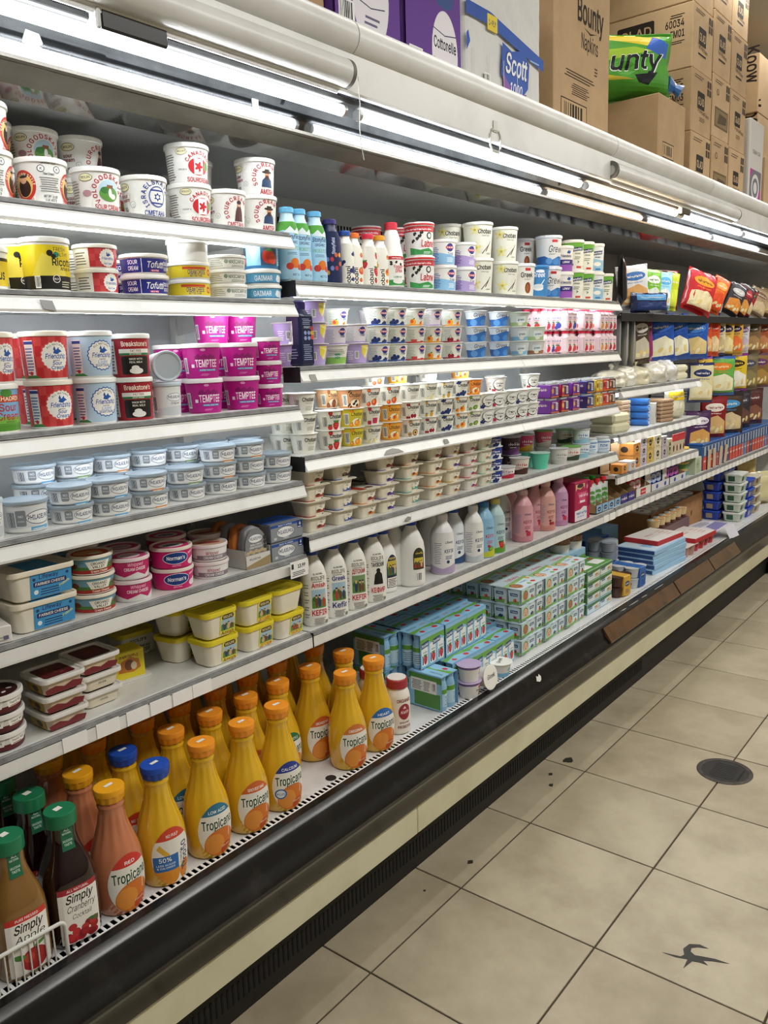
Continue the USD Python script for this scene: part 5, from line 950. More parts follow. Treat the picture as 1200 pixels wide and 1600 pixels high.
def trop(top, tc, word='PURE PREMIUM', seal=None):
    def d(a):
        O = Point(0, 0).buffer(1, quad_segs=10); E = affinity.translate(affinity.scale(O, .042, .056), .006, .072); a.add(E, '#f2efe6')
        cap_ = E.intersection(sbox(-.1, .106, .1, .2)); a.add(cap_, tc); a.text(top, .006, .110, .0060, '#ffffff', w=min(.040, .007 * len(top)))
        fr = affinity.translate(affinity.scale(O, .036, .036), .010, .040).intersection(E); a.add(fr, '#d9772a'); a.add(affinity.translate(affinity.scale(O, .020, .022), -.004, .044).intersection(E), '#e6943c'); a.add(affinity.translate(affinity.scale(O, .016, .014), .024, .026).intersection(E), '#c2512a'); a.poly([(.028, .050), (.032, .088), (.034, .088), (.031, .050)], '#d8d2c4'); a.text('Tropicana', .006, .078, .0190, '#1c4a34', w=.070); a.text(word, .010, .073, .0036, '#6a6a5e', False, w=.036); a.text('100% JUICE', .020, .032, .0034, '#f6e6cc', w=.022)
        if seal: a.ell(-.018, .058, .013, .012, seal, q=6); a.ell(-.018, .058, .010, .009, '#e6eef6', q=5); a.text('PLUS', -.018, .055, .005, seal)
    return d
def trop50(a):
    E = affinity.translate(affinity.scale(Point(0, 0).buffer(1, quad_segs=10), .042, .058), .004, .072); a.add(E, '#f2efe6'); a.add(E.intersection(sbox(-.1, .108, .1, .2)), '#d8482e'); a.text('NO PULP', .004, .113, .0055, '#fff', w=.026)
    a.add(affinity.translate(affinity.scale(Point(0, 0).buffer(1), .024, .030), -.010, .040).intersection(E), '#e8962e'); a.add(affinity.translate(affinity.scale(Point(0, 0).buffer(1), .014, .020), .028, .036).intersection(E), '#e0862e'); a.ell(.022, .046, .006, .003, '#4f8a3a', rot=30); a.poly([(-.028, .094), (-.022, .102), (-.004, .080), (-.010, .074)], '#e9b43a')
    a.add(sbox(-.036, .046, .012, .078).intersection(E), '#2f6fb8'); a.text('50%', -.014, .066, .0085, '#fff', w=.024); a.text('LESS SUGAR', -.013, .058, .0036, '#e9f2fa', w=.036); a.text('& CALORIES', -.013, .052, .0036, '#e9f2fa', w=.034); a.text('Trop50', .034, .064, .0140, '#1f2f6e', rot=90, w=.060); a.text('Tropicana', .020, .066, .0045, '#1c4a34', rot=90, w=.030)
OJ, RED = ('orange', '#e0b026'), ('grapefruit', '#c67c58')
for k_, top, tc, seal, look in (('oj_low', 'LOW ACID', '#2f7a9a', None, 'orange juice bottle, teal topped label'), ('oj_orig', 'ORIGINAL', '#d87a3a', None, 'orange juice bottle, orange topped label'), ('oj_calcium', 'CALCIUM', '#2a3f9a', '#2f6fb8', 'orange juice bottle, navy topped label'), ('oj_grove', 'GROVESTAND', '#d86a2e', None, 'orange juice bottle, rust topped label'), ('oj_blue', 'HEART', '#2f72c0', None, 'orange juice bottle, bright blue topped label'), ('oj_home', 'HOMESTYLE', '#2f7a4a', None, 'orange juice bottle, green topped label')):
    K(k_, 'juice_bottle', 'bottle', look, .2835, .057, juice(OJ, '#f59a2a', trop(top, tc, seal=seal)))
K('oj_back', 'juice_bottle', 'bottle', 'orange juice bottle with orange cap', .2835, .057, juice(OJ, '#f59a2a', None))
K('oj_50', 'juice_bottle', 'bottle', 'blue capped orange juice bottle', .2835, .057, juice(OJ, '#1f4fb4', trop50))
K('grapefruit', 'juice_bottle', 'bottle', 'pink grapefruit juice bottle with amber cap', .2835, .057, juice(RED, '#f0a81e', trop('RED', '#d8382e')))
def simply(liquid, w1, w2, fr, red):
    def fn(t):
        P = [(.046, 0), (.052, .004), (.0540, .014), (.0545, .080), (.0540, .120), (.0515, .145), (.0440, .172), (.0350, .194), (.0290, .215), (.0265, .232), (.0265, .262)]
        put('bottle', lathe([(1e-4, 0)] + P + [(1e-4, .262)], 56, 3.2), mat('juice_' + liquid[0], liquid[1], .06, coat=.8, spec=.6), t, smooth=60)
        c = put('cap', lathe([(1e-4, .2530), (.0320, .2530), (.0326, .2550), (.0326, .2800), (.0305, .2830), (1e-4, .2830)], 48), plastic('#1f7a52', .3), t, smooth=40); s = Art(); s.rect(-.008, .008, -.007, .007, '#f1efe6'); panel(s, (-.002, .003, .2831), (.95, .3, 0), (-.3, .95, 0), c, 'date_sticker')
        tag_ = Art(); tag_.poly([(-.012, .205), (.012, .205), (.013, .258), (-.013, .258)], '#1f6a4a'); tag_.text('ALL', 0, .245, .0050, '#d9e8df'); tag_.text('NATURAL', 0, .238, .0044, '#d9e8df', w=.020); tag_.text('DELICIOUS', 0, .222, .0042, '#d9e8df', w=.020); tag_.text('TASTE', 0, .214, .0050, '#d9e8df', w=.016); wrap(tag_, P[6:], .030, t, 'neck_tag', e=.0012, power=3.0)
        a = Art(); a.rect(-.040, .040, .010, .134, '#f0ede6'); a.rect(-.040, .040, .122, .134, red); a.text(('ALL NATURAL', 'PURE PRESSED')[w1 == 'Apple'], 0, .1255, .0052, '#f6e6e2', w=.046); a.text('Simply', .000, .101, .0180, '#26241f', w=.056, slant=12); a.text(w1, .002, .081, .0140, '#26241f', False, w=.058, slant=12)
        if w2: a.text(w2, .002, .064, .0100, '#26241f', False, w=.040, slant=12)
        if fr == 'cran':
            r = random.Random(4)
            for k in range(24): a.ell(-.032 + .064 * r.random(), .018 + .032 * r.random() ** 1.4, .0085, .0080, ('#a81e28', '#c22e34', '#8a1620')[k % 3], q=4)
            [a.ell(.020 + .006 * k, .050 - .003 * k, .007, .0028, '#3f6a34', rot=30 * k, q=3) for k in range(3)]
        else: a.ell(.006, .036, .026, .024, '#a8242a', q=7); a.ell(-.004, .042, .010, .010, '#c84a3a', q=5); a.rect(.006, .008, .056, .070, '#4a3a20'); a.ell(-.022, .050, .012, .006, '#4f8a3a', rot=-20); a.ell(.018, .064, .010, .004, '#4f8a3a', rot=20)
        wrap(a, P, .056, t, step=9, power=3.2)
    return fn
K('simply_apple', 'juice_bottle', 'bottle', 'green capped amber apple juice bottle', .283, .055, simply(('apple', '#85602e'), 'Apple', None, 'apple', '#c8342e'))
K('simply_cran', 'juice_bottle', 'bottle', 'green capped dark cranberry juice bottle', .283, .055, simply(('cranberry', '#1a0509'), 'Cranberry', 'Cocktail', 'cran', '#a82a34'))
def _okj(t):
    p = [(.036, 0), (.040, .004), (.041, .010), (.041, .115), (.038, .132), (.031, .146), (.029, .150), (.029, .160)]; a = Art(); a.text('ORGANIC', .004, .108, .0100, '#8a2a34', w=.052); a.ell(.004, .076, .021, .026, '#9e2a3c', q=7); a.text('Kefir', .004, .070, .0100, '#f0dcd8', w=.030, slant=10); a.poly([(.004, .096), (.010, .086), (-.002, .086)], '#f0dcd8'); a.text('WHOLE MILK', .004, .038, .0050, '#8a2a34', w=.036); a.text('PROBIOTIC', .004, .022, .0085, '#8a2a34', w=.050); bottle(t, p, (.0345, .150, .178, '#a8323c'), body='#efe9e0', art=a, r0=.041); put('cap_disc', lathe([(1e-4, .1775), (.030, .1775), (.030, .1800), (1e-4, .1803)], 32), plastic('#efeae2', .4), t)
K('organic_kefir', 'kefir_jar', 'jar', 'white kefir jar with red lid', .18, .041, _okj)
# packs of drink yogurt: six small bottles in a printed card sleeve
def dpack(t):
    W, D = .138, .092
    for i in range(3):
        for j in range(2):
            m = lathe([(1e-4, 0), (.018, 0), (.0205, .003), (.0215, .010), (.0215, .062), (.0175, .074), (.0165, .080), (.0185, .084), (.0185, .0905), (1e-4, .0910)], 18); m.apply_translation((-W / 2 + .023 + .046 * i, -D / 2 + .023 + .046 * j, 0)); bt = put('drink_bottle', m, plastic('#8fbfe0', .3), t)
            if i == 0:
                a = Art(); a.rect(-.066, .066, .012, .060, '#b9d9ea'); a.rect(-.066, .066, .046, .058, '#5f9e3c'); a.lines(-.04, .04, .016, .042, 5, '#6a8aa8', j); wrap(a, [(.0215, 0), (.0215, .062)], .0215, bt, step=24).GetAttribute('points'); P = UsdGeom.Mesh(stage.GetPrimAtPath(path_of(bt) + '/label')); q = np.array(P.GetPointsAttr().Get()) + np.array([-W / 2 + .023 + .046 * i, -D / 2 + .023 + .046 * j, 0]); P.GetPointsAttr().Set(Vt.Vec3fArray.FromNumpy(q.astype(np.float32)))
    w2 = W / 2 - .001; col = '#8fc2e2'; a = Art(); a.rect(-w2, w2, .004, .090, col)
    for x in (-.046, 0, .046): a.rect(x - .017, x + .017, .008, .062, '#eef0ee', .006); a.fruit('strawberry', x + .004, .024, .010); a.rect(x - .013, x - .007, .012, .036, '#3a5a8a'); a.text('smoothie', x + .002, .042, .0045, '#3a6a3a', w=.022)
    a.poly([(-w2, .060), (-.03, .072), (.0, .062), (.04, .074), (w2, .064), (w2, .082), (-w2, .080)], '#6aaa42')
    for x in (-.044, .022): a.poly([(x - .020, .054), (x + .022, .058), (x + .022, .073), (x - .020, .069)], '#2a4a7a'); a.text('Stonyfield', x + .001, .0595, .0070, '#f0f4f8', w=.036, rot=4)
    b = Art(); b.rect(-w2, w2, .004, .090, '#8fc2e2'); b.rect(-w2 + .022, w2 - .006, .006, .046, '#4f8a3e'); b.rect(-w2, w2, .074, .090, '#4f8a3e'); b.rect(-w2 + .008, w2 - .020, .044, .078, '#e6e8e4', .002); b.lines(-w2 + .012, -.012, .048, .074, 7, '#4a4e4a', 3); b.lines(-.008, .022, .048, .074, 7, '#4a4e4a', 5); b.barcode(.026, .046, .048, .074)
    tp = Art(); d2 = D / 2 - .001; tp.rect(-w2, w2, -d2, d2, col); tp.poly([(-w2, -d2 * .5), (0, -d2 * .1), (w2, -d2 * .4), (w2, d2 * .1), (-w2, 0)], '#6aaa42'); tp.text('Stonyfield', -.030, d2 * .42, .0085, '#20406a', w=.052); tp.text('KIDS', .036, d2 * .42, .009, '#c8343a'); tp.ell(.040, -d2 * .6, .012, .010, '#c8343a', q=5); tp.ell(-.03, -d2 * .6, .010, .009, '#c8343a', q=5)
    put('sleeve', join(bx(-W / 2, W / 2, -D / 2 - .0008, -D / 2, .002, .0915), bx(-W / 2, W / 2, D / 2, D / 2 + .0008, .002, .0915), bx(-W / 2, W / 2, -D / 2, D / 2, .0915, .0925)), mat('pack_card', '#7fb4d8', .45), t, smooth=False)
    panel(a, (0, -D / 2 - .0009, 0), (1, 0, 0), (0, 0, 1), t, 'front_print'); panel(b, (0, D / 2 + .0009, 0), (-1, 0, 0), (0, 0, 1), t, 'back_print'); panel(tp, (0, 0, .0926), (1, 0, 0), (0, 1, 0), t, 'top_print')
    for q in Usd.PrimRange(t):
        if q.GetTypeName() == 'Mesh': at = UsdGeom.Mesh(q).GetPointsAttr(); at.Set(Vt.Vec3fArray.FromNumpy(np.array(at.Get()) * np.array([1, 1, 1.33], np.float32)))
K('drink_pack', 'drink_yogurt_pack', 'multipack', 'blue sleeved pack of small drink bottles', .1235, .046, dpack)
def bpack(seed):
    """baby yogurt: six small cups joined by a printed card"""
    def fn(t):
        nx, ny, s = 3, 2, .064; W, D = s * nx, s * ny
        for i in range(nx):
            for j in range(ny):
                x, y = -W / 2 + s / 2 + s * i, -D / 2 + s / 2 + s * j
                c = put('small_cup', rloft([(.048, .048, .018, 0, x, y), (.051, .051, .019, .003, x, y), (.057, .057, .020, .0615, x, y), (.0615, .0615, .018, .063, x, y), (.0615, .0615, .018, .066, x, y)], q=3), plastic('#dfe9ee', .35), t, smooth=40)
                if j == 0 or i == 0:
                    a = Art(); a.poly([(-.022, .004), (.022, .004), (.0245, .060), (-.0245, .060)], '#d6e8f0'); a.poly([(-.022, .004), (.022, .004), (.023, .020), (-.022, .013)], '#7fb45a'); a.rect(-.016, .017, .037, .049, '#2a4a7a', .002); a.text('YoBaby', .0005, .0400, .0062, '#f2f4f6', w=.028); a.fruit(('strawberry', 'peach', 'raspberry', 'blueberry')[(i + j + seed) % 4], .004, .020, .0075)
                    if j == 0: panel(a, (x, y - .0248, 0), (1, 0, 0), (0, -.052, 1), c, 'cup_print')
                    if i == 0: panel(a, (x - .0248, y, 0), (0, -1, 0), (-.052, 0, 1), c, 'cup_side_print')
        put('card_top', rbox(-W / 2, W / 2, -D / 2, D / 2, .0662, .0680, .0006), mat('baby_card', '#cfe2ea', .45), t, smooth=False)
        tp = Art(); tp.rect(-W / 2 + .001, W / 2 - .001, -D / 2 + .001, D / 2 - .001, '#d3e6ee'); tp.poly([(-W / 2 + .001, -D * .1), (W / 2 - .001, D * .12), (W / 2 - .001, D * .24), (-W / 2 + .001, D * .1)], '#9cc87a'); tp.text('YoBaby', W * .1, D * .27, .018, '#c8343a', w=W * .5); tp.face(-W * .30, -D * .20, .026, ('#d8a07c', '#b87a52', '#e6b898')[seed % 3]); tp.ell(W * .25, -D * .3, .014, .010, '#d8443a', q=4); tp.ell(W * .38, D * .02, .010, .012, '#e8a83a', q=4); tp.text('Organic', W * .1, -D * .12, .010, '#2f6fb8', w=.05); tp.ell(W * .05, -D * .34, .012, .009, '#7fb45a', q=4); panel(tp, (0, 0, .0680), (1, 0, 0), (0, 1, 0), t, 'top_print')
        fl = Art(); fl.rect(-.027, .027, .001, .054, '#b9d8c2', .003); fl.face(.002, .027, .0185, ('#d8a07c', '#b87a52', '#e6b898')[seed % 3]); fl.rect(-.027, .027, .001, .008, '#6aaa42'); put('front_flap', rbox(-W / 2 + .004, -W / 2 + .060, -D / 2 - .0022, -D / 2 - .0010, .010, .0662, .0004), _mats['baby_card'], t, smooth=False); panel(fl, (-W / 2 + .032, -D / 2 - .0022, .010), (1, 0, 0), (0, 0, 1), t, 'flap_print')
    return fn
for s_ in range(3): K('baby_pack_%d' % s_, 'baby_yogurt_pack', 'multipack', 'pack of six baby yogurt cups, %s baby on flap' % ('tan', 'brown', 'pale')[s_], .0685, .066, bpack(s_))
K('greek_lone', 'yogurt_cup', 'cup', 'single white cup, printed white lid', .054, .0425, lambda t: round_tub(t, .031, .040, .054, art=(lambda a: (a.rect(-.13, .13, .002, .018, '#7fb6d6'), a.text('OSITO', .0, .024, .012, '#3a9ab8', w=.04), a)[2])(Art()), foil=True, lidr=.0445, top=(lambda a: (a.text('Greek', 0, -.004, .016, '#3a3a3c', False, w=.05, slant=10), a)[1])(Art())))
K('lilac_lone', 'yogurt_cup', 'cup', 'single white cup, lilac lid', .058, .0425, lambda t: round_tub(t, .032, .040, .060, art=(lambda a: (a.rect(-.13, .13, .048, .054, '#8a6ab0'), a.rect(-.010, .018, .036, .044, '#c8343a', .001), a.text('Greek Light', .002, .026, .0070, '#3a3038', w=.046), a.fruit('passion', .006, .012, .010), a.rect(.030, .042, .030, .046, '#5a3a8a'), a)[5])(Art()), body='#ecebe8', lid='#b9a6cc', foil=True, lidr=.0445))
#=PLACE=
# ---------------------------------------------------------------- putting the packages on the shelves
DATA = """
A1|-0.647 0.333 0 sour_farm sour_farm;-0.532 0.333 0 sour_farm;-0.407 0.333 0 sour_landscape;-0.285 0.333 0 sour_star;-0.155 0.333 0 sour_maple sour_maple;-0.046 0.333 0 sour_figure;0.061 0.333 0 sour_hat sour_hat;-0.579 0.451 8 sour_farm sour_farm;-0.472 0.451 0 sour_landscape sour_landscape;-0.365 0.451 20 sour_figure sour_figure;-0.259 0.451 -60 sour_maple;-0.152 0.451 25 sour_figure;-0.046 0.451 -25 sour_hat sour_hat;0.061 0.451 0 sour_star
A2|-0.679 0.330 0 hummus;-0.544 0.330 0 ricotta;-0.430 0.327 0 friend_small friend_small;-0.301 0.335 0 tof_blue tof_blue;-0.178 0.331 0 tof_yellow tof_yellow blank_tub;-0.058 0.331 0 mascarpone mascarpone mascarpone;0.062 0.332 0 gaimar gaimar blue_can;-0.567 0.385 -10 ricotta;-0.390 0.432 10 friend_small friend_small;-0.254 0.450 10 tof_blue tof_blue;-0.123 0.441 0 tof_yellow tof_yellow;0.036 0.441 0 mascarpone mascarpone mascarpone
A3|-0.688 0.329 10 mehadrin friend_red;-0.568 0.329 0 friend_red friend_red;-0.462 0.329 0 friend_light friend_light;-0.365 0.326 0 breakstone breakstone;-0.282 0.316 0 phil_tall;-0.159 0.329 0 temptee temptee;-0.036 0.329 0 temptee temptee;0.052 0.319 0 temptee_small temptee_small temptee_small;-0.535 0.433 12 friend_red friend_red;-0.420 0.433 15 friend_light friend_light;-0.170 0.428 0 temptee temptee;-0.034 0.433 -8 temptee temptee temptee;0.065 0.433 0 temptee temptee temptee
A4|-0.739 0.316 0 phil_tall phil_tall;-0.652 0.328 0 phil_big;-0.547 0.328 0 phil_blue phil_blue;-0.450 0.328 0 phil_blue phil_blue;-0.347 0.328 0 phil_orange phil_orange;-0.236 0.328 0 phil_plain phil_green;-0.132 0.328 0 phil_plain phil_orange phil_orange;-0.033 0.328 0 phil_plain phil_plain phil_orange;0.065 0.328 0 phil_plain phil_plain;-0.570 0.428 6 phil_plain phil_blue phil_blue;-0.472 0.428 0 phil_green phil_green phil_green;-0.375 0.428 0 phil_orange phil_plain phil_orange;-0.269 0.428 0 phil_plain phil_blue phil_plain;-0.170 0.428 0 phil_green phil_plain phil_green;-0.072 0.428 0 phil_plain phil_orange phil_orange;0.045 0.428 0 phil_blue phil_orange phil_plain
A5|-0.763 0.317 0 white_carton;-0.649 0.334 0 farmer_cheese farmer_cheese;-0.514 0.330 0 organic_tub organic_tub organic_tub;-0.415 0.328 0 whipped_pink whipped_pink;-0.295 0.332 0 norman norman;-0.181 0.329 0 whipped_grey whipped_grey;-0.058 0.362 0 dip_display;0.051 0.327 0 phil_box phil_box;-0.483 0.435 0 organic_tub organic_tub organic_tub;-0.371 0.427 0 whipped_pink whipped_pink;-0.228 0.440 0 norman norman;-0.106 0.433 0 whipped_grey whipped_grey
A6|-0.759 0.334 0 beet_tub beet_tub beet_tub;-0.629 0.334 0 salad_red salad_red salad_red;-0.518 0.369 0 salad_white salad_white salad_red;-0.191 0.328 0 tvorog_amish tvorog_amish;-0.062 0.328 0 tvorog_green tvorog_green;0.055 0.328 0 tvorog_fruit tvorog_plain;-0.391 0.432 -8 yellow_pack;-0.224 0.428 12 tvorog_amish tvorog_amish;-0.018 0.428 0 tvorog_green tvorog_green;-0.281 0.563 -6 tvorog_star
B1|0.143 0.310 0 stony;0.189 0.310 0 stony;0.250 0.310 0 stony;0.312 0.310 0 navy_bottle;0.369 0.306 0 drink_blue;0.421 0.318 0 drink_orange;0.473 0.306 0 drink_red;0.527 0.306 0 drink_yellow;0.601 0.317 0 yogurt_drink;0.766 0.330 0 labne labne;0.895 0.324 0 fage_blue fage_blue;1.020 0.324 0 fage_purple fage_purple;1.132 0.336 0 chob_large chob_large;1.311 0.336 0 chob_large chob_large;1.443 0.336 0 greek_almond;1.556 0.336 0 greek_blue;1.668 0.336 0 greek_wave greek_wave;1.775 0.330 0 friend_purple friend_purple;1.877 0.331 0 stony_large stony_large;1.979 0.331 0 stony_large stony_large;2.082 0.331 0 stony_blue stony_blue;2.184 0.331 0 stony_large;0.636 0.381 0 drink_red;0.815 0.440 0 labne labne;1.082 0.435 0 chob_large chob_large;1.404 0.456 0 chob_large chob_large;1.660 0.456 0 greek_almond greek_almond;0.691 0.490 0 labne labne
B2|0.157 0.344 0 cup_lilac cup_lilac;0.166 0.305 0 navy_square;0.238 0.324 0 cup_lilac cup_lilac cup_lilac;0.325 0.323 0 cup_green cup_fage_plain;0.420 0.324 0 cup_lilac cup_fage_plain;0.524 0.323 0 cup_fage_blueberry cup_fage_blueberry cup_fage_blueberry;0.615 0.323 0 cup_fage_blueberry cup_fage_blueberry cup_fage_blueberry;0.715 0.323 0 cup_fage_melon cup_fage_melon cup_fage_peach;0.813 0.323 0 cup_fage_peach cup_fage_peach cup_fage_plain;0.930 0.323 0 cup_fage_cherry cup_fage_cherry cup_fage_peach;1.089 0.323 0 cup_greek cup_greek cup_greek;1.251 0.323 0 cup_greek cup_greek cup_greek;1.403 0.323 0 cup_clear_blue cup_clear_blue cup_clear_green;1.533 0.323 0 cup_clear_brown cup_clear_green;1.778 0.346 0 lala_red lala_blue;1.938 0.346 0 lala_red lala_red;2.102 0.346 0 lala_gold lala_gold;2.192 0.346 0 lala_plum lala_plum;0.449 0.422 0 cup_fage_plain cup_fage_plain cup_fage_peach;0.613 0.422 0 cup_fage_plain cup_fage_plain cup_fage_plain;1.702 0.406 0 lala_blue lala_red
B3|0.177 0.323 0 cup_plain cup_plain cup_plain;0.289 0.323 0 cup_strawberry cup_strawberry;0.383 0.323 0 cup_lemon cup_lemon cup_coffee;0.471 0.323 0 cup_vanilla cup_raspberry cup_peach;0.571 0.323 0 cup_apricot cup_apricot cup_peach;0.676 0.323 0 cup_passion cup_cherry cup_plain;0.774 0.323 0 cup_cherry cup_pineapple cup_vanilla;0.873 0.323 0 cup_blueberry cup_blueberry cup_pineapple;0.966 0.323 0 cup_mango cup_mango cup_blueberry;1.052 0.323 0 cup_lime cup_lime cup_pumpkin;1.139 0.323 0 cup_ring_0 cup_ring_0;1.225 0.323 0 cup_ring_1 cup_ring_1 cup_ring_3;1.312 0.323 0 cup_ring_2 cup_ring_2;1.398 0.323 0 cup_ring_3 cup_ring_0;1.485 0.323 0 cup_ring_1 cup_ring_2 cup_ring_3;1.623 0.348 0 dessert_purple dessert_purple;1.717 0.348 0 dessert_plum dessert_plum;1.822 0.348 0 dessert_purple dessert_purple;1.964 0.348 0 dessert_navy dessert_navy;2.059 0.348 0 dessert_yellow dessert_yellow;2.130 0.348 0 dessert_red dessert_red;2.200 0.348 0 dessert_brown dessert_brown;0.155 0.383 0 cup_plain cup_plain cup_plain;0.390 0.417 0 cup_almond cup_almond cup_almond;0.487 0.422 0 cup_coffee cup_coffee cup_almond;0.624 0.422 0 cup_peach cup_peach cup_peach cup_peach;0.746 0.422 0 cup_vanilla cup_vanilla cup_vanilla cup_apricot;0.925 0.422 0 cup_mango cup_mango cup_mango cup_plain;1.134 0.422 0 cup_lime cup_lime cup_pumpkin cup_apricot;1.378 0.422 0 cup_ring_1 cup_ring_1 cup_ring_2
B4|0.184 0.325 0 flip_red flip_red flip_red flip_red;0.303 0.325 0 flip_blue flip_blue flip_blue flip_black;0.414 0.325 0 flip_orange flip_red;0.511 0.325 0 flip_purple flip_purple flip_purple flip_red;0.643 0.325 0 flip_teal flip_teal flip_orange flip_brown;0.779 0.325 0 flip_orange flip_orange flip_brown flip_red;0.889 0.325 0 flip_gold flip_gold flip_purple flip_gold;1.002 0.325 0 flip_redblue flip_redblue flip_redblue flip_redblue;1.102 0.325 0 flip_green flip_green flip_green flip_green;1.193 0.323 0 cup_blue_milk cup_blue_milk cup_blue_milk cup_blue_milk;1.290 0.323 0 cup_cream_red;1.406 0.324 0 cup_dark_bowl;1.578 0.324 0 cup_mint;1.749 0.324 0 cup_white_plain;1.867 0.324 0 cup_cow;1.967 0.324 0 cup_sky cup_sky;2.109 0.348 0 yogurt_jar;2.179 0.318 0 yogurt_jar;0.328 0.435 0 flip_red flip_red flip_red flip_red;0.531 0.425 0 flip_black flip_black;0.857 0.425 0 flip_brown flip_brown flip_brown flip_brown;1.437 0.383 0 cup_plum cup_plum;1.603 0.409 0 cup_mint cup_sunset;1.777 0.413 0 cup_white_plain cup_pink;1.986 0.413 0 cup_cow cup_cow
B5|0.183 0.319 0 kefir_hat;0.273 0.319 0 kefir_greek;0.365 0.319 0 kefir_child;0.458 0.319 0 kefir_black;0.557 0.356 12 milk_label;0.669 0.325 0 jug_label;0.850 0.323 0 lifeway_lilac;0.983 0.363 0 lifeway_navy;1.046 0.318 0 lifeway_white;1.123 0.318 0 lifeway_sky;1.204 0.318 0 lifeway_yellow;1.427 0.323 0 lifeway_pink;1.662 0.343 0 lifeway_salmon;1.783 0.343 0 lifeway_mauve;0.644 0.380 0 jug_plain;0.929 0.425 0 jug_plain;1.426 0.418 0 lifeway_white;1.508 0.428 0 lifeway_pink;1.639 0.383 0 lifeway_pink
"""
SHELF = dict(A1='top left shelf', A2='second left shelf', A3='third left shelf', A4='fourth left shelf', A5='fifth left shelf', A6='lowest left shelf', B1='top middle shelf', B2='second middle shelf', B3='third middle shelf', B4='fourth middle shelf', B5='lowest middle shelf', D='case deck', C='right shelves')
first, placed = {}, []
def place(k, loc, rz=0, shelf='D', col=0, level=0, of=1, row=0, rx=0, ry=0):
    """one package: the first of its kind is built, later ones refer to it"""
    name, category, look, fn, H, r = KINDS[k]
    if k not in first:
        p = thing(name, None, category, loc, rz, rx=rx, ry=ry); fn(p); first[k] = p
    else:
        p = thing(name, None, category, loc, rz, rx=rx, ry=ry)
        if not (rz or rx or ry): UsdGeom.Xformable(p).AddRotateXYZOp().Set(Gf.Vec3f(0, 0, 0))
        p.GetReferences().AddInternalReference(first[k].GetPath()); p.SetInstanceable(True)
    placed.append((p, k, shelf, row, col, level, of, loc[0]))
    return p
rj = random.Random(11)
for line in DATA.strip().split('\n'):
    sh, items = line.split('|')
    for n, it in enumerate(items.split(';')):
        X, y, rz, ks = it.split(' ', 3); X, y, rz = float(X), float(y), float(rz); ks = ks.split(); z = Z[sh] + .0003
        for i, k in enumerate(ks):
            boxy = any(s in k for s in ('pack', 'lala', 'dessert', 'flip', 'box', 'farmer_cheese', 'salad', 'tvorog', 'dip', 'square'))
            amp = .35 if boxy else 5
            turn = 0 if boxy else 14 - math.degrees(math.atan2(X + 1.49, y + 1.31))
            jx, jy = (0, 0) if i == 0 or boxy else (rj.uniform(-.0015, .0015), rj.uniform(-.0015, .0015))
            place(k, (X + jx, y + jy, z), rz + turn + rj.uniform(-amp, amp), sh, n, i, len(ks), 0 if y < .39 else 1)
            z += KINDS[k][4] + .0004
# the tub lying on its side on the third left shelf, its lid towards the aisle

place('phil_tall', (-.262, .372, Z['A3'] + .0812 + .0365), -18, 'A3', 900, 1, 2, 0, rx=90)
# juice bottles stand on the case deck in rows
JU = [[('simply_apple', -.830, .205, 14), ('simply_cran', -.717, .205, 14), ('grapefruit', -.602, .203, 16), ('oj_50', -.482, .205, 16), ('oj_low', -.350, .203, 15), ('oj_grove', -.222, .203, 16), ('oj_calcium', -.098, .205, 15), ('oj_orig', .173, .203, 16), ('oj_blue', .306, .205, 16)],
      [('simply_cran', -.722, .318, 14), ('grapefruit', -.607, .318, 14), ('oj_50', -.487, .322, 10), ('oj_low', -.350, .320, 14), ('oj_back', -.227, .320, 14), ('oj_orig', -.102, .321, 12), ('oj_home', .018, .320, 22), ('oj_grove', .150, .321, 22), ('oj_back', .300, .320, 10)],
      [('simply_cran', -.726, .436, 12), ('grapefruit', -.612, .436, 10), ('oj_back', -.495, .438, 0), ('oj_back', -.354, .437, 0), ('oj_back', -.237, .437, 0), ('oj_back', -.112, .437, 0), ('oj_back', .008, .437, 0), ('oj_back', .128, .438, 0), ('oj_back', .290, .437, 0)],
      [('simply_cran', -.722, .555, 0), ('oj_back', -.500, .555, 0), ('oj_back', -.354, .555, 0), ('oj_back', -.237, .555, 0), ('oj_back', -.112, .555, 0), ('oj_back', .008, .555, 0), ('oj_back', .128, .555, 0), ('oj_back', .290, .555, 0)]]
for j, rowb in enumerate(JU):
    for i, (k, x, y, rz) in enumerate(rowb): place(k, (x, y, .4884), rz + 5 - math.degrees(math.atan2(x + 1.49, y + 1.31)), 'D', i, 0, 1, j)
for i, (x, y, rz) in enumerate(((.428, .215, 20), (.440, .335, 10))): place('organic_kefir', (x, y, .4884), rz - 44, 'D', i, 0, 1, i)
# packs of drink yogurt, then baby yogurt, two and four high
dp = [(.651, .236, 0, 90), (.586, .420, 0, 90), (.586, .420, 1, 90)]
for x in (.800, .940, 1.080): dp += [(x, .250, 0, 0)]
for x in (.705, .845, .985, 1.125): dp += [(x, .352, 0, 0)]
for x in (.712, .852, .992): dp += [(x, .454, 0, 0), (x, .405, 1, 0), (x, .500, 1, 0)]
for x in (.688, .828, .968): dp += [(x, .304, 1, 0)]
for i, (x, y, l, rz) in enumerate(dp): place('drink_pack', (x + rj.uniform(-.002, .002), y + rj.uniform(-.002, .002), .4886 + l * .1237), rz + rj.uniform(-2.2, 2.2), 'D', round(x * 100), l, 2, 0 if y < .3 else 1 if y < .36 else 2 if y < .45 else 3)
rb = random.Random(5)
for j, y in enumerate((.262, .392, .522)):
    for i, x in enumerate((1.283, 1.477, 1.671)):
        for l in range(4 if j < 2 else 5): place('baby_pack_%d' % rb.randrange(3), (x, y, .4886 + l * .0687), 0, 'D', i, l, 4, j)
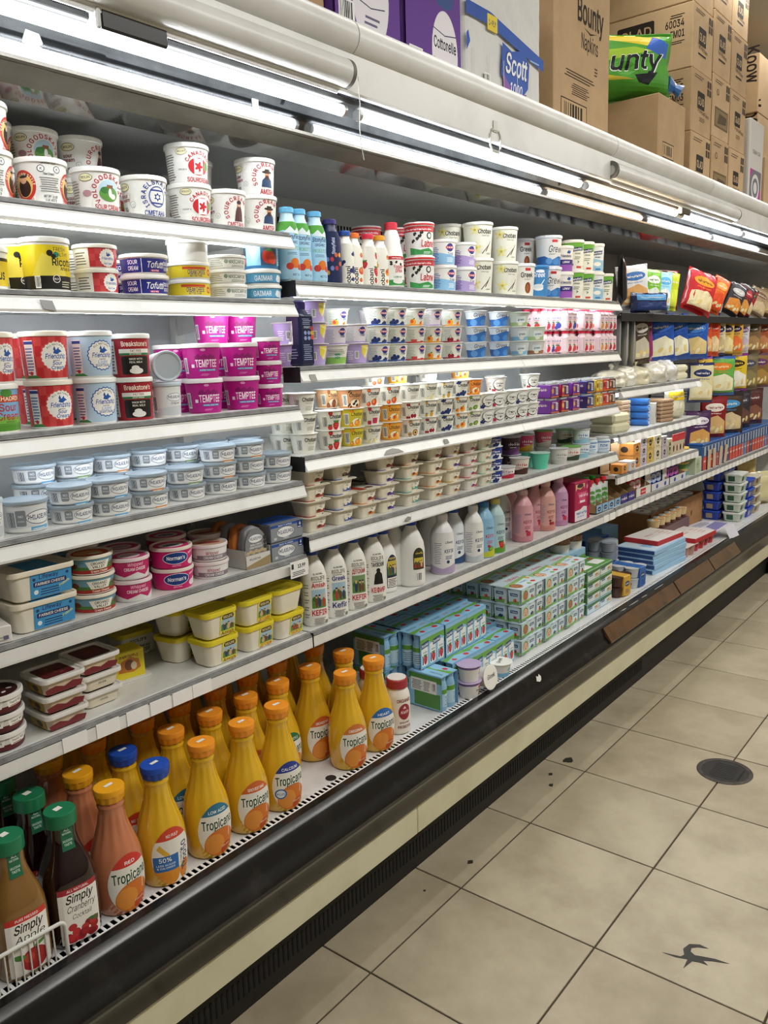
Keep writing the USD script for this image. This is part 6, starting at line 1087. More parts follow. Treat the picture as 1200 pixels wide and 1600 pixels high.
place('lilac_lone', (.778, .172, .4886), 18, 'D', 0, 0, 1, 0); place('lilac_lone', (.776, .170, .5492), 40, 'D', 0, 1, 2, 0)
place('greek_lone', (1.000, .178, .4886), 20, 'D', 0, 0, 1, 0)
place('greek_lone', (.853, .182, .4886 + .043), 0, 'D', 1, 0, 1, 0, rx=80, ry=0)
# ---------------------------------------------------------------- right part of the case
def bag_surf(w, h, d, seed):
    def f(u, v, e=0.0):             # u, v in -1..1
        u, v = np.asarray(u, float), np.asarray(v, float)
        th = d / 2 * np.clip(1 - np.abs(u) ** 2.4, 0, 1) ** .55 * np.clip(1 - np.abs(v / .9) ** 5, 0, 1) ** .6 * (.9 + .35 * v * -1 * .5)
        n = meshkit.noise(np.stack([u * 2.3 + seed, v * 3.1, u * 0 + seed * 1.7], -1)) - .5
        m = meshkit.noise(np.stack([u * 5.3 + seed, v * 4.1, u * 0 + seed * .7], -1)) - .5
        x = u * w / 2 * (1 - .05 * (1 - np.abs(v)) ** 2 + .03 * n); z = (v + 1) * h / 2 + .006 * n
        return x, th + d * .10 * m * np.clip(1 - np.abs(u) ** 4, 0, 1) + .0006 + e, z
    return f
def bag(t, w, h, d, color, art=None, seed=1, gloss=.22):
    f = bag_surf(w, h, d, seed); nu, nv = 15, 19
    U, V = np.meshgrid(np.linspace(-1, 1, nu), np.linspace(-1, 1, nv), indexing='ij')
    x, th, z = f(U, V); A_ = np.stack([x, -th, z], -1).reshape(-1, 3); B_ = np.stack([x, th * .8, z], -1).reshape(-1, 3); n = nu * nv; F = []
    for i in range(nu - 1):
        for j in range(nv - 1):
            a, b, c, dd = i * nv + j, (i + 1) * nv + j, (i + 1) * nv + j + 1, i * nv + j + 1
            F += [(a, b, c), (a, c, dd), (n + a, n + c, n + b), (n + a, n + dd, n + c)]
    ring = [i * nv for i in range(nu)] + [(nu - 1) * nv + j for j in range(1, nv)] + [i * nv + nv - 1 for i in range(nu - 2, -1, -1)] + [j for j in range(nv - 2, 0, -1)]
    for a, b in zip(ring, ring[1:] + ring[:1]): F += [(a, n + a, b), (b, n + a, n + b)]
    put('bag', trimesh.Trimesh(np.vstack([A_, B_]), np.array(F), process=False), mat('film_' + color[1:], color, gloss, coat=.5), t, smooth=50)
    if art:
        tr = _tri(art, np.linspace(-w / 2, w / 2, 13), np.linspace(0, h, 15))
        if tr:
            v, fc, c = tr; x, th, z = f(np.clip(v[:, 0] / (w / 2), -1, 1), np.clip(v[:, 1] / (h / 2) - 1, -1, 1), .0012)
            put_print('label', (np.stack([x, -th, z], 1), fc, c), FOIL_PRINT, t)
glyphs = Art.glyphs
def bkind(key, look, w, h, d, color, draw, seed):
    K(key, 'cheese_bag', 'bag', look, h, d / 2, lambda t: bag(t, w, h, d, color, (lambda a: (draw(a, w, h), a)[1])(Art()), seed))
def b_two(c1, c2, c3, top='#f2efe6', seed=3):
    def d(a, w, h):
        a.rect(-w * .46, w * .46, h * .07, h * .93, c1, .004); a.poly([(-w * .4, h * .12), (w * .4, h * .12), (w * .42, h * .42), (w * .1, h * .55), (-w * .38, h * .46)], c2); a.ell(0, h * .74, w * .36, h * .10, c3, q=6); glyphs(a, 0, h * .71, h * .06, w * .5, top, seed); glyphs(a, 0, h * .58, h * .035, w * .5, c3, seed + 1)
        for k in range(4): a.ell(-w * .25 + w * .17 * k, h * (.2 + .05 * (k % 2)), w * .10, h * .045, ('#f0e3b8', '#e7cf8a')[k % 2], rot=25 * k, q=4)
    return d
def b_plain(c1, c2): return lambda a, w, h: (a.rect(-w * .4, w * .4, h * .1, h * .55, c1, .006), a.rect(-w * .4, w * .4, h * .62, h * .9, c2, .006), glyphs(a, 0, h * .72, h * .06, w * .6, '#d8d4c8', 5))
BAGS = [  # key, look, w, h, d, film, draw, seed, x, z, y, turn, lean
    ('bag_black', 'tall folded black bag', .10, .23, .05, '#17171a', b_plain('#22222a', '#a8552a'), 1, 2.43, 1.86, .34, 30, 8),
    ('bag_bread', 'clear bag of sliced cheese with blue top', .20, .21, .05, '#c9cdd0', b_two('#d9dcdc', '#d8a86a', '#3f72b8'), 2, 2.63, 1.85, .36, -28, -6),
    ('bag_lime', 'lime green bag', .13, .20, .05, '#8cc63a', b_two('#7fc02f', '#e6efe0', '#f0f4ea', '#3a7a2a'), 3, 2.84, 1.85, .36, -25, 4),
    ('bag_aqua', 'light aqua bag', .13, .20, .05, '#8fd0ea', b_two('#a9dcf0', '#f0f2ee', '#5fb0dc'), 4, 2.99, 1.85, .36, -25, 5),
    ('bag_acid', 'thin acid yellow bag', .09, .20, .04, '#d6e23a', b_plain('#e0ea4a', '#c8d42a'), 5, 3.12, 1.85, .36, -30, 8),
    ('bag_maroon', 'dark red bag behind bright red one', .24, .22, .06, '#a8262c', b_two('#b8322e', '#d9a86a', '#7a1a22'), 6, 3.28, 1.86, .46, -25, 0),
    ('bag_red', 'large bright red bag leaning right', .24, .24, .08, '#c4262e', b_two('#cc2a30', '#ecdcae', '#f0a02e', '#3a2a20'), 7, 3.48, 1.84, .34, -25, 16),
    ('bag_orange', 'orange bag leaning right', .12, .22, .06, '#e8622a', b_two('#ee6a2c', '#e8502a', '#f4b05a'), 8, 3.80, 1.85, .35, -35, 24),
    ('bag_orange_b', 'second orange bag beside red bag', .11, .20, .05, '#e05226', b_plain('#ee6e34', '#e05226'), 9, 3.68, 1.84, .40, -35, 22),
    ('bag_navy', 'navy and white bag', .15, .22, .05, '#2a3f7a', b_two('#dfe2e6', '#5a8a3a', '#2a3f7a'), 10, 3.98, 1.85, .40, -30, 14),
    ('bag_stripe_a', 'dark striped bag of orange cheese', .14, .21, .06, '#2a2a2e', b_two('#3a3438', '#d98a3a', '#c8c4c0'), 11, 4.18, 1.84, .36, -35, 26),
    ('bag_stripe_b', 'dark red striped bag', .14, .21, .06, '#2e2226', b_two('#5a2a30', '#d9964a', '#b8323a'), 12, 4.36, 1.84, .36, -35, 28),
    ('bag_green_dark', 'dark green and red bag', .14, .21, .06, '#1f3a2a', b_two('#a8282e', '#e2d2a8', '#2a6a3a'), 13, 4.54, 1.84, .38, -35, 24),
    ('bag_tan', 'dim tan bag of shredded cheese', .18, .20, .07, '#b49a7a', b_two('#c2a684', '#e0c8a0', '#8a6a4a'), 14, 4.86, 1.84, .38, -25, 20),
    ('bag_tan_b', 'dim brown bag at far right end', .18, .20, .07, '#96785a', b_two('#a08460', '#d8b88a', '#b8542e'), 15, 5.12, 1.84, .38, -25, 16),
    ('bag_fold', 'dark blue folded bag lying on black ledge', .26, .10, .06, '#1c2a52', b_plain('#22366a', '#5aa0d8'), 16, 2.68, 1.815, .30, -22, 0),
    # second row, hanging
    ('bag_grey_a', 'grey silver hanging bag, leftmost', .12, .24, .04, '#8f9192', b_plain('#b4b09a', '#7a7c7e'), 21, 2.40, 1.575, .36, 45, -3),
    ('bag_grey_b', 'grey silver hanging bag with cream panel', .12, .24, .04, '#a2a4a4', b_plain('#d9cf9a', '#8a8c8e'), 22, 2.50, 1.570, .36, 40, -4),
    ('bag_grey_c', 'grey silver hanging bag with yellow edge', .12, .25, .04, '#9a9c9e', b_plain('#c8bc62', '#6a6c70'), 23, 2.60, 1.565, .36, 35, -4),
    ('bag_cocoa', 'brown picture bag with white top', .14, .25, .04, '#4a3c30', b_two('#4a3c30', '#cfc7b4', '#d9d6d0', '#3a2c22'), 24, 2.73, 1.57, .36, -20, -3),
    ('bag_plum', 'plum coloured narrow bag', .09, .24, .04, '#8a2a62', b_plain('#9a3270', '#7a2256'), 25, 2.85, 1.58, .37, -15, -4),
    ('bag_blue_a', 'blue string cheese bag, leftmost of three', .20, .25, .05, '#2450a8', b_two('#2450a8', '#f0eccf', '#3a6ac8'), 26, 3.02, 1.575, .36, -30, -5),
    ('bag_blue_b', 'blue string cheese bag, middle of three', .20, .25, .05, '#2450a8', b_two('#2450a8', '#f0eccf', '#3a6ac8'), 27, 3.27, 1.575, .36, -30, -9),
    ('bag_blue_c', 'blue string cheese bag, rightmost of three', .22, .24, .05, '#2a5ab4', b_two('#2a5ab4', '#e2c98a', '#4a86d8'), 28, 3.53, 1.575, .36, -34, 0),
    ('bag_rust_a', 'orange red hanging bag', .12, .23, .05, '#d8502a', b_two('#e05a2c', '#f0b478', '#c83a22'), 29, 3.74, 1.585, .36, -35, -3),
    ('bag_rust_b', 'orange red hanging bag with pale foot', .12, .23, .05, '#d8502a', b_two('#e0602e', '#f4d8a8', '#d83a22'), 30, 3.86, 1.585, .36, -35, 3),
    ('bag_cream_navy', 'cream bag with navy foot', .13, .22, .05, '#2f3564', b_two('#ded2b0', '#c9b688', '#2f3564'), 31, 3.98, 1.585, .36, -35, 0),
    ('bag_gold_a', 'gold and dark hanging bag', .15, .23, .05, '#3a2a3a', b_two('#d8b24a', '#efdca2', '#3a2a4a'), 32, 4.12, 1.58, .36, -35, 2),
    ('bag_gold_b', 'gold bag with orange picture', .18, .23, .05, '#c99a3a', b_two('#d9a446', '#e8763a', '#3a2a4a'), 33, 4.30, 1.58, .36, -35, 0),
    ('bag_white', 'white hanging bag', .13, .21, .04, '#d9d6d2', b_two('#dedbd6', '#c8b8c8', '#8a6aa0'), 34, 4.50, 1.59, .36, -35, 3),
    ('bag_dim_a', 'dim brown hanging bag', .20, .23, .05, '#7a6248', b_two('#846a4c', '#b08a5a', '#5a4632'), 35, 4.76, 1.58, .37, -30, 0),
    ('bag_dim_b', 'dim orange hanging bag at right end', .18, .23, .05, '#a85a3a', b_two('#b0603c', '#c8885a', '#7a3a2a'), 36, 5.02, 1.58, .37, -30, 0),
    # third row
    ('bag_noodle', 'cream bag of strings with navy foot', .18, .24, .05, '#2a3566', b_two('#e2d9a8', '#f0e8c4', '#2a3566'), 41, 3.66, 1.31, .35, -35, 2),
    ('bag_violet', 'violet and yellow narrow bag', .12, .24, .05, '#8a4a9e', b_two('#e0b82e', '#efd26a', '#8a4a9e'), 42, 3.80, 1.345, .36, -30, -3),
    ('bag_alpine', 'blue and green bag with orange lettering', .24, .25, .05, '#3a66b0', b_two('#6aae4a', '#f0ecc8', '#e8862e', '#fff2c0'), 43, 4.06, 1.33, .36, -36, 0),
    ('bag_string', 'purple bag with two yellow string panels', .23, .25, .05, '#7a2a7e', b_two('#e0c02e', '#f2eedc', '#3a2a1a', '#f0d84a'), 44, 4.36, 1.34, .36, -36, 0),
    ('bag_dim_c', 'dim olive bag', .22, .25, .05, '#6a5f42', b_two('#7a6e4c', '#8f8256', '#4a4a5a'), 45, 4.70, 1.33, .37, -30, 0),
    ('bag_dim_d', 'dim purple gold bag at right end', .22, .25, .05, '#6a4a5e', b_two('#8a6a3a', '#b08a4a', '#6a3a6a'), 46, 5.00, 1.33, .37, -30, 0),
    # fourth row
    ('bag_purple_white', 'purple bag with white lettering', .18, .24, .05, '#4a2a56', b_two('#4a2a56', '#d8a25a', '#e6e0ea', '#4a2a56'), 51, 3.66, 1.02, .35, -35, 0),
    ('bag_crimson', 'tall crimson bag with white lettering', .20, .27, .05, '#8a1f22', b_two('#8a1f22', '#d8b078', '#f0e6da', '#8a1f22'), 52, 3.96, 1.06, .36, -36, 2),
    ('bag_pasture', 'dark bag with blue and green pasture picture', .26, .27, .05, '#2a1f1c', b_two('#4a3426', '#d9c49a', '#4a9ad0'), 53, 4.26, 1.06, .36, -36, 0),
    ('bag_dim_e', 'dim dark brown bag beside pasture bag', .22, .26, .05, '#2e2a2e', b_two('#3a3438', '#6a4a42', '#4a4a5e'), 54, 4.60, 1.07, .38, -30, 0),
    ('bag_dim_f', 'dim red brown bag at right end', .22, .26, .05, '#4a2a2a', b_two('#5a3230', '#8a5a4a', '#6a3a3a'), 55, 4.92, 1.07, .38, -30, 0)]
PEG = mat('peg_black', '#101012', .5)
ledge = thing('black_ledge', 'long black ledge under the upright cheese bags', 'shelf', (0, 0, 0))
put('board', rbox(2.33, 5.5, .30, .77, 1.795, 1.808, .003), PEG, ledge, smooth=False); put('front_edge', rbox(2.33, 5.5, .296, .302, 1.782, 1.822, .002), PEG, ledge, smooth=False)
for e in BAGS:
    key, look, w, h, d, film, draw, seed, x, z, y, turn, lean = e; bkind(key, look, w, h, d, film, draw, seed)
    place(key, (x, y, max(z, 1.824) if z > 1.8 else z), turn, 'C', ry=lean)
    if z < 1.8:
        k = thing('peg_hook', 'black peg hook holding the ' + look, 'hook', (x, y, z + h))
        put('rod', sweep([(0, -.03, .008), (0, -.022, -.001), (0, 0, -.004), (0, .77 - y, -.004)], .0025, 6), PEG, k); put('base_plate', bx(-.012, .012, .768 - y, .775 - y, -.03, .02), PEG, k, smooth=False)
# --- lumpy bags of white cheese
def lump(seed, sx, sy, sz, tint, spot=None):
    def fn(t):
        m = trimesh.creation.icosphere(3); v = m.vertices.copy(); n = meshkit.fbm(v * 2.2 + seed * 3.7, 3, seed)[:, None]
        v = v * (.74 + .5 * n) * np.array([sx, sy, sz]); v[:, 2] = np.maximum(v[:, 2], -sz * .62); v[:, 2] -= v[:, 2].min(); m.vertices = v; put('bag', m, mat('cheese_film_%s' % tint[1:], tint, .2, coat=.7, noise=(22, '#b9b6a4', .55, .7)), t, smooth=60)
        nk = lathe([(1e-4, 0), (.012, 0), (.006, .012), (.016, .03), (.010, .038), (1e-4, .036)], 10); nk.apply_translation((sx * .2, 0, v[:, 2].max() - .012)); put('knot', nk, _mats['cheese_film_%s' % tint[1:]], t)
        if spot: s = trimesh.creation.icosphere(2, sx * .34); s.apply_scale((1, .5, .6)); s.apply_translation((-sx * .1, -sy * .62, sz * .7)); put('tag', s, plastic(spot, .4), t)
    return fn
for i, (sx, sy, sz, tint, spot, look, x) in enumerate(((.11, .09, .055, '#e3e0cc', None, 'lumpy bag of white cheese balls', 2.37), (.08, .08, .062, '#e9e6d8', '#a8402e', 'small cheese bag with red mark', 2.51), (.11, .09, .058, '#e6dfc0', '#d8a82e', 'cheese bag with yellow tag', 2.68), (.11, .10, .070, '#e4e2d4', None, 'tall speckled bag of cheese', 2.88), (.12, .09, .078, '#f0efec', '#a8323a', 'white bag with red print', 3.06))):
    K('lump_%d' % i, 'cheese_bag', 'bag', look, sz * 1.6, sy, lump(i + 1, sx, sy, sz, tint, spot)); place('lump_%d' % i, (x, .37, 1.4673), 8 * i, 'C')
def slab(c, w, d, h, rough=.35, band=None, name='block', r=.008, nz=None):
    def fn(t):
        put(name, rbox(-w / 2, w / 2, -d / 2, d / 2, 0, h, r), mat('slab_' + c[1:], c, rough, noise=nz), t, smooth=False)
        if band: a = Art(); a.rect(-w * .4, w * .4, h * .2, h * .8, band); glyphs(a, 0, h * .38, h * .24, w * .6, '#4a463e', 3); panel(a, (0, -d / 2, 0), (1, 0, 0), (0, 0, 1), t, 'label')
    return fn
def col(key, name, category, look, fn, H, r, x, y, z, n, rz=0, shelf='C', gap=.0006):
    K(key, name, category, look, H, r, fn)
    for i in range(n): place(key, (x, y, z + i * (H + gap)), rz, shelf, round(x * 100), i, n, 0)
col('wrap_pale', 'cheese_wedge', 'cheese', 'pale wrapped cheese roll', slab('#e6e0c0', .15, .11, .042, r=.016), .042, .055, 3.24, .36, 1.4673, 2)
C3z, C4z, C5z = Z['C3'] + .0003, Z['C4'] + .0003, Z['C5'] + .0003
col('block_pale', 'cheese_block', 'cheese', 'pale translucent cheese block', slab('#dfdcbe', .15, .14, .048, .25, r=.012), .048, .07, 2.36, .36, C3z, 2, -8)
col('slab_pink', 'cheese_slab', 'cheese', 'pinkish beige cheese slab', slab('#bfa284', .11, .15, .020, .4, r=.004), .020, .075, 2.53, .42, C3z, 7)
col('roll_blue', 'butter_roll', 'butter', 'blue wrapped butter roll', lambda t: put('roll', (lambda m: (m.apply_transform(trimesh.transformations.rotation_matrix(np.pi / 2, [1, 0, 0])), m.apply_translation((0, 0, .018)), m)[2])(lathe([(1e-4, -.055), (.014, -.055), (.0175, -.050), (.0178, 0), (.0175, .050), (.014, .055), (1e-4, .055)], 20)), plastic('#3a78c8', .3), t) and put('end_label', (lambda m: (m.apply_transform(trimesh.transformations.rotation_matrix(np.pi / 2, [1, 0, 0])), m.apply_translation((0, -.0555, .018)), m)[2])(trimesh.creation.cylinder(.009, .001, sections=16)), plastic('#cfdced', .4), t), .0352, .055, 2.73, .36, C3z, 4)
col('box_tilt', 'cheese_box', 'box', 'white box with dark red picture', lambda t: carton(t, .075, .10, .11, '#d8d4c8', front=(lambda a: (a.poly([(-.03, .04), (.02, .10), (.034, .10), (.0, .03)], '#5a2a26'), a.lines(-.02, .03, .01, .03, 3, '#6a665e'), a)[2])(Art())), .11, .05, 2.86, .37, C3z, 1, 16)
col('slab_brown', 'cheese_slab', 'cheese', 'brownish rind cheese slab', slab('#ab8c6c', .12, .15, .020, .5, r=.006), .020, .075, 3.00, .37, C3z, 6, -12)
bkind('bag_clear_yellow', 'clear bag with yellow stripe', .16, .17, .08, '#cfcbb4', b_plain('#d9d4bc', '#d8b82a'), 61); place('bag_clear_yellow', (3.19, .34, C3z), -20, 'C')
# lower: small cartons
def smallbox(c, c2, w=.085, d=.10, h=.062, dot='#3a3330'):
    return lambda t: carton(t, w, d, h, c, front=(lambda a: (a.rect(-w * .46, w * .46, h * .06, h * .94, c2), a.ell(0, h * .56, w * .20, h * .26, dot, q=5), glyphs(a, 0, h * .52, h * .12, w * .26, '#efeadc', 3), a.lines(-w * .3, w * .3, h * .12, h * .24, 2, dot, 3), a)[4])(Art()), left=(lambda a: (a.rect(-d * .46, d * .46, h * .06, h * .94, c2), a.ell(0, h * .5, d * .2, h * .25, dot, q=5), a)[2])(Art()))
KR = mat('kraft_card', '#a98a63', .8, noise=(25, '#b5966e', .4, .6))
def sheet(t): put('panel', rbox(-.055, .055, -.006, .006, 0, .135, .002), KR, t, smooth=False); put('fold', rbox(-.055, -.049, -.006, .09, 0, .135, .002), KR, t, smooth=False); put('foot', rbox(-.055, .055, -.05, .09, 0, .004, .001), KR, t, smooth=False)
K('kraft_tray', 'cardboard_tray', 'tray', 'bent brown cardboard tray', .135, .06, sheet); place('kraft_tray', (2.30, .36, C4z), 0, 'C', 0); place('kraft_tray', (2.42, .36, C4z), 0, 'C', 1)
col('ctn_orange_low', 'cheese_carton', 'box', 'small orange round front carton before the trays', smallbox('#d98a3a', '#e29a48', .07, .06, .045), .045, .03, 2.33, .295, C4z, 1)
col('ctn_white_low', 'cheese_carton', 'box', 'small white and blue carton before the trays', smallbox('#dcdad2', '#c9d2dc', .08, .06, .050, '#c87a3a'), .05, .03, 2.43, .295, C4z, 1)
col('ctn_orange', 'cheese_carton', 'box', 'orange printed carton', smallbox('#c98a4a', '#dc9a4a'), .062, .05, 2.545, .34, C4z, 2)
col('ctn_lilac', 'cheese_carton', 'box', 'white and lilac carton', smallbox('#d6d2d4', '#c9c0d2', h=.048), .048, .05, 2.635, .34, C4z, 3)
col('ctn_gold', 'cheese_carton', 'box', 'tan gold carton', smallbox('#c9ab6a', '#d9b85a', .09, .1, .068), .068, .05, 2.735, .345, C4z, 2)
col('ctn_cream', 'cheese_carton', 'box', 'cream carton with black emblem', smallbox('#ddd2b0', '#e2d8ba', .10, .1, .068), .068, .05, 2.845, .345, C4z, 2)
col('ctn_grey', 'cheese_carton', 'box', 'greyish lilac carton', smallbox('#b9b0b4', '#c2b8c4', .075, .1, .060), .060, .05, 2.945, .345, C4z, 2)
col('ctn_green', 'cheese_carton', 'box', 'white carton with green band', smallbox('#d8d4bc', '#b8b48a', .06, .1, .10), .10, .05, 3.025, .345, C4z, 1)
col('tray_red', 'deli_tray', 'tray', 'red topped deli tray with small figures', lambda t: (put('tray', rbox(-.10, .10, -.07, .07, 0, .075, .004), mat('deli_tray', '#c8b8a0', .5), t, smooth=False), put('top_card', rbox(-.10, .10, -.072, -.066, .075, .115, .002), plastic('#c8323a', .4), t, smooth=False), panel((lambda a: ([a.ell(-.08 + .027 * k, .035, .011, .018, ('#3a2a26', '#d8c8a8', '#8a3a30', '#e2d8c4')[k % 4], q=5) for k in range(7)], a)[1])(Art()), (0, -.07, 0), (1, 0, 0), (0, 0, 1), t, 'front_print')), .115, .07, 3.18, .37, C4z, 1)
col('tray_pink', 'deli_tray', 'tray', 'pale deli tray with red strip behind', lambda t: (put('tray', rbox(-.09, .09, -.05, .05, 0, .11, .004), mat('deli_tray_b', '#d9ccb4', .5), t, smooth=False), put('top_card', rbox(-.09, .09, -.052, -.047, .11, .135, .002), plastic('#d8424a', .4), t, smooth=False)), .135, .05, 2.95, .52, C4z, 1)
# pouches and their open trays on the lowest shelf
def pouch(c, cap, c2, h=.125, w=.062):
    def fn(t):
        a = Art(); a.ell(0, h * .42, w * .36, h * .20, c2, q=6); glyphs(a, 0, h * .38, h * .10, w * .5, c, 4); a.rect(-w * .3, w * .3, h * .68, h * .78, c2); bag(t, w, h, .030, c, a, 3)
        put('cap', lathe([(1e-4, h - .006), (.007, h - .006), (.007, h + .008), (.0145, h + .009), (.0155, h + .014), (.0145, h + .024), (1e-4, h + .025)], 18), plastic(cap, .3), t)
    return fn
for k_, c_, l_ in (('pouch_red', ('#c8202c', '#d82a3a', '#f0dcd8'), 'red pouch with red cap'), ('pouch_green', ('#b9c9a8', '#3fc04a', '#f0f0e6'), 'pale pouch with green cap'), ('pouch_white', ('#cfd8d6', '#d8323e', '#5a9a4a'), 'white pouch with red cap'), ('pouch_blue', ('#24409e', '#3a74dc', '#c8d8ec'), 'blue pouch with blue cap'), ('pouch_violet', ('#3a2a86', '#3a6ad0', '#c86ab0'), 'violet pouch with blue cap')):
    K(k_, 'yogurt_pouch', 'pouch', l_, .15, .02, pouch(*c_))
def tray(w, d, h0, h1, face, art=None):
    def fn(t):
        put('base', bx(-w / 2, w / 2, -d / 2, d / 2, 0, .002), KR, t, smooth=False)
        for x in (-w / 2, w / 2 - .002):
            p = Polygon([(-d / 2, 0), (d / 2, 0), (d / 2, h1), (d / 2 - .03, h1), (-d / 2, h0)]); m = trimesh.creation.extrude_polygon(p, .002, engine='earcut'); v = m.vertices.copy(); m.vertices = np.stack([v[:, 2] + x, v[:, 0], v[:, 1]], 1); put('side', m, KR, t, smooth=False)
        put('front', bx(-w / 2, w / 2, -d / 2, -d / 2 + .002, 0, h0), mat('tray_' + face[1:], face, .5), t, smooth=False); put('back', bx(-w / 2, w / 2, d / 2 - .002, d / 2, 0, h1), KR, t, smooth=False)
        if art: a = Art(); art(a, w, h0); panel(a, (0, -d / 2, 0), (1, 0, 0), (0, 0, 1), t, 'front_print')
    return fn
badge = lambda c: (lambda a, w, h: (a.ell(0, h * .5, w * .28, h * .28, c, q=6), glyphs(a, 0, h * .42, h * .16, w * .34, '#f0f0f0', 2)))
T = [('tray_sky', 'small sky blue fronted display tray', .066, .16, .038, .10, '#8fb8d8', badge('#24406e'), (2.085, 2.155, 2.225, 2.30)), ('tray_violet', 'violet fronted cardboard display tray', .085, .17, .045, .13, '#3a3080', lambda a, w, h: glyphs(a, 0, h * .35, h * .34, w * .8, '#e6e4f0', 6), (2.38, 2.47)), ('tray_white', 'white display tray with red label', .20, .17, .045, .12, '#e2e0dc', lambda a, w, h: (a.rect(-.04, .03, h * .15, h * .85, '#c8323a'), glyphs(a, -.005, h * .4, h * .22, .05, '#f4ecec', 3)), (2.63,)), ('tray_pale', 'long white display tray with round blue marks', .26, .17, .040, .07, '#d6d6da', lambda a, w, h: (a.ell(-.05, h * .5, .016, h * .3, '#3a52a8', q=5), a.ell(.07, h * .5, .016, h * .3, '#3a52a8', q=5)), (2.87, 3.14))]
for k_, look, w, d, h0, h1, face, art, xs in T:
    K(k_, 'display_tray', 'tray', look, h1, d / 2, tray(w, d, h0, h1, face, art))
    for i, x in enumerate(xs): place(k_, (x, YS + .018 + d / 2, C5z), 0, 'B5' if x < 2.22 else 'C', i)
pp = [('pouch_white', 2.085, .33), ('pouch_white', 2.155, .33), ('pouch_white', 2.225, .33), ('pouch_green', 2.155, .385), ('pouch_green', 2.225, .385), ('pouch_green', 2.30, .385), ('pouch_red', 2.57, .33), ('pouch_red', 2.64, .33), ('pouch_red', 2.59, .385), ('pouch_red', 2.67, .385), ('pouch_red', 1.98, .45), ('pouch_red', 2.04, .45), ('pouch_red', 2.10, .45), ('pouch_blue', 2.79, .33), ('pouch_blue', 2.86, .33), ('pouch_blue', 2.93, .33), ('pouch_blue', 2.82, .385), ('pouch_blue', 2.90, .385), ('pouch_violet', 3.06, .33), ('pouch_violet', 3.13, .33), ('pouch_violet', 3.20, .33), ('pouch_violet', 3.10, .385)]
for i, (k_, x, y) in enumerate(pp): place(k_, (x, y, C5z + .0025), -25, 'B5' if x < 2.22 else 'C', i, 0, 1, 0 if y < .35 else 1)
K('white_card', 'white_card', 'card', 'upright white card beside the red pouches', .13, .05, lambda t: put('card', rbox(-.045, .045, -.002, .002, 0, .13, .001), plastic('#e6e4e0', .5), t, smooth=False)); place('white_card', (2.77, .315, C5z + .0025), 0, 'C')
K('white_card_b', 'white_card', 'card', 'narrow white card between blue and violet pouches', .12, .05, lambda t: put('card', rbox(-.03, .03, -.002, .002, 0, .12, .001), plastic('#dedee2', .5), t, smooth=False)); place('white_card_b', (2.995, .31, C5z + .0025), 0, 'C')
def _pnk(t):
    f = Art(); f.rect(-.066, .066, .002, .176, '#b01f52'); f.poly([(-.066, .002), (.040, .002), (.040, .058), (.01, .064), (-.02, .052), (-.066, .050)], '#e9e4ea'); glyphs(f, -.012, .030, .016, .080, '#3f72b8', 3); glyphs(f, -.015, .018, .007, .06, '#6a92c8', 5); f.poly([(-.040, .080), (.036, .080), (.024, .098), (.040, .130), (-.044, .130), (-.026, .098)], '#d84a80'); glyphs(f, 0, .108, .016, .056, '#f6e0ea', 4); f.rect(-.022, .022, .082, .092, '#f0e8ee'); f.poly([(-.060, .138), (-.046, .150), (-.020, .142), (.010, .156), (.020, .142), (.020, .168), (-.060, .168)], '#d8b88a'); f.ell(-.020, .160, .028, .010, '#4a2a30', q=5); f.ell(.042, .150, .010, .010, '#d87aa0', q=5); f.ell(.042, .112, .008, .008, '#e6a0bc', q=5)
    l = Art(); l.rect(-.08, .08, .004, .174, '#9a1a46'); l.ell(0, .09, .04, .05, '#c83a6e', q=6); carton(t, .134, .17, .178, '#b01f52', front=f, left=l); c = rbox(.05, .067, -.088, -.083, .06, .176, .002); put('perforated_flap', c, plastic('#8a1a42', .4), t, smooth=False)
K('pink_box', 'pouch_box', 'box', 'tall magenta pouch box with white cloud label', .178, .085, _pnk); place('pink_box', (1.905, YS + .016 + .085, C5z), -4, 'B5', 90)
def _kit(c, c2):
    def fn(t):
        put('tray', rbox(-.030, .030, -.09, .09, 0, .150, .006), plastic('#3f5f8e', .25), t, smooth=False); put('lid', rbox(-.031, .031, -.091, .091, .150, .166, .006), plastic('#2f62a8', .25), t, smooth=False)
        a = Art(); a.rect(-.028, .028, .004, .085, c, .003); a.rect(-.026, .026, .088, .146, c2, .003); a.rect(-.008, .008, .09, .146, '#d8cdb8', .002); glyphs(a, 0, .05, .016, .044, '#e9dcd2', 3); panel(a, (0, -.09, 0), (1, 0, 0), (0, 0, 1), t, 'front_print')
        l = Art(); l.rect(-.085, .085, .006, .080, c, .004); l.ell(0, .110, .05, .028, c2, q=6); panel(l, (-.030, 0, 0), (0, -1, 0), (0, 0, 1), t, 'side_print')
    return fn
for k_, c_, l_ in (('kit_red', ('#d8523a', '#5a7aa8'), 'blue lidded lunch kit, orange red panel'), ('kit_pink', ('#c8727a', '#4a6ea8'), 'blue lidded lunch kit, pink panel'), ('kit_dark', ('#5a4a6a', '#3a5a8e'), 'blue lidded lunch kit, dull violet panel'), ('kit_blue', ('#6a8ab8', '#3f62a0'), 'blue lidded lunch kit, pale blue panel')):
    K(k_, 'lunch_kit', 'lunch box', l_, .166, .09, _kit(*c_))
for i in range(27): place(('kit_red', 'kit_red', 'kit_red', 'kit_red', 'kit_pink', 'kit_blue', 'kit_red', 'kit_dark')[i % 8] if i > 3 else 'kit_red', (3.62 + i * .0665, .38, C5z), 0, 'C', i)
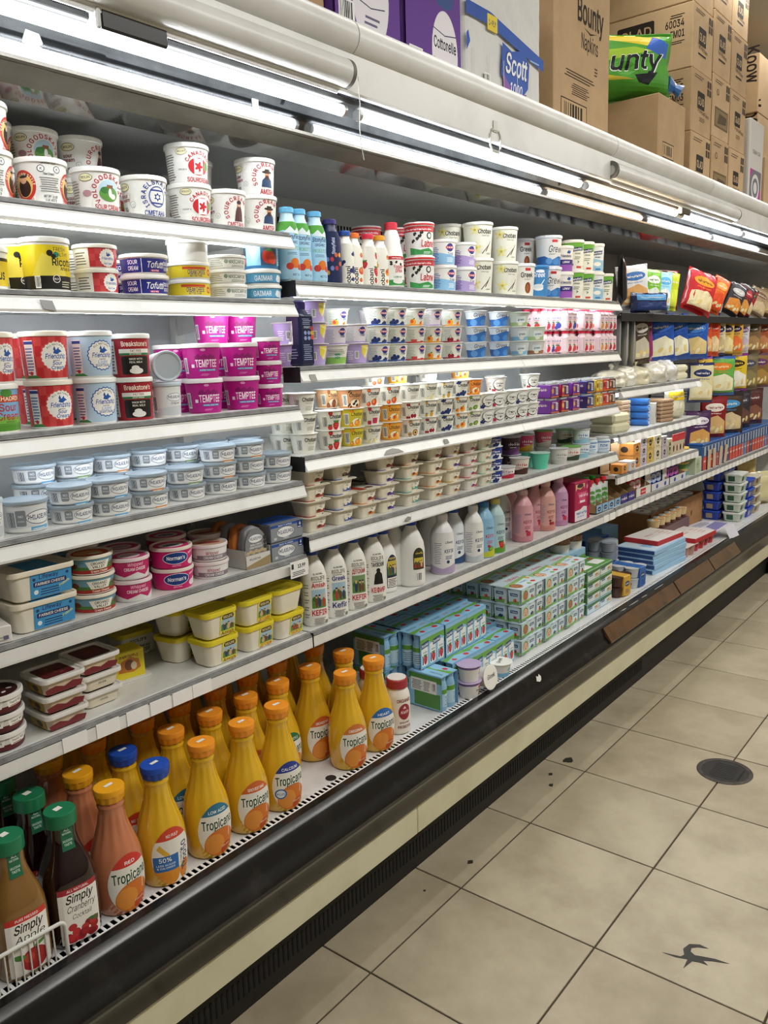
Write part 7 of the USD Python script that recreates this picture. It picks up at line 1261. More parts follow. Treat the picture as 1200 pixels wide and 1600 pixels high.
for i, x in enumerate((3.68, 3.78, 3.90, 4.0)):
    K('kit_strip_%d' % i, 'kit_card', 'card', 'beige card leaning on the lunch kits, %s' % ('leftmost', 'second from left', 'third from left', 'rightmost')[i], .15, .05, lambda t: put('card', rbox(-.022, .022, -.003, .003, 0, .12, .001), plastic('#c9b49a', .6), t, smooth=False)); place('kit_strip_%d' % i, (x, .272 + .010, C5z), 0, 'C', ry=(0, 0, 10, 14)[i])
col('dip_jar', 'dip_tub', 'tub', 'round tub with green and blue picture and amber lid', lambda t: round_tub(t, .05, .055, .085, art=(lambda a: (a.rect(-.18, .18, .004, .03, '#4a9ab0'), a.rect(-.18, .18, .03, .045, '#c8a86a'), a.rect(-.18, .18, .045, .072, '#5a8a4a'), a)[3])(Art()), body='#b9c4a4', lid='#d8b85a'), .085, .058, 3.36, .36, C5z, 2)
col('ctn_mint', 'small_carton', 'box', 'pale mint carton leaning before lunch kits', lambda t: carton(t, .11, .07, .10, '#c2ccb4', front=(lambda a: (a.ell(-.01, .06, .03, .03, '#a2b494', q=6), glyphs(a, -.01, .055, .012, .04, '#5a7a5a', 3), a.lines(-.04, .04, .01, .03, 3, '#93a488'), a)[3])(Art())), .10, .035, 3.475, .315, C5z, 1)
# --- right part of the deck
DZ = Z['D'] + .0006
def _ybox(c, c2):
    def fn(t): carton(t, .130, .112, .050, c, front=(lambda a: (a.rect(-.063, .063, .004, .046, c2), a.poly([(-.063, .030), (.063, .036), (.063, .046), (-.063, .046)], '#4a7a3e'), a.rect(-.05, -.014, .022, .036, '#2a4a7a'), glyphs(a, -.032, .026, .005, .028, '#f0f4f4', 2), a.picture(.010, .058, .008, .034, 3, '#e9e4dc', '#b9cfae', ('#d8a08a', '#e0b49a')), a)[5])(Art()), left=(lambda a: (a.rect(-.053, .053, .004, .046, '#4a7a3e'), a.rect(-.045, .02, .014, .038, '#e6eae6'), a.lines(-.04, .016, .017, .035, 4, '#5a625a'), a)[3])(Art()), top=(lambda a: (a.rect(-.062, .062, -.053, .053, '#5f9a4a'), a.rect(-.05, .035, -.035, .02, '#e9ecea', .004), a.ell(.02, .035, .014, .010, '#c8343a', q=4), a)[3])(Art()))
    return fn
K('ybox_green', 'yogurt_box', 'box', 'flat green and white yogurt box', .0505, .056, _ybox('#7fae8a', '#d9e6e4')); K('ybox_blue', 'yogurt_box', 'box', 'flat pale blue yogurt box', .0505, .056, _ybox('#8fb8d6', '#cfe2ee'))
for j, y in enumerate((.262, .378, .494)):
    for i, x in enumerate((1.865, 1.998)):
        for l in range(4): place('ybox_blue' if l == 0 else 'ybox_green', (x, y, DZ + l * .0509), 0, 'D', i, l, 4, j)
K('ybox_tray', 'yogurt_box', 'box', 'larger sky blue box under the crumble tubs', .052, .09, lambda t: carton(t, .20, .15, .052, '#8fb8d6', front=(lambda a: (a.poly([(-.10, .002), (.10, .002), (.10, .024), (-.10, .016)], '#5f9a4a'), glyphs(a, -.03, .026, .012, .08, '#2a4a7a', 3), a)[2])(Art()), top=(lambda a: (a.rect(-.098, .098, -.073, .073, '#a8cbe0'), a.poly([(-.098, -.02), (.098, .0), (.098, .03), (-.098, .01)], '#6aaa52'), a)[2])(Art()))); place('ybox_tray', (1.93, .40, DZ + 4 * .0509), 0, 'D')
col('crumble', 'crumble_tub', 'tub', 'white tub with brown crumble top', lambda t: (round_tub(t, .042, .046, .040, body='#e6e4de', lid='#d8d6d0', foil=True, lidr=.048), put('crumble_top', lathe([(1e-4, .0402), (.045, .0402), (.046, .044), (.046, .060), (.043, .064), (1e-4, .0645)], 32), mat('crumble', '#8a5a40', .6, noise=(120, '#b08a70', .45, .6)), t)), .065, .048, 1.885, .385, DZ + 4 * .0509 + .0525, 1, 0, 'D'); place('crumble', (1.985, .372, DZ + 4 * .0509 + .0525), 0, 'D', 500)
def fourpack(c, c2, c3, word=None, n=2, metal=False):
    def fn(t):
        for i in range(n):
            for j in range(2):
                for l in range(2): put('pudding_cup', (lambda m: (m.apply_translation((-.036 * (n - 1) + .072 * i, -.036 + .072 * j, l * .052)), m)[1])(lathe([(1e-4, 0), (.026, 0), (.028, .003), (.0335, .045), (.0355, .046), (.0355, .0485), (1e-4, .049)], 24)), plastic(c, .3), t)
        a = Art(); a.rect(-.030, .030, .010, .098, c2); a.ell(0, .064, .022, .013, c3, q=6); glyphs(a, 0, .060, .008, .030, '#f4f2ec', 2); a.lines(-.02, .02, .016, .04, 4, c3); put('sleeve', rbox(-.0305, .0305, -.0745, .0745, .004, .1025, .003), mat('card_' + c2[1:], c2, .4), t, smooth=False); panel(a, (0, -.0745, 0), (1, 0, 0), (0, 0, 1), t, 'front_print')
        if word: b = Art(); b.text(word, 0, .03, .016, '#f0f0f0', w=.06)
    return fn
K('pudding_amber', 'pudding_pack', 'multipack', 'brown pudding cups in amber sleeve', .103, .075, fourpack('#4a3024', '#d8a83a', '#3a4f6a')); place('pudding_amber', (2.185, .250, DZ), -8, 'D')
K('pudding_blue', 'pudding_pack', 'multipack', 'white pudding cups in blue sleeve', .103, .075, fourpack('#c9ccd0', '#2f66b0', '#1f3a7a')); place('pudding_blue', (2.375, .250, DZ), -6, 'D', 0); place('pudding_blue', (2.40, .405, DZ), -4, 'D', 1, 0, 1, 1)
K('pudding_silver', 'pudding_pack', 'multipack', 'silver grey pack lying on blue puddings', .103, .075, fourpack('#8f97a4', '#a9b2bc', '#4a5a78')); place('pudding_silver', (2.40, .405, DZ + .104), 14, 'D')
K('oreo_pack', 'cookie_dessert_pack', 'multipack', 'royal blue dessert pack behind silver pack', .12, .06, lambda t: carton(t, .16, .12, .12, '#24489e', front=(lambda a: (a.ell(-.02, .075, .045, .026, '#e9edf4', q=7), a.ell(-.02, .075, .042, .023, '#2a55b8', q=7), glyphs(a, -.02, .068, .014, .056, '#f4f6fa', 2), a.text('OREO', .01, .018, .026, '#e9edf4', w=.10), a)[4])(Art()), left=(lambda a: (a.ell(0, .06, .035, .02, '#3a6ac8', q=6), a)[1])(Art()))); place('oreo_pack', (2.34, .560, DZ), 0, 'D')
K('flan_box', 'flan_box', 'box', 'large deep blue box with pale oval', .10, .075, lambda t: carton(t, .22, .15, .10, '#2a5aa8', front=(lambda a: (a.ell(.02, .05, .055, .034, '#c9c48a', q=7), glyphs(a, -.07, .05, .026, .04, '#d9e4f0', 3), a)[2])(Art()), left=(lambda a: (a.ell(0, .05, .035, .022, '#b9b88a', q=6), a)[1])(Art()), top=(lambda a: (a.rect(-.11, .11, -.075, .075, '#4a86c8'), a)[1])(Art()))); place('flan_box', (2.62, .60, DZ + .06), -10, 'D')
K('flan_box_b', 'flan_box', 'box', 'light blue box behind deep blue box', .12, .075, lambda t: carton(t, .16, .15, .12, '#8fc0e6', left=(lambda a: (a.rect(-.06, .06, .02, .1, '#b9daf0'), a)[1])(Art()))); place('flan_box_b', (2.84, .62, DZ + .06), -10, 'D')
K('riser', 'cardboard_riser', 'box', 'low cardboard riser under the blue boxes', .06, .12, lambda t: put('body', rbox(-.24, .24, -.12, .12, 0, .0595, .002), KR, t, smooth=False)); place('riser', (2.70, .60, DZ - .0003), 0, 'D')
K('flat_blue', 'gelatin_tray_pack', 'multipack', 'flat white and sky blue sleeved tray', .026, .11, lambda t: carton(t, .40, .22, .0255, '#9cc6e6', top=(lambda a: (a.rect(-.195, .195, -.10, .10, '#c9e0f0'), a.poly([(-.145, -.06), (.145, -.02), (.145, .02), (-.145, .0)], '#8fc0e6'), a.rect(-.10, .10, .03, .08, '#e9f2f8', .004), glyphs(a, 0, .045, .018, .12, '#5a92c8', 3), a)[4])(Art()), left=(lambda a: (a.rect(-.105, .105, .004, .022, '#2a4a86'), a)[1])(Art())))
for l in range(5): place('flat_blue', (2.80 + .004 * (l % 2), .300, DZ + l * .0262), -5 + 2 * l % 3, 'D', 0, l, 5, 0)
K('flat_red', 'gelatin_tray_pack', 'multipack', 'flat white tray pack with red edge', .026, .11, lambda t: carton(t, .30, .20, .0255, '#b8262c', top=(lambda a: (a.rect(-.146, .146, -.098, .096, '#e9e4e0'), glyphs(a, -.04, 0, .02, .10, '#c87a70', 4), a.lines(.04, .12, -.06, .04, 4, '#d8b8b0'), a)[3])(Art()))); place('flat_red', (2.86, .310, DZ + 5 * .0262), -6, 'D', 0); place('flat_red', (3.30, .262, DZ + .062), -4, 'D', 1)
def _gel(c):
    def fn(t):
        for i in range(2):
            for j in range(2): put('gelatin_cup', (lambda m: (m.apply_translation((-.04 + .08 * i, -.04 + .08 * j, 0)), m)[1])(lathe([(1e-4, 0), (.028, 0), (.030, .003), (.037, .055), (.0395, .0565), (.0395, .0595), (1e-4, .060)], 24)), mat('gelatin_' + c[1:], c, .12, coat=.6), t)
        put('card_top', rbox(-.082, .082, -.082, .082, .0598, .0614, .0006), plastic('#e2d6d2', .4), t, smooth=False)
    return fn
K('gelatin_red', 'gelatin_pack', 'multipack', 'red gelatin cups joined four together', .0615, .082, _gel('#b81f22')); place('gelatin_red', (3.275, .256, DZ), -3, 'D', 0); place('gelatin_red', (3.445, .256, DZ), -3, 'D', 1)
K('gelatin_clear', 'gelatin_pack', 'multipack', 'pinkish gelatin cups joined four together', .0615, .082, _gel('#b88a80')); place('gelatin_clear', (3.100, .254, DZ), -4, 'D', 0)
def _flan(t):
    put('cup', lathe([(1e-4, 0), (.028, 0), (.030, .003), (.036, .052), (.0385, .054), (.0385, .057), (1e-4, .0575)], 28), mat('custard', '#d9bf86', .2, coat=.4), t); put('caramel', lathe([(.0295, .001), (.0312, .0022), (.0335, .018), (.0330, .018)], 28), mat('caramel', '#5a3020', .2), t)
    a = Art(); a.ell(0, 0, .036, .036, '#e9e2d0', q=7); a.poly([(-.02, -.03), (.03, -.02), (.034, .01), (-.01, .0)], '#e8a04a'); a.ell(-.008, .014, .018, .010, '#7fb4d8', q=5); panel(a, (0, 0, .0576), (1, 0, 0), (0, 1, 0), t, 'foil_print')
K('flan_cup', 'flan_cup', 'cup', 'caramel flan cup with printed foil lid', .058, .0385, _flan)
for i, (x, y) in enumerate(((3.08, .395), (3.17, .395), (3.26, .395), (3.35, .395), (3.44, .395), (3.53, .395))): place('flan_cup', (x, y, DZ + .1305), 0, 'D', i)
K('flan_base', 'gelatin_tray_pack', 'multipack', 'dark tray under the flan cups', .13, .045, lambda t: put('tray', rbox(-.27, .27, -.042, .042, 0, .1300, .004), plastic('#6a4a4e', .4), t, smooth=False)); place('flan_base', (3.305, .395, DZ), 0, 'D')
# printed paper hanging over the front rail
K('flyer', 'paper_flyer', 'paper', 'crumpled violet and white paper hanging over rail', .1, .1, lambda t: (put('sheet', rbox(-.13, .13, -.10, .10, 0, .002, .0008), plastic('#d6d2dc', .5), t, smooth=False), put('flap', (lambda m: (m.apply_transform(trimesh.transformations.rotation_matrix(math.radians(62), [1, 0, 0])), m.apply_translation((.05, -.10, .001)), m)[2])(rbox(-.07, .07, -.075, 0, -.001, .001, .0006)), plastic('#d2d0dc', .5), t, smooth=False), panel((lambda a: (a.poly([(-.12, -.09), (.12, -.06), (.12, .02), (-.06, .0)], '#8a86b8'), a.lines(-.10, .08, .02, .08, 4, '#8f8aa8'), a)[2])(Art()), (0, 0, .002), (1, 0, 0), (0, 1, 0), t, 'print'))); place('flyer', (3.66, .255, DZ + .063), -6, 'D')
# open cardboard box full of lidded packs
def _obox(t):
    w, d, h = .94, .32, .20
    for n_, m in (('front', bx(-w / 2, w / 2, -d / 2, -d / 2 + .005, 0, h)), ('back', bx(-w / 2, w / 2, d / 2 - .005, d / 2, 0, h)), ('side', bx(-w / 2, -w / 2 + .005, -d / 2, d / 2, 0, h)), ('side', bx(w / 2 - .005, w / 2, -d / 2, d / 2, 0, h)), ('bottom', bx(-w / 2, w / 2, -d / 2, d / 2, 0, .005))): put(n_, m, mat('box_brown', '#a5794c', .75, noise=(20, '#b0845a', .4, .65)), t, smooth=False)
    a = Art(); a.ell(-.1, .1, .014, .018, '#7a5230', q=5); a.ell(.25, .09, .014, .018, '#7a5230', q=5); panel(a, (0, -d / 2, 0), (1, 0, 0), (0, 0, 1), t, 'hand_holes', PRINT_MATT)
K('open_box', 'cardboard_box', 'box', 'open brown cardboard box of white lidded packs', .2, .16, _obox); place('open_box', (3.62, .700 - .10, DZ), 0, 'D')
K('lid_pack', 'spread_tub', 'tub', 'white lidded tub inside the open cardboard box', .07, .05, lambda t: round_tub(t, .046, .052, .075, top=(lambda a: (a.ell(0, 0, .04, .03, '#c9dae6', q=6), a.ell(.01, .0, .018, .012, '#d8524a', q=4), a)[2])(Art())))
for j in range(2):
    for i in range(7): place('lid_pack', (3.24 + i * .125, .53 + j * .125, DZ + .128), 0, 'D', i, 0, 1, j)
K('box_filler', 'cardboard_riser', 'box', 'cardboard pad at the bottom of the open box', .12, .15, lambda t: put('pad', bx(-.46, .46, -.15, .15, 0, .1215), KR, t, smooth=False)); place('box_filler', (3.62, .60, DZ + .0055), 0, 'D')
def _wt(c, lid, lab):
    return lambda t: rect_tub(t, .150, .115, .064, body=c, lid=lid, art=(lambda a: (a.rect(-.055, -.012, .014, .044, lab), a.lines(.0, .055, .018, .042, 4, '#9aa8a0'), a)[2])(Art()), side=(lambda a: (a.rect(-.03, .012, .012, .046, lab, .003), a)[1])(Art()), r=.016, lidh=.012)
K('tub_mint', 'spread_tub', 'tub', 'pale green rectangular spread tub', .0645, .061, _wt('#ccd8cc', '#e6ebe6', '#2a5a44')); K('tub_blue', 'spread_tub', 'tub', 'royal blue rectangular spread tub', .0645, .061, _wt('#2a48b8', '#2f54c8', '#b9a890'))
for l in range(5): place('tub_mint', (4.21, .265, DZ + l * .0649), 0, 'D', 0, l, 5, 0)
for i, (x, y, n) in enumerate(((4.385, .265, 4), (4.385, .40, 5), (4.21, .40, 5))):
    for l in range(n): place('tub_blue', (x, y, DZ + l * .0649), 0, 'D', i, l, n, 0 if y < .3 else 1)
for l in range(2): place('tub_blue', (4.385, .40, DZ + (5 + l) * .0649), 0, 'D', 1, 5 + l, 7, 1)
K('tub_cream', 'spread_tub', 'tub', 'cream lidded tub with brown picture label', .0645, .061, _wt('#b8a888', '#e6e0cc', '#5a4038'))
for l in range(4): place('tub_cream', (4.56, .265, DZ + l * .0649), 0, 'D', 0, l, 4, 0)
K('dough_bag', 'pasta_bag', 'bag', 'large pale yellow bag of fresh pasta', .24, .08, lambda t: bag(t, .30, .24, .14, '#d8cfa0', None, 71)); place('dough_bag', (4.86, .30, DZ), -30, 'D', 0); 
K('dough_bag_b', 'pasta_bag', 'bag', 'yellow and brown pasta pack behind pale bag', .20, .08, lambda t: bag(t, .34, .22, .10, '#c9b06a', (lambda a: (a.rect(-.15, -.06, .02, .2, '#4a2a2e'), a.rect(-.05, .14, .03, .19, '#d8c48a', .006), glyphs(a, .04, .1, .03, .14, '#d8863a', 3), a)[3])(Art()), 72)); place('dough_bag_b', (4.98, .46, DZ + .10), -30, 'D', 0)
K('dough_base', 'cardboard_riser', 'box', 'cardboard riser under the far pasta pack', .10, .08, lambda t: put('body', rbox(-.2, .2, -.06, .06, 0, .0985, .002), KR, t, smooth=False)); place('dough_base', (4.98, .47, DZ), 0, 'D')
# ---------------------------------------------------------------- stock on top of the case
INK = '#2c241d'
KB = [mat('carton_brown_%d' % i, c, .8, noise=(7, c2, .4, .7)) for i, (c, c2) in enumerate((('#c4a67e', '#b99b74'), ('#bd9f78', '#b1936c'), ('#c9ab84', '#bea079')))]
TZ = 2.4053
def big_box(name, label, x0, x1, y0, y1, z0, z1, k=0, front=None, left=None, group=None, material=None):
    t = thing(name, label, 'box', ((x0 + x1) / 2, (y0 + y1) / 2, z0), group=group); w, d, h = x1 - x0, y1 - y0, z1 - z0
    put('carton', rbox(-w / 2, w / 2, -d / 2, d / 2, 0, h, .004), material or KB[k], t, smooth=False)
    put('flap_seam', join(bx(-w / 2 + .004, w / 2 - .004, -.0012, .0012, h, h + .0008)), mat('seam_dark', '#4a3826', .9), t, smooth=False)
    if front: a = Art(); front(a, w, h); panel(a, (0, -d / 2, 0), (1, 0, 0), (0, 0, 1), t, 'front_print', PRINT_MATT)
    if left: a = Art(); left(a, d, h); panel(a, (-w / 2, 0, 0), (0, -1, 0), (0, 0, 1), t, 'side_print', PRINT_MATT)
    return t
big_box('cardboard_box', 'brown carton with cut off lettering at top left', -.42, .225, .215, .60, TZ, 2.80, 1, lambda a, w, h: a.text('ROLLS', w * .30, h * .52, .045, INK, w=.20))
def lobed(t, w, d, h, film, nx, ny, seed):
    r = w / nx / 2 if nx else 0; P = sbox(-w / 2, -d / 2, w / 2, d / 2).buffer(-.03).buffer(.03) if not nx else union_all([Point(-w / 2 + r + 2 * r * i, -d / 2 + d / ny * (j + .5)).buffer(min(r, d / ny / 2) * 1.0, quad_segs=8) for i in range(nx) for j in range(ny)]).buffer(.02).buffer(-.018)
    m = trimesh.creation.extrude_polygon(P.simplify(.001), h, engine='earcut'); m = m.subdivide_to_size(.05); v = m.vertices.copy(); n = meshkit.fbm(v * 22 + seed, 3, seed) - .5; c = np.clip(np.minimum(v[:, 2], h - v[:, 2]) / .03, 0, 1); s = (.965 + .035 * c)[:, None]; v[:, :2] = v[:, :2] * s + .006 * n[:, None] * v[:, :2] / (np.linalg.norm(v[:, :2], axis=1, keepdims=True) + 1e-6); m.vertices = v
    put('wrapped_rolls', m, mat('wrap_' + film[1:], film, .5, spec=.3, bump=(45, .5)), t, smooth=55)
def cottonelle(x0, x1, label, shift):
    w, d, h = x1 - x0, .26, .40; t = thing('toilet_paper_pack', label, 'toilet paper pack', ((x0 + x1) / 2, .205 + d / 2, TZ), group='toilet paper packs on top of the case'); lobed(t, w, d, h, '#5a2a86', 0, 2, shift)
    a = Art(); a.rect(-w * .47, w * .47, .012, h - .012, '#5f2d90', .01)
    cx, cy, s = (.055, .14, 1.0) if shift == 2 else (.010, .20, 1.15); a.ell(cx, cy, .068 * s, .115 * s, '#d9d4dc', q=10); a.ell(cx, cy, .066 * s, .113 * s, '#ece8ee', q=10); a.text('Cottonelle', cx, cy + .008, .030, '#1c1830', w=.118 * s); a.poly([(cx - .06, cy + .058), (cx, cy + .046), (cx + .06, cy + .056), (cx + .06, cy + .059), (cx, cy + .049), (cx - .06, cy + .061)], '#3a3456'); a.poly([(cx - .06, cy - .022), (cx, cy - .034), (cx + .06, cy - .024), (cx + .06, cy - .021), (cx, cy - .031), (cx - .06, cy - .019)], '#3a3456'); a.lines(cx - .03, cx + .04, cy - .075, cy - .045, 2, '#6a6480'); a.ell(cx, cy + .15, .05, .03, '#2a4a8a', q=6)
    a.barcode(-w * .42, -w * .20, .040 + (.06 if shift == 1 else .02), .105 + (.06 if shift == 1 else .02)); a.rect(w * .16, w * .44, .040, .085, '#26305e', .01); a.rect(w * .20, w * .30, .046, .078, '#e0dce6', .004); a.lines(w * .32, w * .42, .046, .078, 3, '#8fb0d8'); a.lines(w * .1, w * .42, .020, .032, 1, '#d9d0e2'); panel(a, (0, -d / 2 - .004, 0), (1, 0, 0), (0, 0, 1), t, 'wrap_print', FOIL_PRINT, e=.004)
cottonelle(.235, .525, 'purple wrapped toilet paper pack, left of two', 1); cottonelle(.535, .832, 'purple wrapped toilet paper pack, right of two', 2)
def _scott():
    w, d, h = .515, .26, .50; t = thing('toilet_paper_pack', 'white wrapped toilet paper pack with blue band and emblem', 'toilet paper pack', (.848 + w / 2, .205 + d / 2, TZ), group='toilet paper packs on top of the case'); lobed(t, w, d, h, '#dcdcda', 0, 2, 3)
    a = Art(); a.rect(-w * .485, -w * .20, .285, .325, '#2450a8', .004); a.poly([(-w * .20, .285), (-w * .10, .275), (w * .49, .225), (w * .49, .262), (-w * .10, .315), (-w * .20, .325)], '#2858b4'); a.rect(-w * .24, -w * .12, .270, .318, '#e6cf3a', .004); a.text('1-PLY', -w * .18, .286, .016, '#2a2a5a', w=.045)
    D = .055; a.poly([(-.03, .20 + D), (.03, .185 + D), (.11, .205 + D), (.15, .17 + D), (.14, .09 + D), (.10, .055 + D), (.02, .06 + D), (-.04, .10 + D)], '#2a56b4'); a.poly([(-.03, .11 + D), (.04, .06 + D), (.13, .07 + D), (.11, .04 + D), (.03, .02 + D), (-.02, .05 + D)], '#8a5aa8'); a.text('Scott', .055, .112 + D, .066, '#17306e', w=.156, slant=10); a.text('Scott', .057, .115 + D, .062, '#f2f4f8', w=.144, slant=10); a.text('1000', .055, .055 + D, .034, '#f0ecf4', w=.085, slant=10); a.poly([(-w * .48, .18), (-w * .44, .21), (-w * .46, .24), (-w * .48, .23)], '#2a56b4'); a.barcode(-w * .28, -w * .21, .085, .14); a.ell(w * .42, .09, .012, .016, '#5a5a60', q=5); a.ell(w * .42, .09, .010, .014, '#e0e0de', q=5); a.lines(w * .30, w * .46, .238, .250, 1, '#8fc0e8'); a.ell(-.02, .46, .06, .03, '#8a5aa8', q=6); a.ell(.06, .46, .03, .03, '#2a56b4', q=5)
    for k in range(5): a.rect(-w * .485 + w * .97 * (k + .5) / 5.5 - .0015, -w * .485 + w * .97 * (k + .5) / 5.5 + .0015, .02, .20, '#cfcfcc')
    panel(a, (0, -d / 2 - .004, 0), (1, 0, 0), (0, 0, 1), t, 'wrap_print', FOIL_PRINT, e=.004)
_scott()
def f_napkin(a, w, h):
    a.text('Bounty', .06, .475, .085, INK, w=.235); a.poly([(-.02, .468), (.06, .445), (.14, .468), (.12, .462), (.06, .452), (0, .462)], INK); a.text('Napkins', .055, .385, .055, INK, False, w=.150); a.lines(.10, .13, .31, .345, 3, '#4a3c2e'); a.lines(-.16, .12, .262, .292, 3, '#4a3c2e'); a.lines(-.10, .06, .205, .250, 6, '#4a3c2e', 3); a.rect(-.185, .035, .108, .182, INK); a.rect(-.181, .031, .112, .178, '#c4a67e'); a.barcode(-.175, .025, .116, .174, INK, '#c4a67e')
big_box('cardboard_box', 'tall brown napkin carton beside the white paper pack', 1.455, 1.935, .205, .62, TZ, 3.22, 0, f_napkin)
big_box('cardboard_box', 'low brown carton carrying the green paper towel pack', 2.49, 2.84, .205, .66, TZ, 2.80, 1, lambda a, w, h: (a.rect(-w * .34, w * .08, .125, .195, INK), a.rect(-w * .335, w * .075, .129, .191, '#bd9f78'), a.barcode(-w * .32, w * .06, .134, .186, INK, '#bd9f78')))
def _btow():
    t = thing('paper_towel_pack', 'green and yellow paper towel pack on the low carton', 'paper towel pack', (2.50, .47, 2.803), 0)
    tf = Art(); w, h = .62, .30; tf.rect(-w * .46, w * .46, .02, .28, '#4f9a32', .02); tf.poly([(-.28, .20), (-.05, .25), (.18, .22), (.24, .27), (-.28, .28)], '#d8c02e'); tf.poly([(-.28, .13), (0, .16), (.2, .20), (.1, .215), (-.28, .18)], '#9cc23a'); tf.poly([(.16, .21), (.27, .17), (.28, .24), (.20, .27)], '#3a66c0'); tf.poly([(-.28, .06), (.1, .07), (-.1, .10), (-.28, .10)], '#c9b83a'); tf.text('Bounty', .02, .108, .092, '#e9ecea', w=.44, slant=16, rot=3); tf.text('Bounty', .022, .112, .084, '#15181e', w=.425, slant=16, rot=3); tf.poly([(.10, .09), (.22, .105), (.17, .05), (.12, .06)], '#15181e')
    f = bag_surf(w, h, .26, 81); nu = 25; U, V = np.meshgrid(np.linspace(-1, 1, nu), np.linspace(-1, 1, nu), indexing='ij'); x, th, z = f(U, V); P = np.concatenate([np.stack([x, -th, z], -1).reshape(-1, 3), np.stack([x, th, z], -1).reshape(-1, 3)]); n = nu * nu; F = []
    for i in range(nu - 1):
        for j in range(nu - 1):
            a, b, c, d = i * nu + j, (i + 1) * nu + j, (i + 1) * nu + j + 1, i * nu + j + 1; F += [(a, b, c), (a, c, d), (n + a, n + c, n + b), (n + a, n + d, n + c)]
    Rz = trimesh.transformations.rotation_matrix(math.radians(-50), [0, 0, 1]); m = trimesh.Trimesh(P, np.array(F), process=False); m.apply_transform(Rz); m.apply_translation((0, 0, -m.bounds[0][2])); put('wrapped_rolls', m, mat('wrap_green', '#5aa83a', .2, coat=.7, bump=(40, .4)), t, smooth=60)
    tr = _tri(tf, np.linspace(-w / 2, w / 2, 25), np.linspace(0, h, 21)); v, fc, c = tr; x, th, z = f(np.clip(v[:, 0] / (w / 2), -1, 1), np.clip(v[:, 1] / (h / 2) - 1, -1, 1), .004); put_print('wrap_print', (trimesh.transform_points(np.stack([x, -th, z], 1), Rz), fc, c), FOIL_PRINT, t)
    put('twist_end', (lambda s: (s.apply_transform(Rz), s)[1])(sweep([(.29, 0, .07), (.33, .0, .06), (.36, -.01, .04)], [.05, .02, .03], 10)), mat('wrap_blue', '#3f6fae', .25, coat=.6), t)
_btow()
def glad_mark(a, x, y, w): a.rect(x - w / 2, x + w / 2, y - w * .34, y + w * .40, INK, w * .08); a.text('GLAD', x, y - w * .16, w * .32, '#c9ad86', w=w * .84)
def f_glad(kind_):
    def f(a, w, h):
        if kind_ != 'pic': glad_mark(a, -.01, h * .54, w * .36); a.text('ForceFlex' if kind_ == 'force' else 'Tall Kitchen', -.005 if kind_ != 'force' else .03, h * .34, h * .065, INK, False, w=w * (.50 if kind_ == 'tall' else .56), rot=-4); a.rect(-w * .22, w * .16, h * .255, h * .285, INK) if kind_ == 'tall' else a.lines(-w * .1, w * .2, h * .22, h * .30, 3, '#5a4836')
        else: a.rect(-w * .36, w * .42, h * .18, h * .50, '#6a5840'); a.rect(-w * .32, w * .38, h * .21, h * .47, '#8a7450'); a.poly([(-w * .2, h * .24), (w * .3, h * .28), (w * .34, h * .40), (-w * .1, h * .42)], '#5a4a36'); a.ell(-w * .22, h * .74, w * .07, h * .05, INK, q=5); a.ell(-w * .22, h * .74, w * .055, h * .038, '#b08e66', q=5)
        for r_ in range(2):
            for c_ in range(2): a.rect(w * (.26 + .11 * c_), w * (.35 + .11 * c_), h * (.70 + .13 * r_), h * (.81 + .13 * r_), '#4a3c2e')
        a.lines(-w * .4, w * .1, h * .88, h * .95, 2, '#6a5640')
    return f
def l_glad(code, mark):
    def f(a, d, h):
        a.text(code, -d * .02 + d * .33, h * .66, h * .11, INK, w=d * .20, align='c'); a.text('FM0' + ('1' if code == '60034' else '3'), d * .34, h * .50, h * .11, INK, w=d * .15); a.lines(d * .24, d * .43, h * .40, h * .46, 2, INK); a.lines(d * .26, d * .42, h * .80, h * .87, 2, INK)
        if mark: a.rect(-d * .30, d * .10, h * .56, h * .86, INK, .01); a.text('GLAD', -d * .10, h * .63, h * .15, '#b99a72', w=d * .34); a.text('Tall Kitchen', -d * .08, h * .40, h * .10, INK, w=d * .38); a.rect(-d * .2, d * .1, h * .28, h * .33, INK)
    return f
for i, (x0, x1, kinds_, zs) in enumerate(((2.93, 3.235, ('tall', 'force', 'tall', 'tall'), (TZ, 2.715, 3.010, 3.31, 3.60)), (3.255, 3.545, ('pic', 'pic', 'tall', 'tall'), (TZ, 2.745, 3.055, 3.36, 3.62)), (3.565, 3.85, ('force', 'force', 'tall', 'tall'), (TZ, 2.735, 3.04, 3.34, 3.58)))):
    for l in range(4):
        big_box('trash_bag_carton', 'brown trash bag carton, %s of the %s stack' % (('bottom', 'second up', 'third up', 'top')[l], ('left', 'middle', 'right')[i]), x0, x1, .205 + .004 * l, .70, zs[l] + .0004 * l, zs[l + 1] - .001, (i + l) % 3, f_glad(kinds_[l]), l_glad(('60034', '78535', '60034', '78535')[l], l == 2) if i == 0 else None, group='trash bag cartons stacked on top of the case')
def f_white(a, w, h): a.text('ITEM # 1767', 0, h * .66, .022, '#5a5854', False, w=w * .6); a.rect(-w * .42, w * .42, h * .14, h * .50, '#77767c', .01); a.poly([(-w * .1, h * .14), (w * .42, h * .14), (w * .42, h * .34)], '#c0409a'); a.poly([(-w * .42, h * .40), (-w * .2, h * .50), (-w * .42, h * .50)], '#c0409a'); a.ell(0, h * .32, w * .30, h * .14, '#d9d7d6', q=8); a.ell(0, h * .32, w * .22, h * .10, '#77767c', q=8); a.ell(0, h * .32, w * .13, h * .06, '#d9d7d6', q=7); a.rect(-w * .36, w * .36, h * .06, h * .11, '#77767c', .006)
big_box('white_box', 'white carton with grey and pink swirl emblem', 3.94, 4.22, .20, .60, TZ, 2.96, 0, f_white, material=mat('white_card', '#cfccc6', .6))
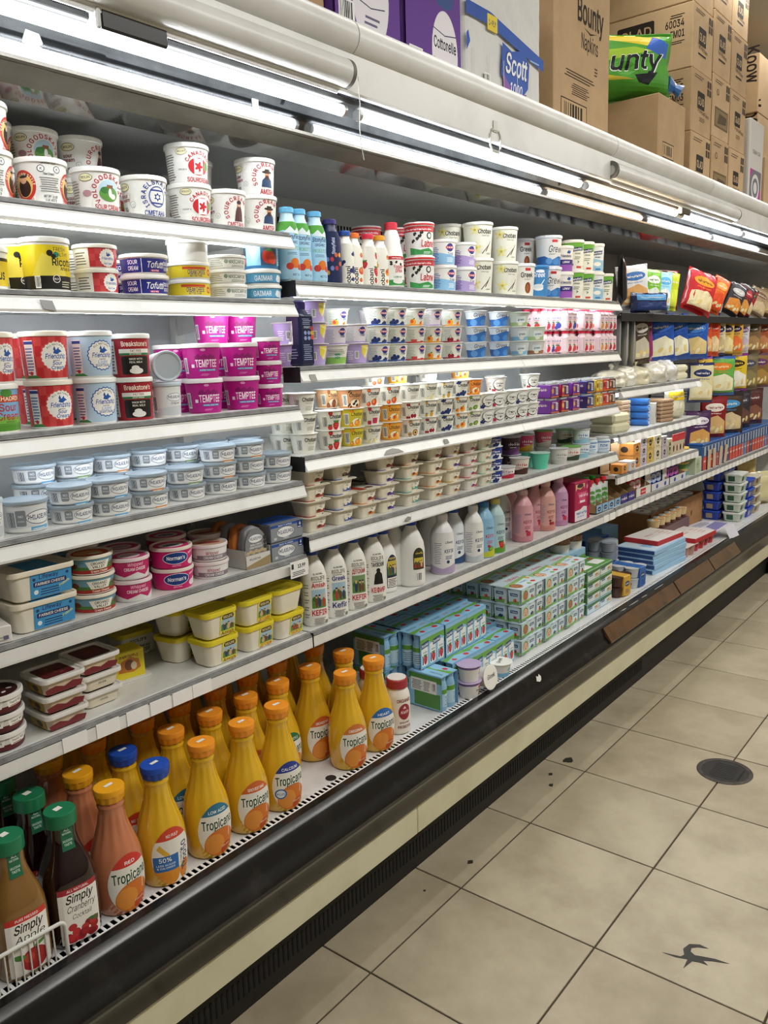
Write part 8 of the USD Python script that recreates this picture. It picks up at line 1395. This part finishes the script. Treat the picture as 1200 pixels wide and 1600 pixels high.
big_box('cardboard_box', 'brown carton at far right on the case top', 4.30, 4.85, .205, .62, TZ, 2.80, 2, lambda a, w, h: a.lines(-w * .3, w * .1, h * .62, h * .75, 3, '#5a4836'))
def l_koo(a, d, h): a.text('Koow', d * .30, h * .88, .105, INK, rot=-84, w=.22); a.rect(-d * .2, d * .1, h * .52, h * .60, '#b9b4aa')
big_box('cardboard_box', 'dark side brown carton with large sideways lettering, lower', 4.44, 5.2, .30, .72, 2.8015, 3.10, 1, None, l_koo)
big_box('cardboard_box', 'dark side brown carton with white tape strips, upper', 4.42, 5.2, .30, .74, 3.102, 3.45, 1, None, lambda a, d, h: (a.rect(-d * .42, d * .02, h * .40, h * .50, '#b4b2b0'), a.rect(-d * .42, d * .02, h * .27, h * .37, '#a9a6a2'), a.text('Koow', d * .32, h * .82, .08, INK, rot=-86, w=.22)))
# ---------------------------------------------------------------- small things on the case and the floor
sh = {p.GetCustomDataByKey('label'): p for p in stage.GetPrimAtPath('/World').GetChildren() if p.GetName().startswith('shelf')}
def tags(shelf_label, xs, z, w, h, y, name='price_tag', seed=0):
    s = [p for k, p in sh.items() if shelf_label in k][0]; r = random.Random(seed)
    for i, x in enumerate(xs):
        put(name, extr_x([(YS - .0018 - tilt(z + .027) * (z + .010 - q) / .026 - o, q) for q, o in ((z - h / 2, 0), (z + h / 2, 0), (z + h / 2, .0010), (z - h / 2, .0010))], x - w / 2, x + w / 2), mat('paper_white', '#f3f2ef', .6), s, smooth=False)
tags('lowest left', (-.633, -.552, -.475, -.411, -.347, -.287), Z['A6'] - .026, .058, .033, YS - .0045, seed=1)
t_ = thing('price_ticket', 'white price ticket hanging from the fifth left shelf end', 'price ticket', (.060, YS - .0150, 1.126 - .050))
put('paper', rbox(-.034, .034, -.0012, 0, 0, .046, .0004), mat('paper_white', '#e3e1dd', .6), t_, smooth=False); a = Art(); a.text('13.99', .008, .026, .010, '#2a2a2c', w=.030); a.lines(-.030, .026, .006, .020, 3, '#6a6a6c'); a.rect(-.030, -.022, .026, .040, '#3a3a3c'); panel(a, (0, -.0012, 0), (1, 0, 0), (0, 0, 1), t_, 'print', PRINT_MATT)
for lb, z, x0, x1, n in (('cheese blocks', Z['C3'], 2.30, 3.39, 13), ('small cartons', Z['C4'], 2.30, 3.39, 15), ('pouch boxes', Z['C5'], 2.28, 4.9, 32)): tags(lb, [x0 + (x1 - x0) * k / (n - 1) + .01 * math.sin(k * 7) for k in range(n)], z - .028, .052, .032, YS - .0045, seed=n)
tags('bagged white', (2.99, 3.35), Z['C2'] - .027, .06, .034, YS - .0045)
tags('lowest middle shelf, right', (2.12, 2.19), Z['B5'] - .027, .055, .034, YS - .0045)
# brown price channel fixed to the bumper, with a clear ticket holder
pc = thing('price_channel', 'brown plastic price channel along the far black bumper', 'price channel')
for a_, b_ in ((1.72, 2.565), (2.58, 3.12), (3.135, 3.62)):
    put('strip', extr_x([(.0985, .4735), (.094, .475), (.055, .418), (.057, .413), (.0645, .4165), (.0855, .441)], a_, b_), mat('channel_brown', '#5e4229', .2, coat=.5, noise=(6, '#3f2e1e', .45, .65)), pc, smooth=False)
tk = thing('price_ticket', 'white red edged price ticket on the brown channel', 'price ticket', (2.47, .075, .420), rx=-34)
put('paper', rbox(-.040, .040, -.004, -.002, 0, .075, .0006), mat('ticket_pink', '#c98a80', .5), tk, smooth=False); a = Art(); a.rect(-.034, .036, .006, .072, '#e9e6e2'); a.text('2/', -.008, .040, .022, '#3a3434', w=.022); a.text('4', .018, .036, .026, '#3a3434'); a.lines(-.02, .026, .012, .026, 2, '#8a4a44'); panel(a, (0, -.004, 0), (1, 0, 0), (0, 0, 1), tk, 'print', PRINT_MATT)
for i, (x, w) in enumerate(((2.10, .09), (2.23, .05), (2.42, .10), (1.98, .05))):
    s = thing('foil_scrap', 'shiny torn label scrap on the bumper top, %s' % ('second from left', 'third from left', 'rightmost', 'leftmost')[i], 'scrap', (x, .112, .4855), rx=-28); m = trimesh.creation.icosphere(2); v = m.vertices * np.array([w / 2, .008, .0016]); v[:, 0] *= 1 + .3 * np.sin(v[:, 1] * 900); m.vertices = v; put('foil', m, mat('foil_scrap', '#d9dcdc', .3, metallic=.5), s)
def patch(name, label, category, pts, loc, rx=0, ry=0, rz=0, color='#e0dfda', th=.0006):
    s = thing(name, label, category, loc, rz, rx=rx, ry=ry); m = trimesh.creation.extrude_polygon(Polygon(pts).buffer(0), th, engine='earcut'); put('sheet', m, mat('patch_' + color[1:], color, .6), s, smooth=False); return s
patch('label_scrap', 'torn white sticker on the black bumper', 'sticker', [(-.02, .0), (-.012, .018), (0, .012), (.008, .020), (.018, .008), (.012, -.004), (.0, -.008), (-.010, -.004)], (1.129, .0865, .4455), rx=66)
patch('label_scrap', 'grey barcode sticker on the second left shelf rail', 'sticker', [(-.012, -.010), (.014, -.014), (.012, .008), (-.014, .010)], (-.592, YS - .0110, 1.787), rx=66, color='#8a8a86')
patch('label_scrap', 'grey sticker on the second middle shelf rail', 'sticker', [(-.012, -.012), (.012, -.010), (.012, .010), (-.012, .010)], (.158, YS - .0110, 1.611), rx=66, color='#8f8f88')
patch('label_scrap', 'torn label remnant on the third middle shelf rail', 'sticker', [(-.05, -.006), (.05, -.006), (.03, .006), (.0, .012), (-.03, .008)], (.50, YS - .0110, 1.370), rx=66, color='#97958e')
patch('label_scrap', 'small torn label on the third middle shelf rail', 'sticker', [(-.014, -.008), (.014, -.006), (.010, .008), (-.012, .010)], (.79, YS - .0110, 1.372), rx=66, color='#8f8d86')
patch('label_scrap', 'torn label piece on the fourth middle shelf rail', 'sticker', [(-.022, -.004), (.0, .006), (.016, .002), (.022, .010), (.010, -.008)], (.565, YS - .0110, 1.149), rx=66, color='#7f7d78')
patch('label_scrap', 'white label scrap on the mirror between the tubes', 'sticker', [(-.022, -.010), (.0, -.016), (.020, -.004), (.014, .012), (-.012, .014)], (-.585, .2212, 2.262), rx=90, color='#c9cbcc')
patch('label_scrap', 'small white label on the mirror between the tubes', 'sticker', [(-.010, -.012), (.010, -.012), (.010, .012), (-.010, .012)], (-.03, .2212, 2.258), rx=90, color='#cfd2d2')
# wire divider standing on the deck edge
wd = thing('wire_divider', 'white wire divider standing before the amber juice bottle', 'wire rack', (-.9, .148, 0)); WH = mat('wire_white', '#d6d6cf', .4)
ox = -.9; arc = [(-.762 - ox + .0 - .014 * (1 - math.cos(t)), 0, .552 + .014 * math.sin(t)) for t in np.linspace(0, math.pi / 2, 6)]
put('frame', sweep([(-.762 - ox, 0, .4887), (-.762 - ox, 0, .52)] + arc + [(-.80 - ox, 0, .567), (-.95 - ox, 0, .572), (-1.25 - ox, 0, .572)], .0042, 10), WH, wd)
for k in range(18): put('wire', rod((-.788 - ox - k * .0165, 0, .4887), (-.788 - ox - k * .0165, 0, .568), .0019, 6), WH, wd)
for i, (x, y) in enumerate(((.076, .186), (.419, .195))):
    s = thing('drain_plug', 'dark oval hole plug in the white deck, %s' % ('left one before the juice', 'right one by the kefir jar')[i], 'plug', (x, y, .4882)); put('disc', lathe([(1e-4, 0), (.015, 0), (.016, .0006), (1e-4, .0012)], 24), mat('plug_dark', '#1c1c1e', .6), s)  # flat dark disc in place of the shade inside a drain hole
# floor drain, crack, spots
dr = thing('floor_drain', 'round bronze floor drain with slotted grate', 'drain', (1.663, -.447, 0)); BR = mat('drain_bronze', '#4a443c', .45, metallic=.5, noise=(30, '#2e2a26', .4, .7))
put('rim', lathe([(.086, -.002), (.104, -.002), (.104, .0016), (.101, .0030), (.089, .0030), (.086, .0016), (.086, -.002)], 48), BR, dr); put('grate', lathe([(1e-4, -.004), (.087, -.004), (.087, -.001), (.0865, .0006), (1e-4, .0006)], 48), mat('drain_dark', '#2a2723', .5, metallic=.4), dr)
for k in range(9): x = -.056 + k * .014; L = min(.045, math.sqrt(max(.07 ** 2 - x ** 2, 1e-4))); put('slot', bx(x - .0028, x + .0028, -L, L, .0004, .0009), mat('slot_black', '#060606', .8), dr, smooth=False)
put('crescent', bx(-.05, .05, -.066, -.058, .0004, .0010), _mats['slot_black'], dr, smooth=False)
ck = [(-.075, .035), (-.03, .016), (-.018, .022), (-.012, .045), (.012, .062), (.040, .058), (.058, .040), (.030, .048), (.012, .046), (.004, .032), (.010, .018), (.028, .012), (.060, .0), (.090, -.020), (.050, -.008), (.024, -.004), (.030, -.022), (.012, -.010), (-.006, -.004), (-.040, -.028), (-.016, .004), (-.045, .014)]
cr, sr = math.cos(math.radians(-50)), math.sin(math.radians(-50))
patch('floor_crack', 'dark star shaped crack in a floor tile', 'crack', [(x * cr - y * sr, x * sr + y * cr) for x, y in ck], (.563, -.690, .0006), color='#2c2a24', th=.0005)
for i, (x, y, r_) in enumerate(((1.395, .097, .022), (1.252, .101, .010), (1.178, .06, .011), (.581, .049, .011), (.371, .085, .005))):
    rr = random.Random(i); patch('floor_stain', 'dark spot on the floor by the kick plate, %s' % ('largest one', 'smaller of a pair', 'lower of a pair', 'near the middle seam', 'smallest one')[i], 'stain', [(x_ * 1.0, y_ * .8) for x_, y_ in [(r_ * (1 + .35 * rr.uniform(-1, 1)) * math.cos(t), r_ * (1 + .35 * rr.uniform(-1, 1)) * math.sin(t)) for t in np.linspace(0, 6.0, 12)]], (x, y, .0006), color='#2a261f', th=.0004)
wf = thing('door_stop', 'black rubber block on the floor past the case kick plate', 'block', (4.86, .16, 0)); put('block', rbox(-.12, .12, -.07, .016, 0, .10, .02), mat('rubber_black', '#131110', .5), wf, smooth=False); put('strip', rbox(-.10, .10, -.075, -.0695, .05, .06, .002), plastic('#8a8a88', .3), wf, smooth=False)
# ---------------------------------------------------------------- labels that single out each package
ORD = ['first', 'second', 'third', 'fourth', 'fifth', 'sixth', 'seventh', 'eighth', 'ninth', 'tenth', 'eleventh', 'twelfth', 'thirteenth', 'fourteenth'] + [p_ + q_ for p_ in ('',) for q_ in ('fifteenth', 'sixteenth', 'seventeenth', 'eighteenth', 'nineteenth', 'twentieth')] + ['twenty ' + q_ for q_ in ('first', 'second', 'third', 'fourth', 'fifth', 'sixth', 'seventh', 'eighth')]
bylook = {}
for e in placed: bylook.setdefault((KINDS[e[1]][2], e[2]), []).append(e)
many = {}
for look, sh in bylook: many[look] = many.get(look, 0) + 1
PLUR = {'tub': 'tubs', 'cup': 'cups', 'bottle': 'bottles', 'box': 'boxes', 'multipack': 'multipacks', 'dessert pack': 'dessert packs', 'jar': 'jars', 'display box': 'display boxes', 'bag': 'bags'}
for (look, sh), es in bylook.items():
    rows = sorted({e[3] for e in es}); usedlab = {}
    for e in es:
        p, k, _, row, col, level, of, x = e
        same_row = [q for q in es if q[3] == row]; cols = sorted({(round(q[7], 2), q[4]) for q in same_row}); stack = sorted(q[5] for q in same_row if q[4] == col)
        w = []
        if len(stack) > 1:
            i = stack.index(level); w.append('lower' if len(stack) == 2 and i == 0 else 'upper' if len(stack) == 2 else 'bottom' if i == 0 else 'topmost' if i == len(stack) - 1 else ORD[i] + ' up')
        if len(rows) > 1: w.append('front row' if row == rows[0] else 'back row' if len(rows) == 2 else ('second row', 'third row', 'fourth row')[rows.index(row) - 1])
        if len({c[1] for c in cols}) > 1:
            order = []
            for c in cols:
                if c[1] not in order: order.append(c[1])
            i = order.index(col); n = len(order); w.append('left one' if n == 2 and i == 0 else 'right one' if n == 2 else 'leftmost' if i == 0 else 'rightmost' if i == n - 1 else ORD[i] + ' from left')
        lab = look + (', ' + ', '.join(w) if w else '') + (' on ' if not w else ', ') + SHELF[sh]
        while len(lab.split()) > 16: lab = lab.replace(' and ', ' ', 1) if ' and ' in lab else ' '.join(lab.split()[1:])
        n = usedlab.get(lab, 0); usedlab[lab] = n + 1
        tag(p, lab); 
        if len(es) > 1 or many[look] > 1: tag(p, group='%s on the %s' % (KINDS[k][0].replace('_', ' ') + 's', SHELF[sh]))
        else: tag(p, group='%ss on the %s' % (KINDS[k][0].replace('_', ' '), SHELF[sh]))
        gk = p.GetCustomDataByKey('group')
        if gk: tag(p, group=gk.replace('boxs ', 'boxes ').replace('pouchs ', 'pouches '))
        if n: print('SAME LABEL', lab)
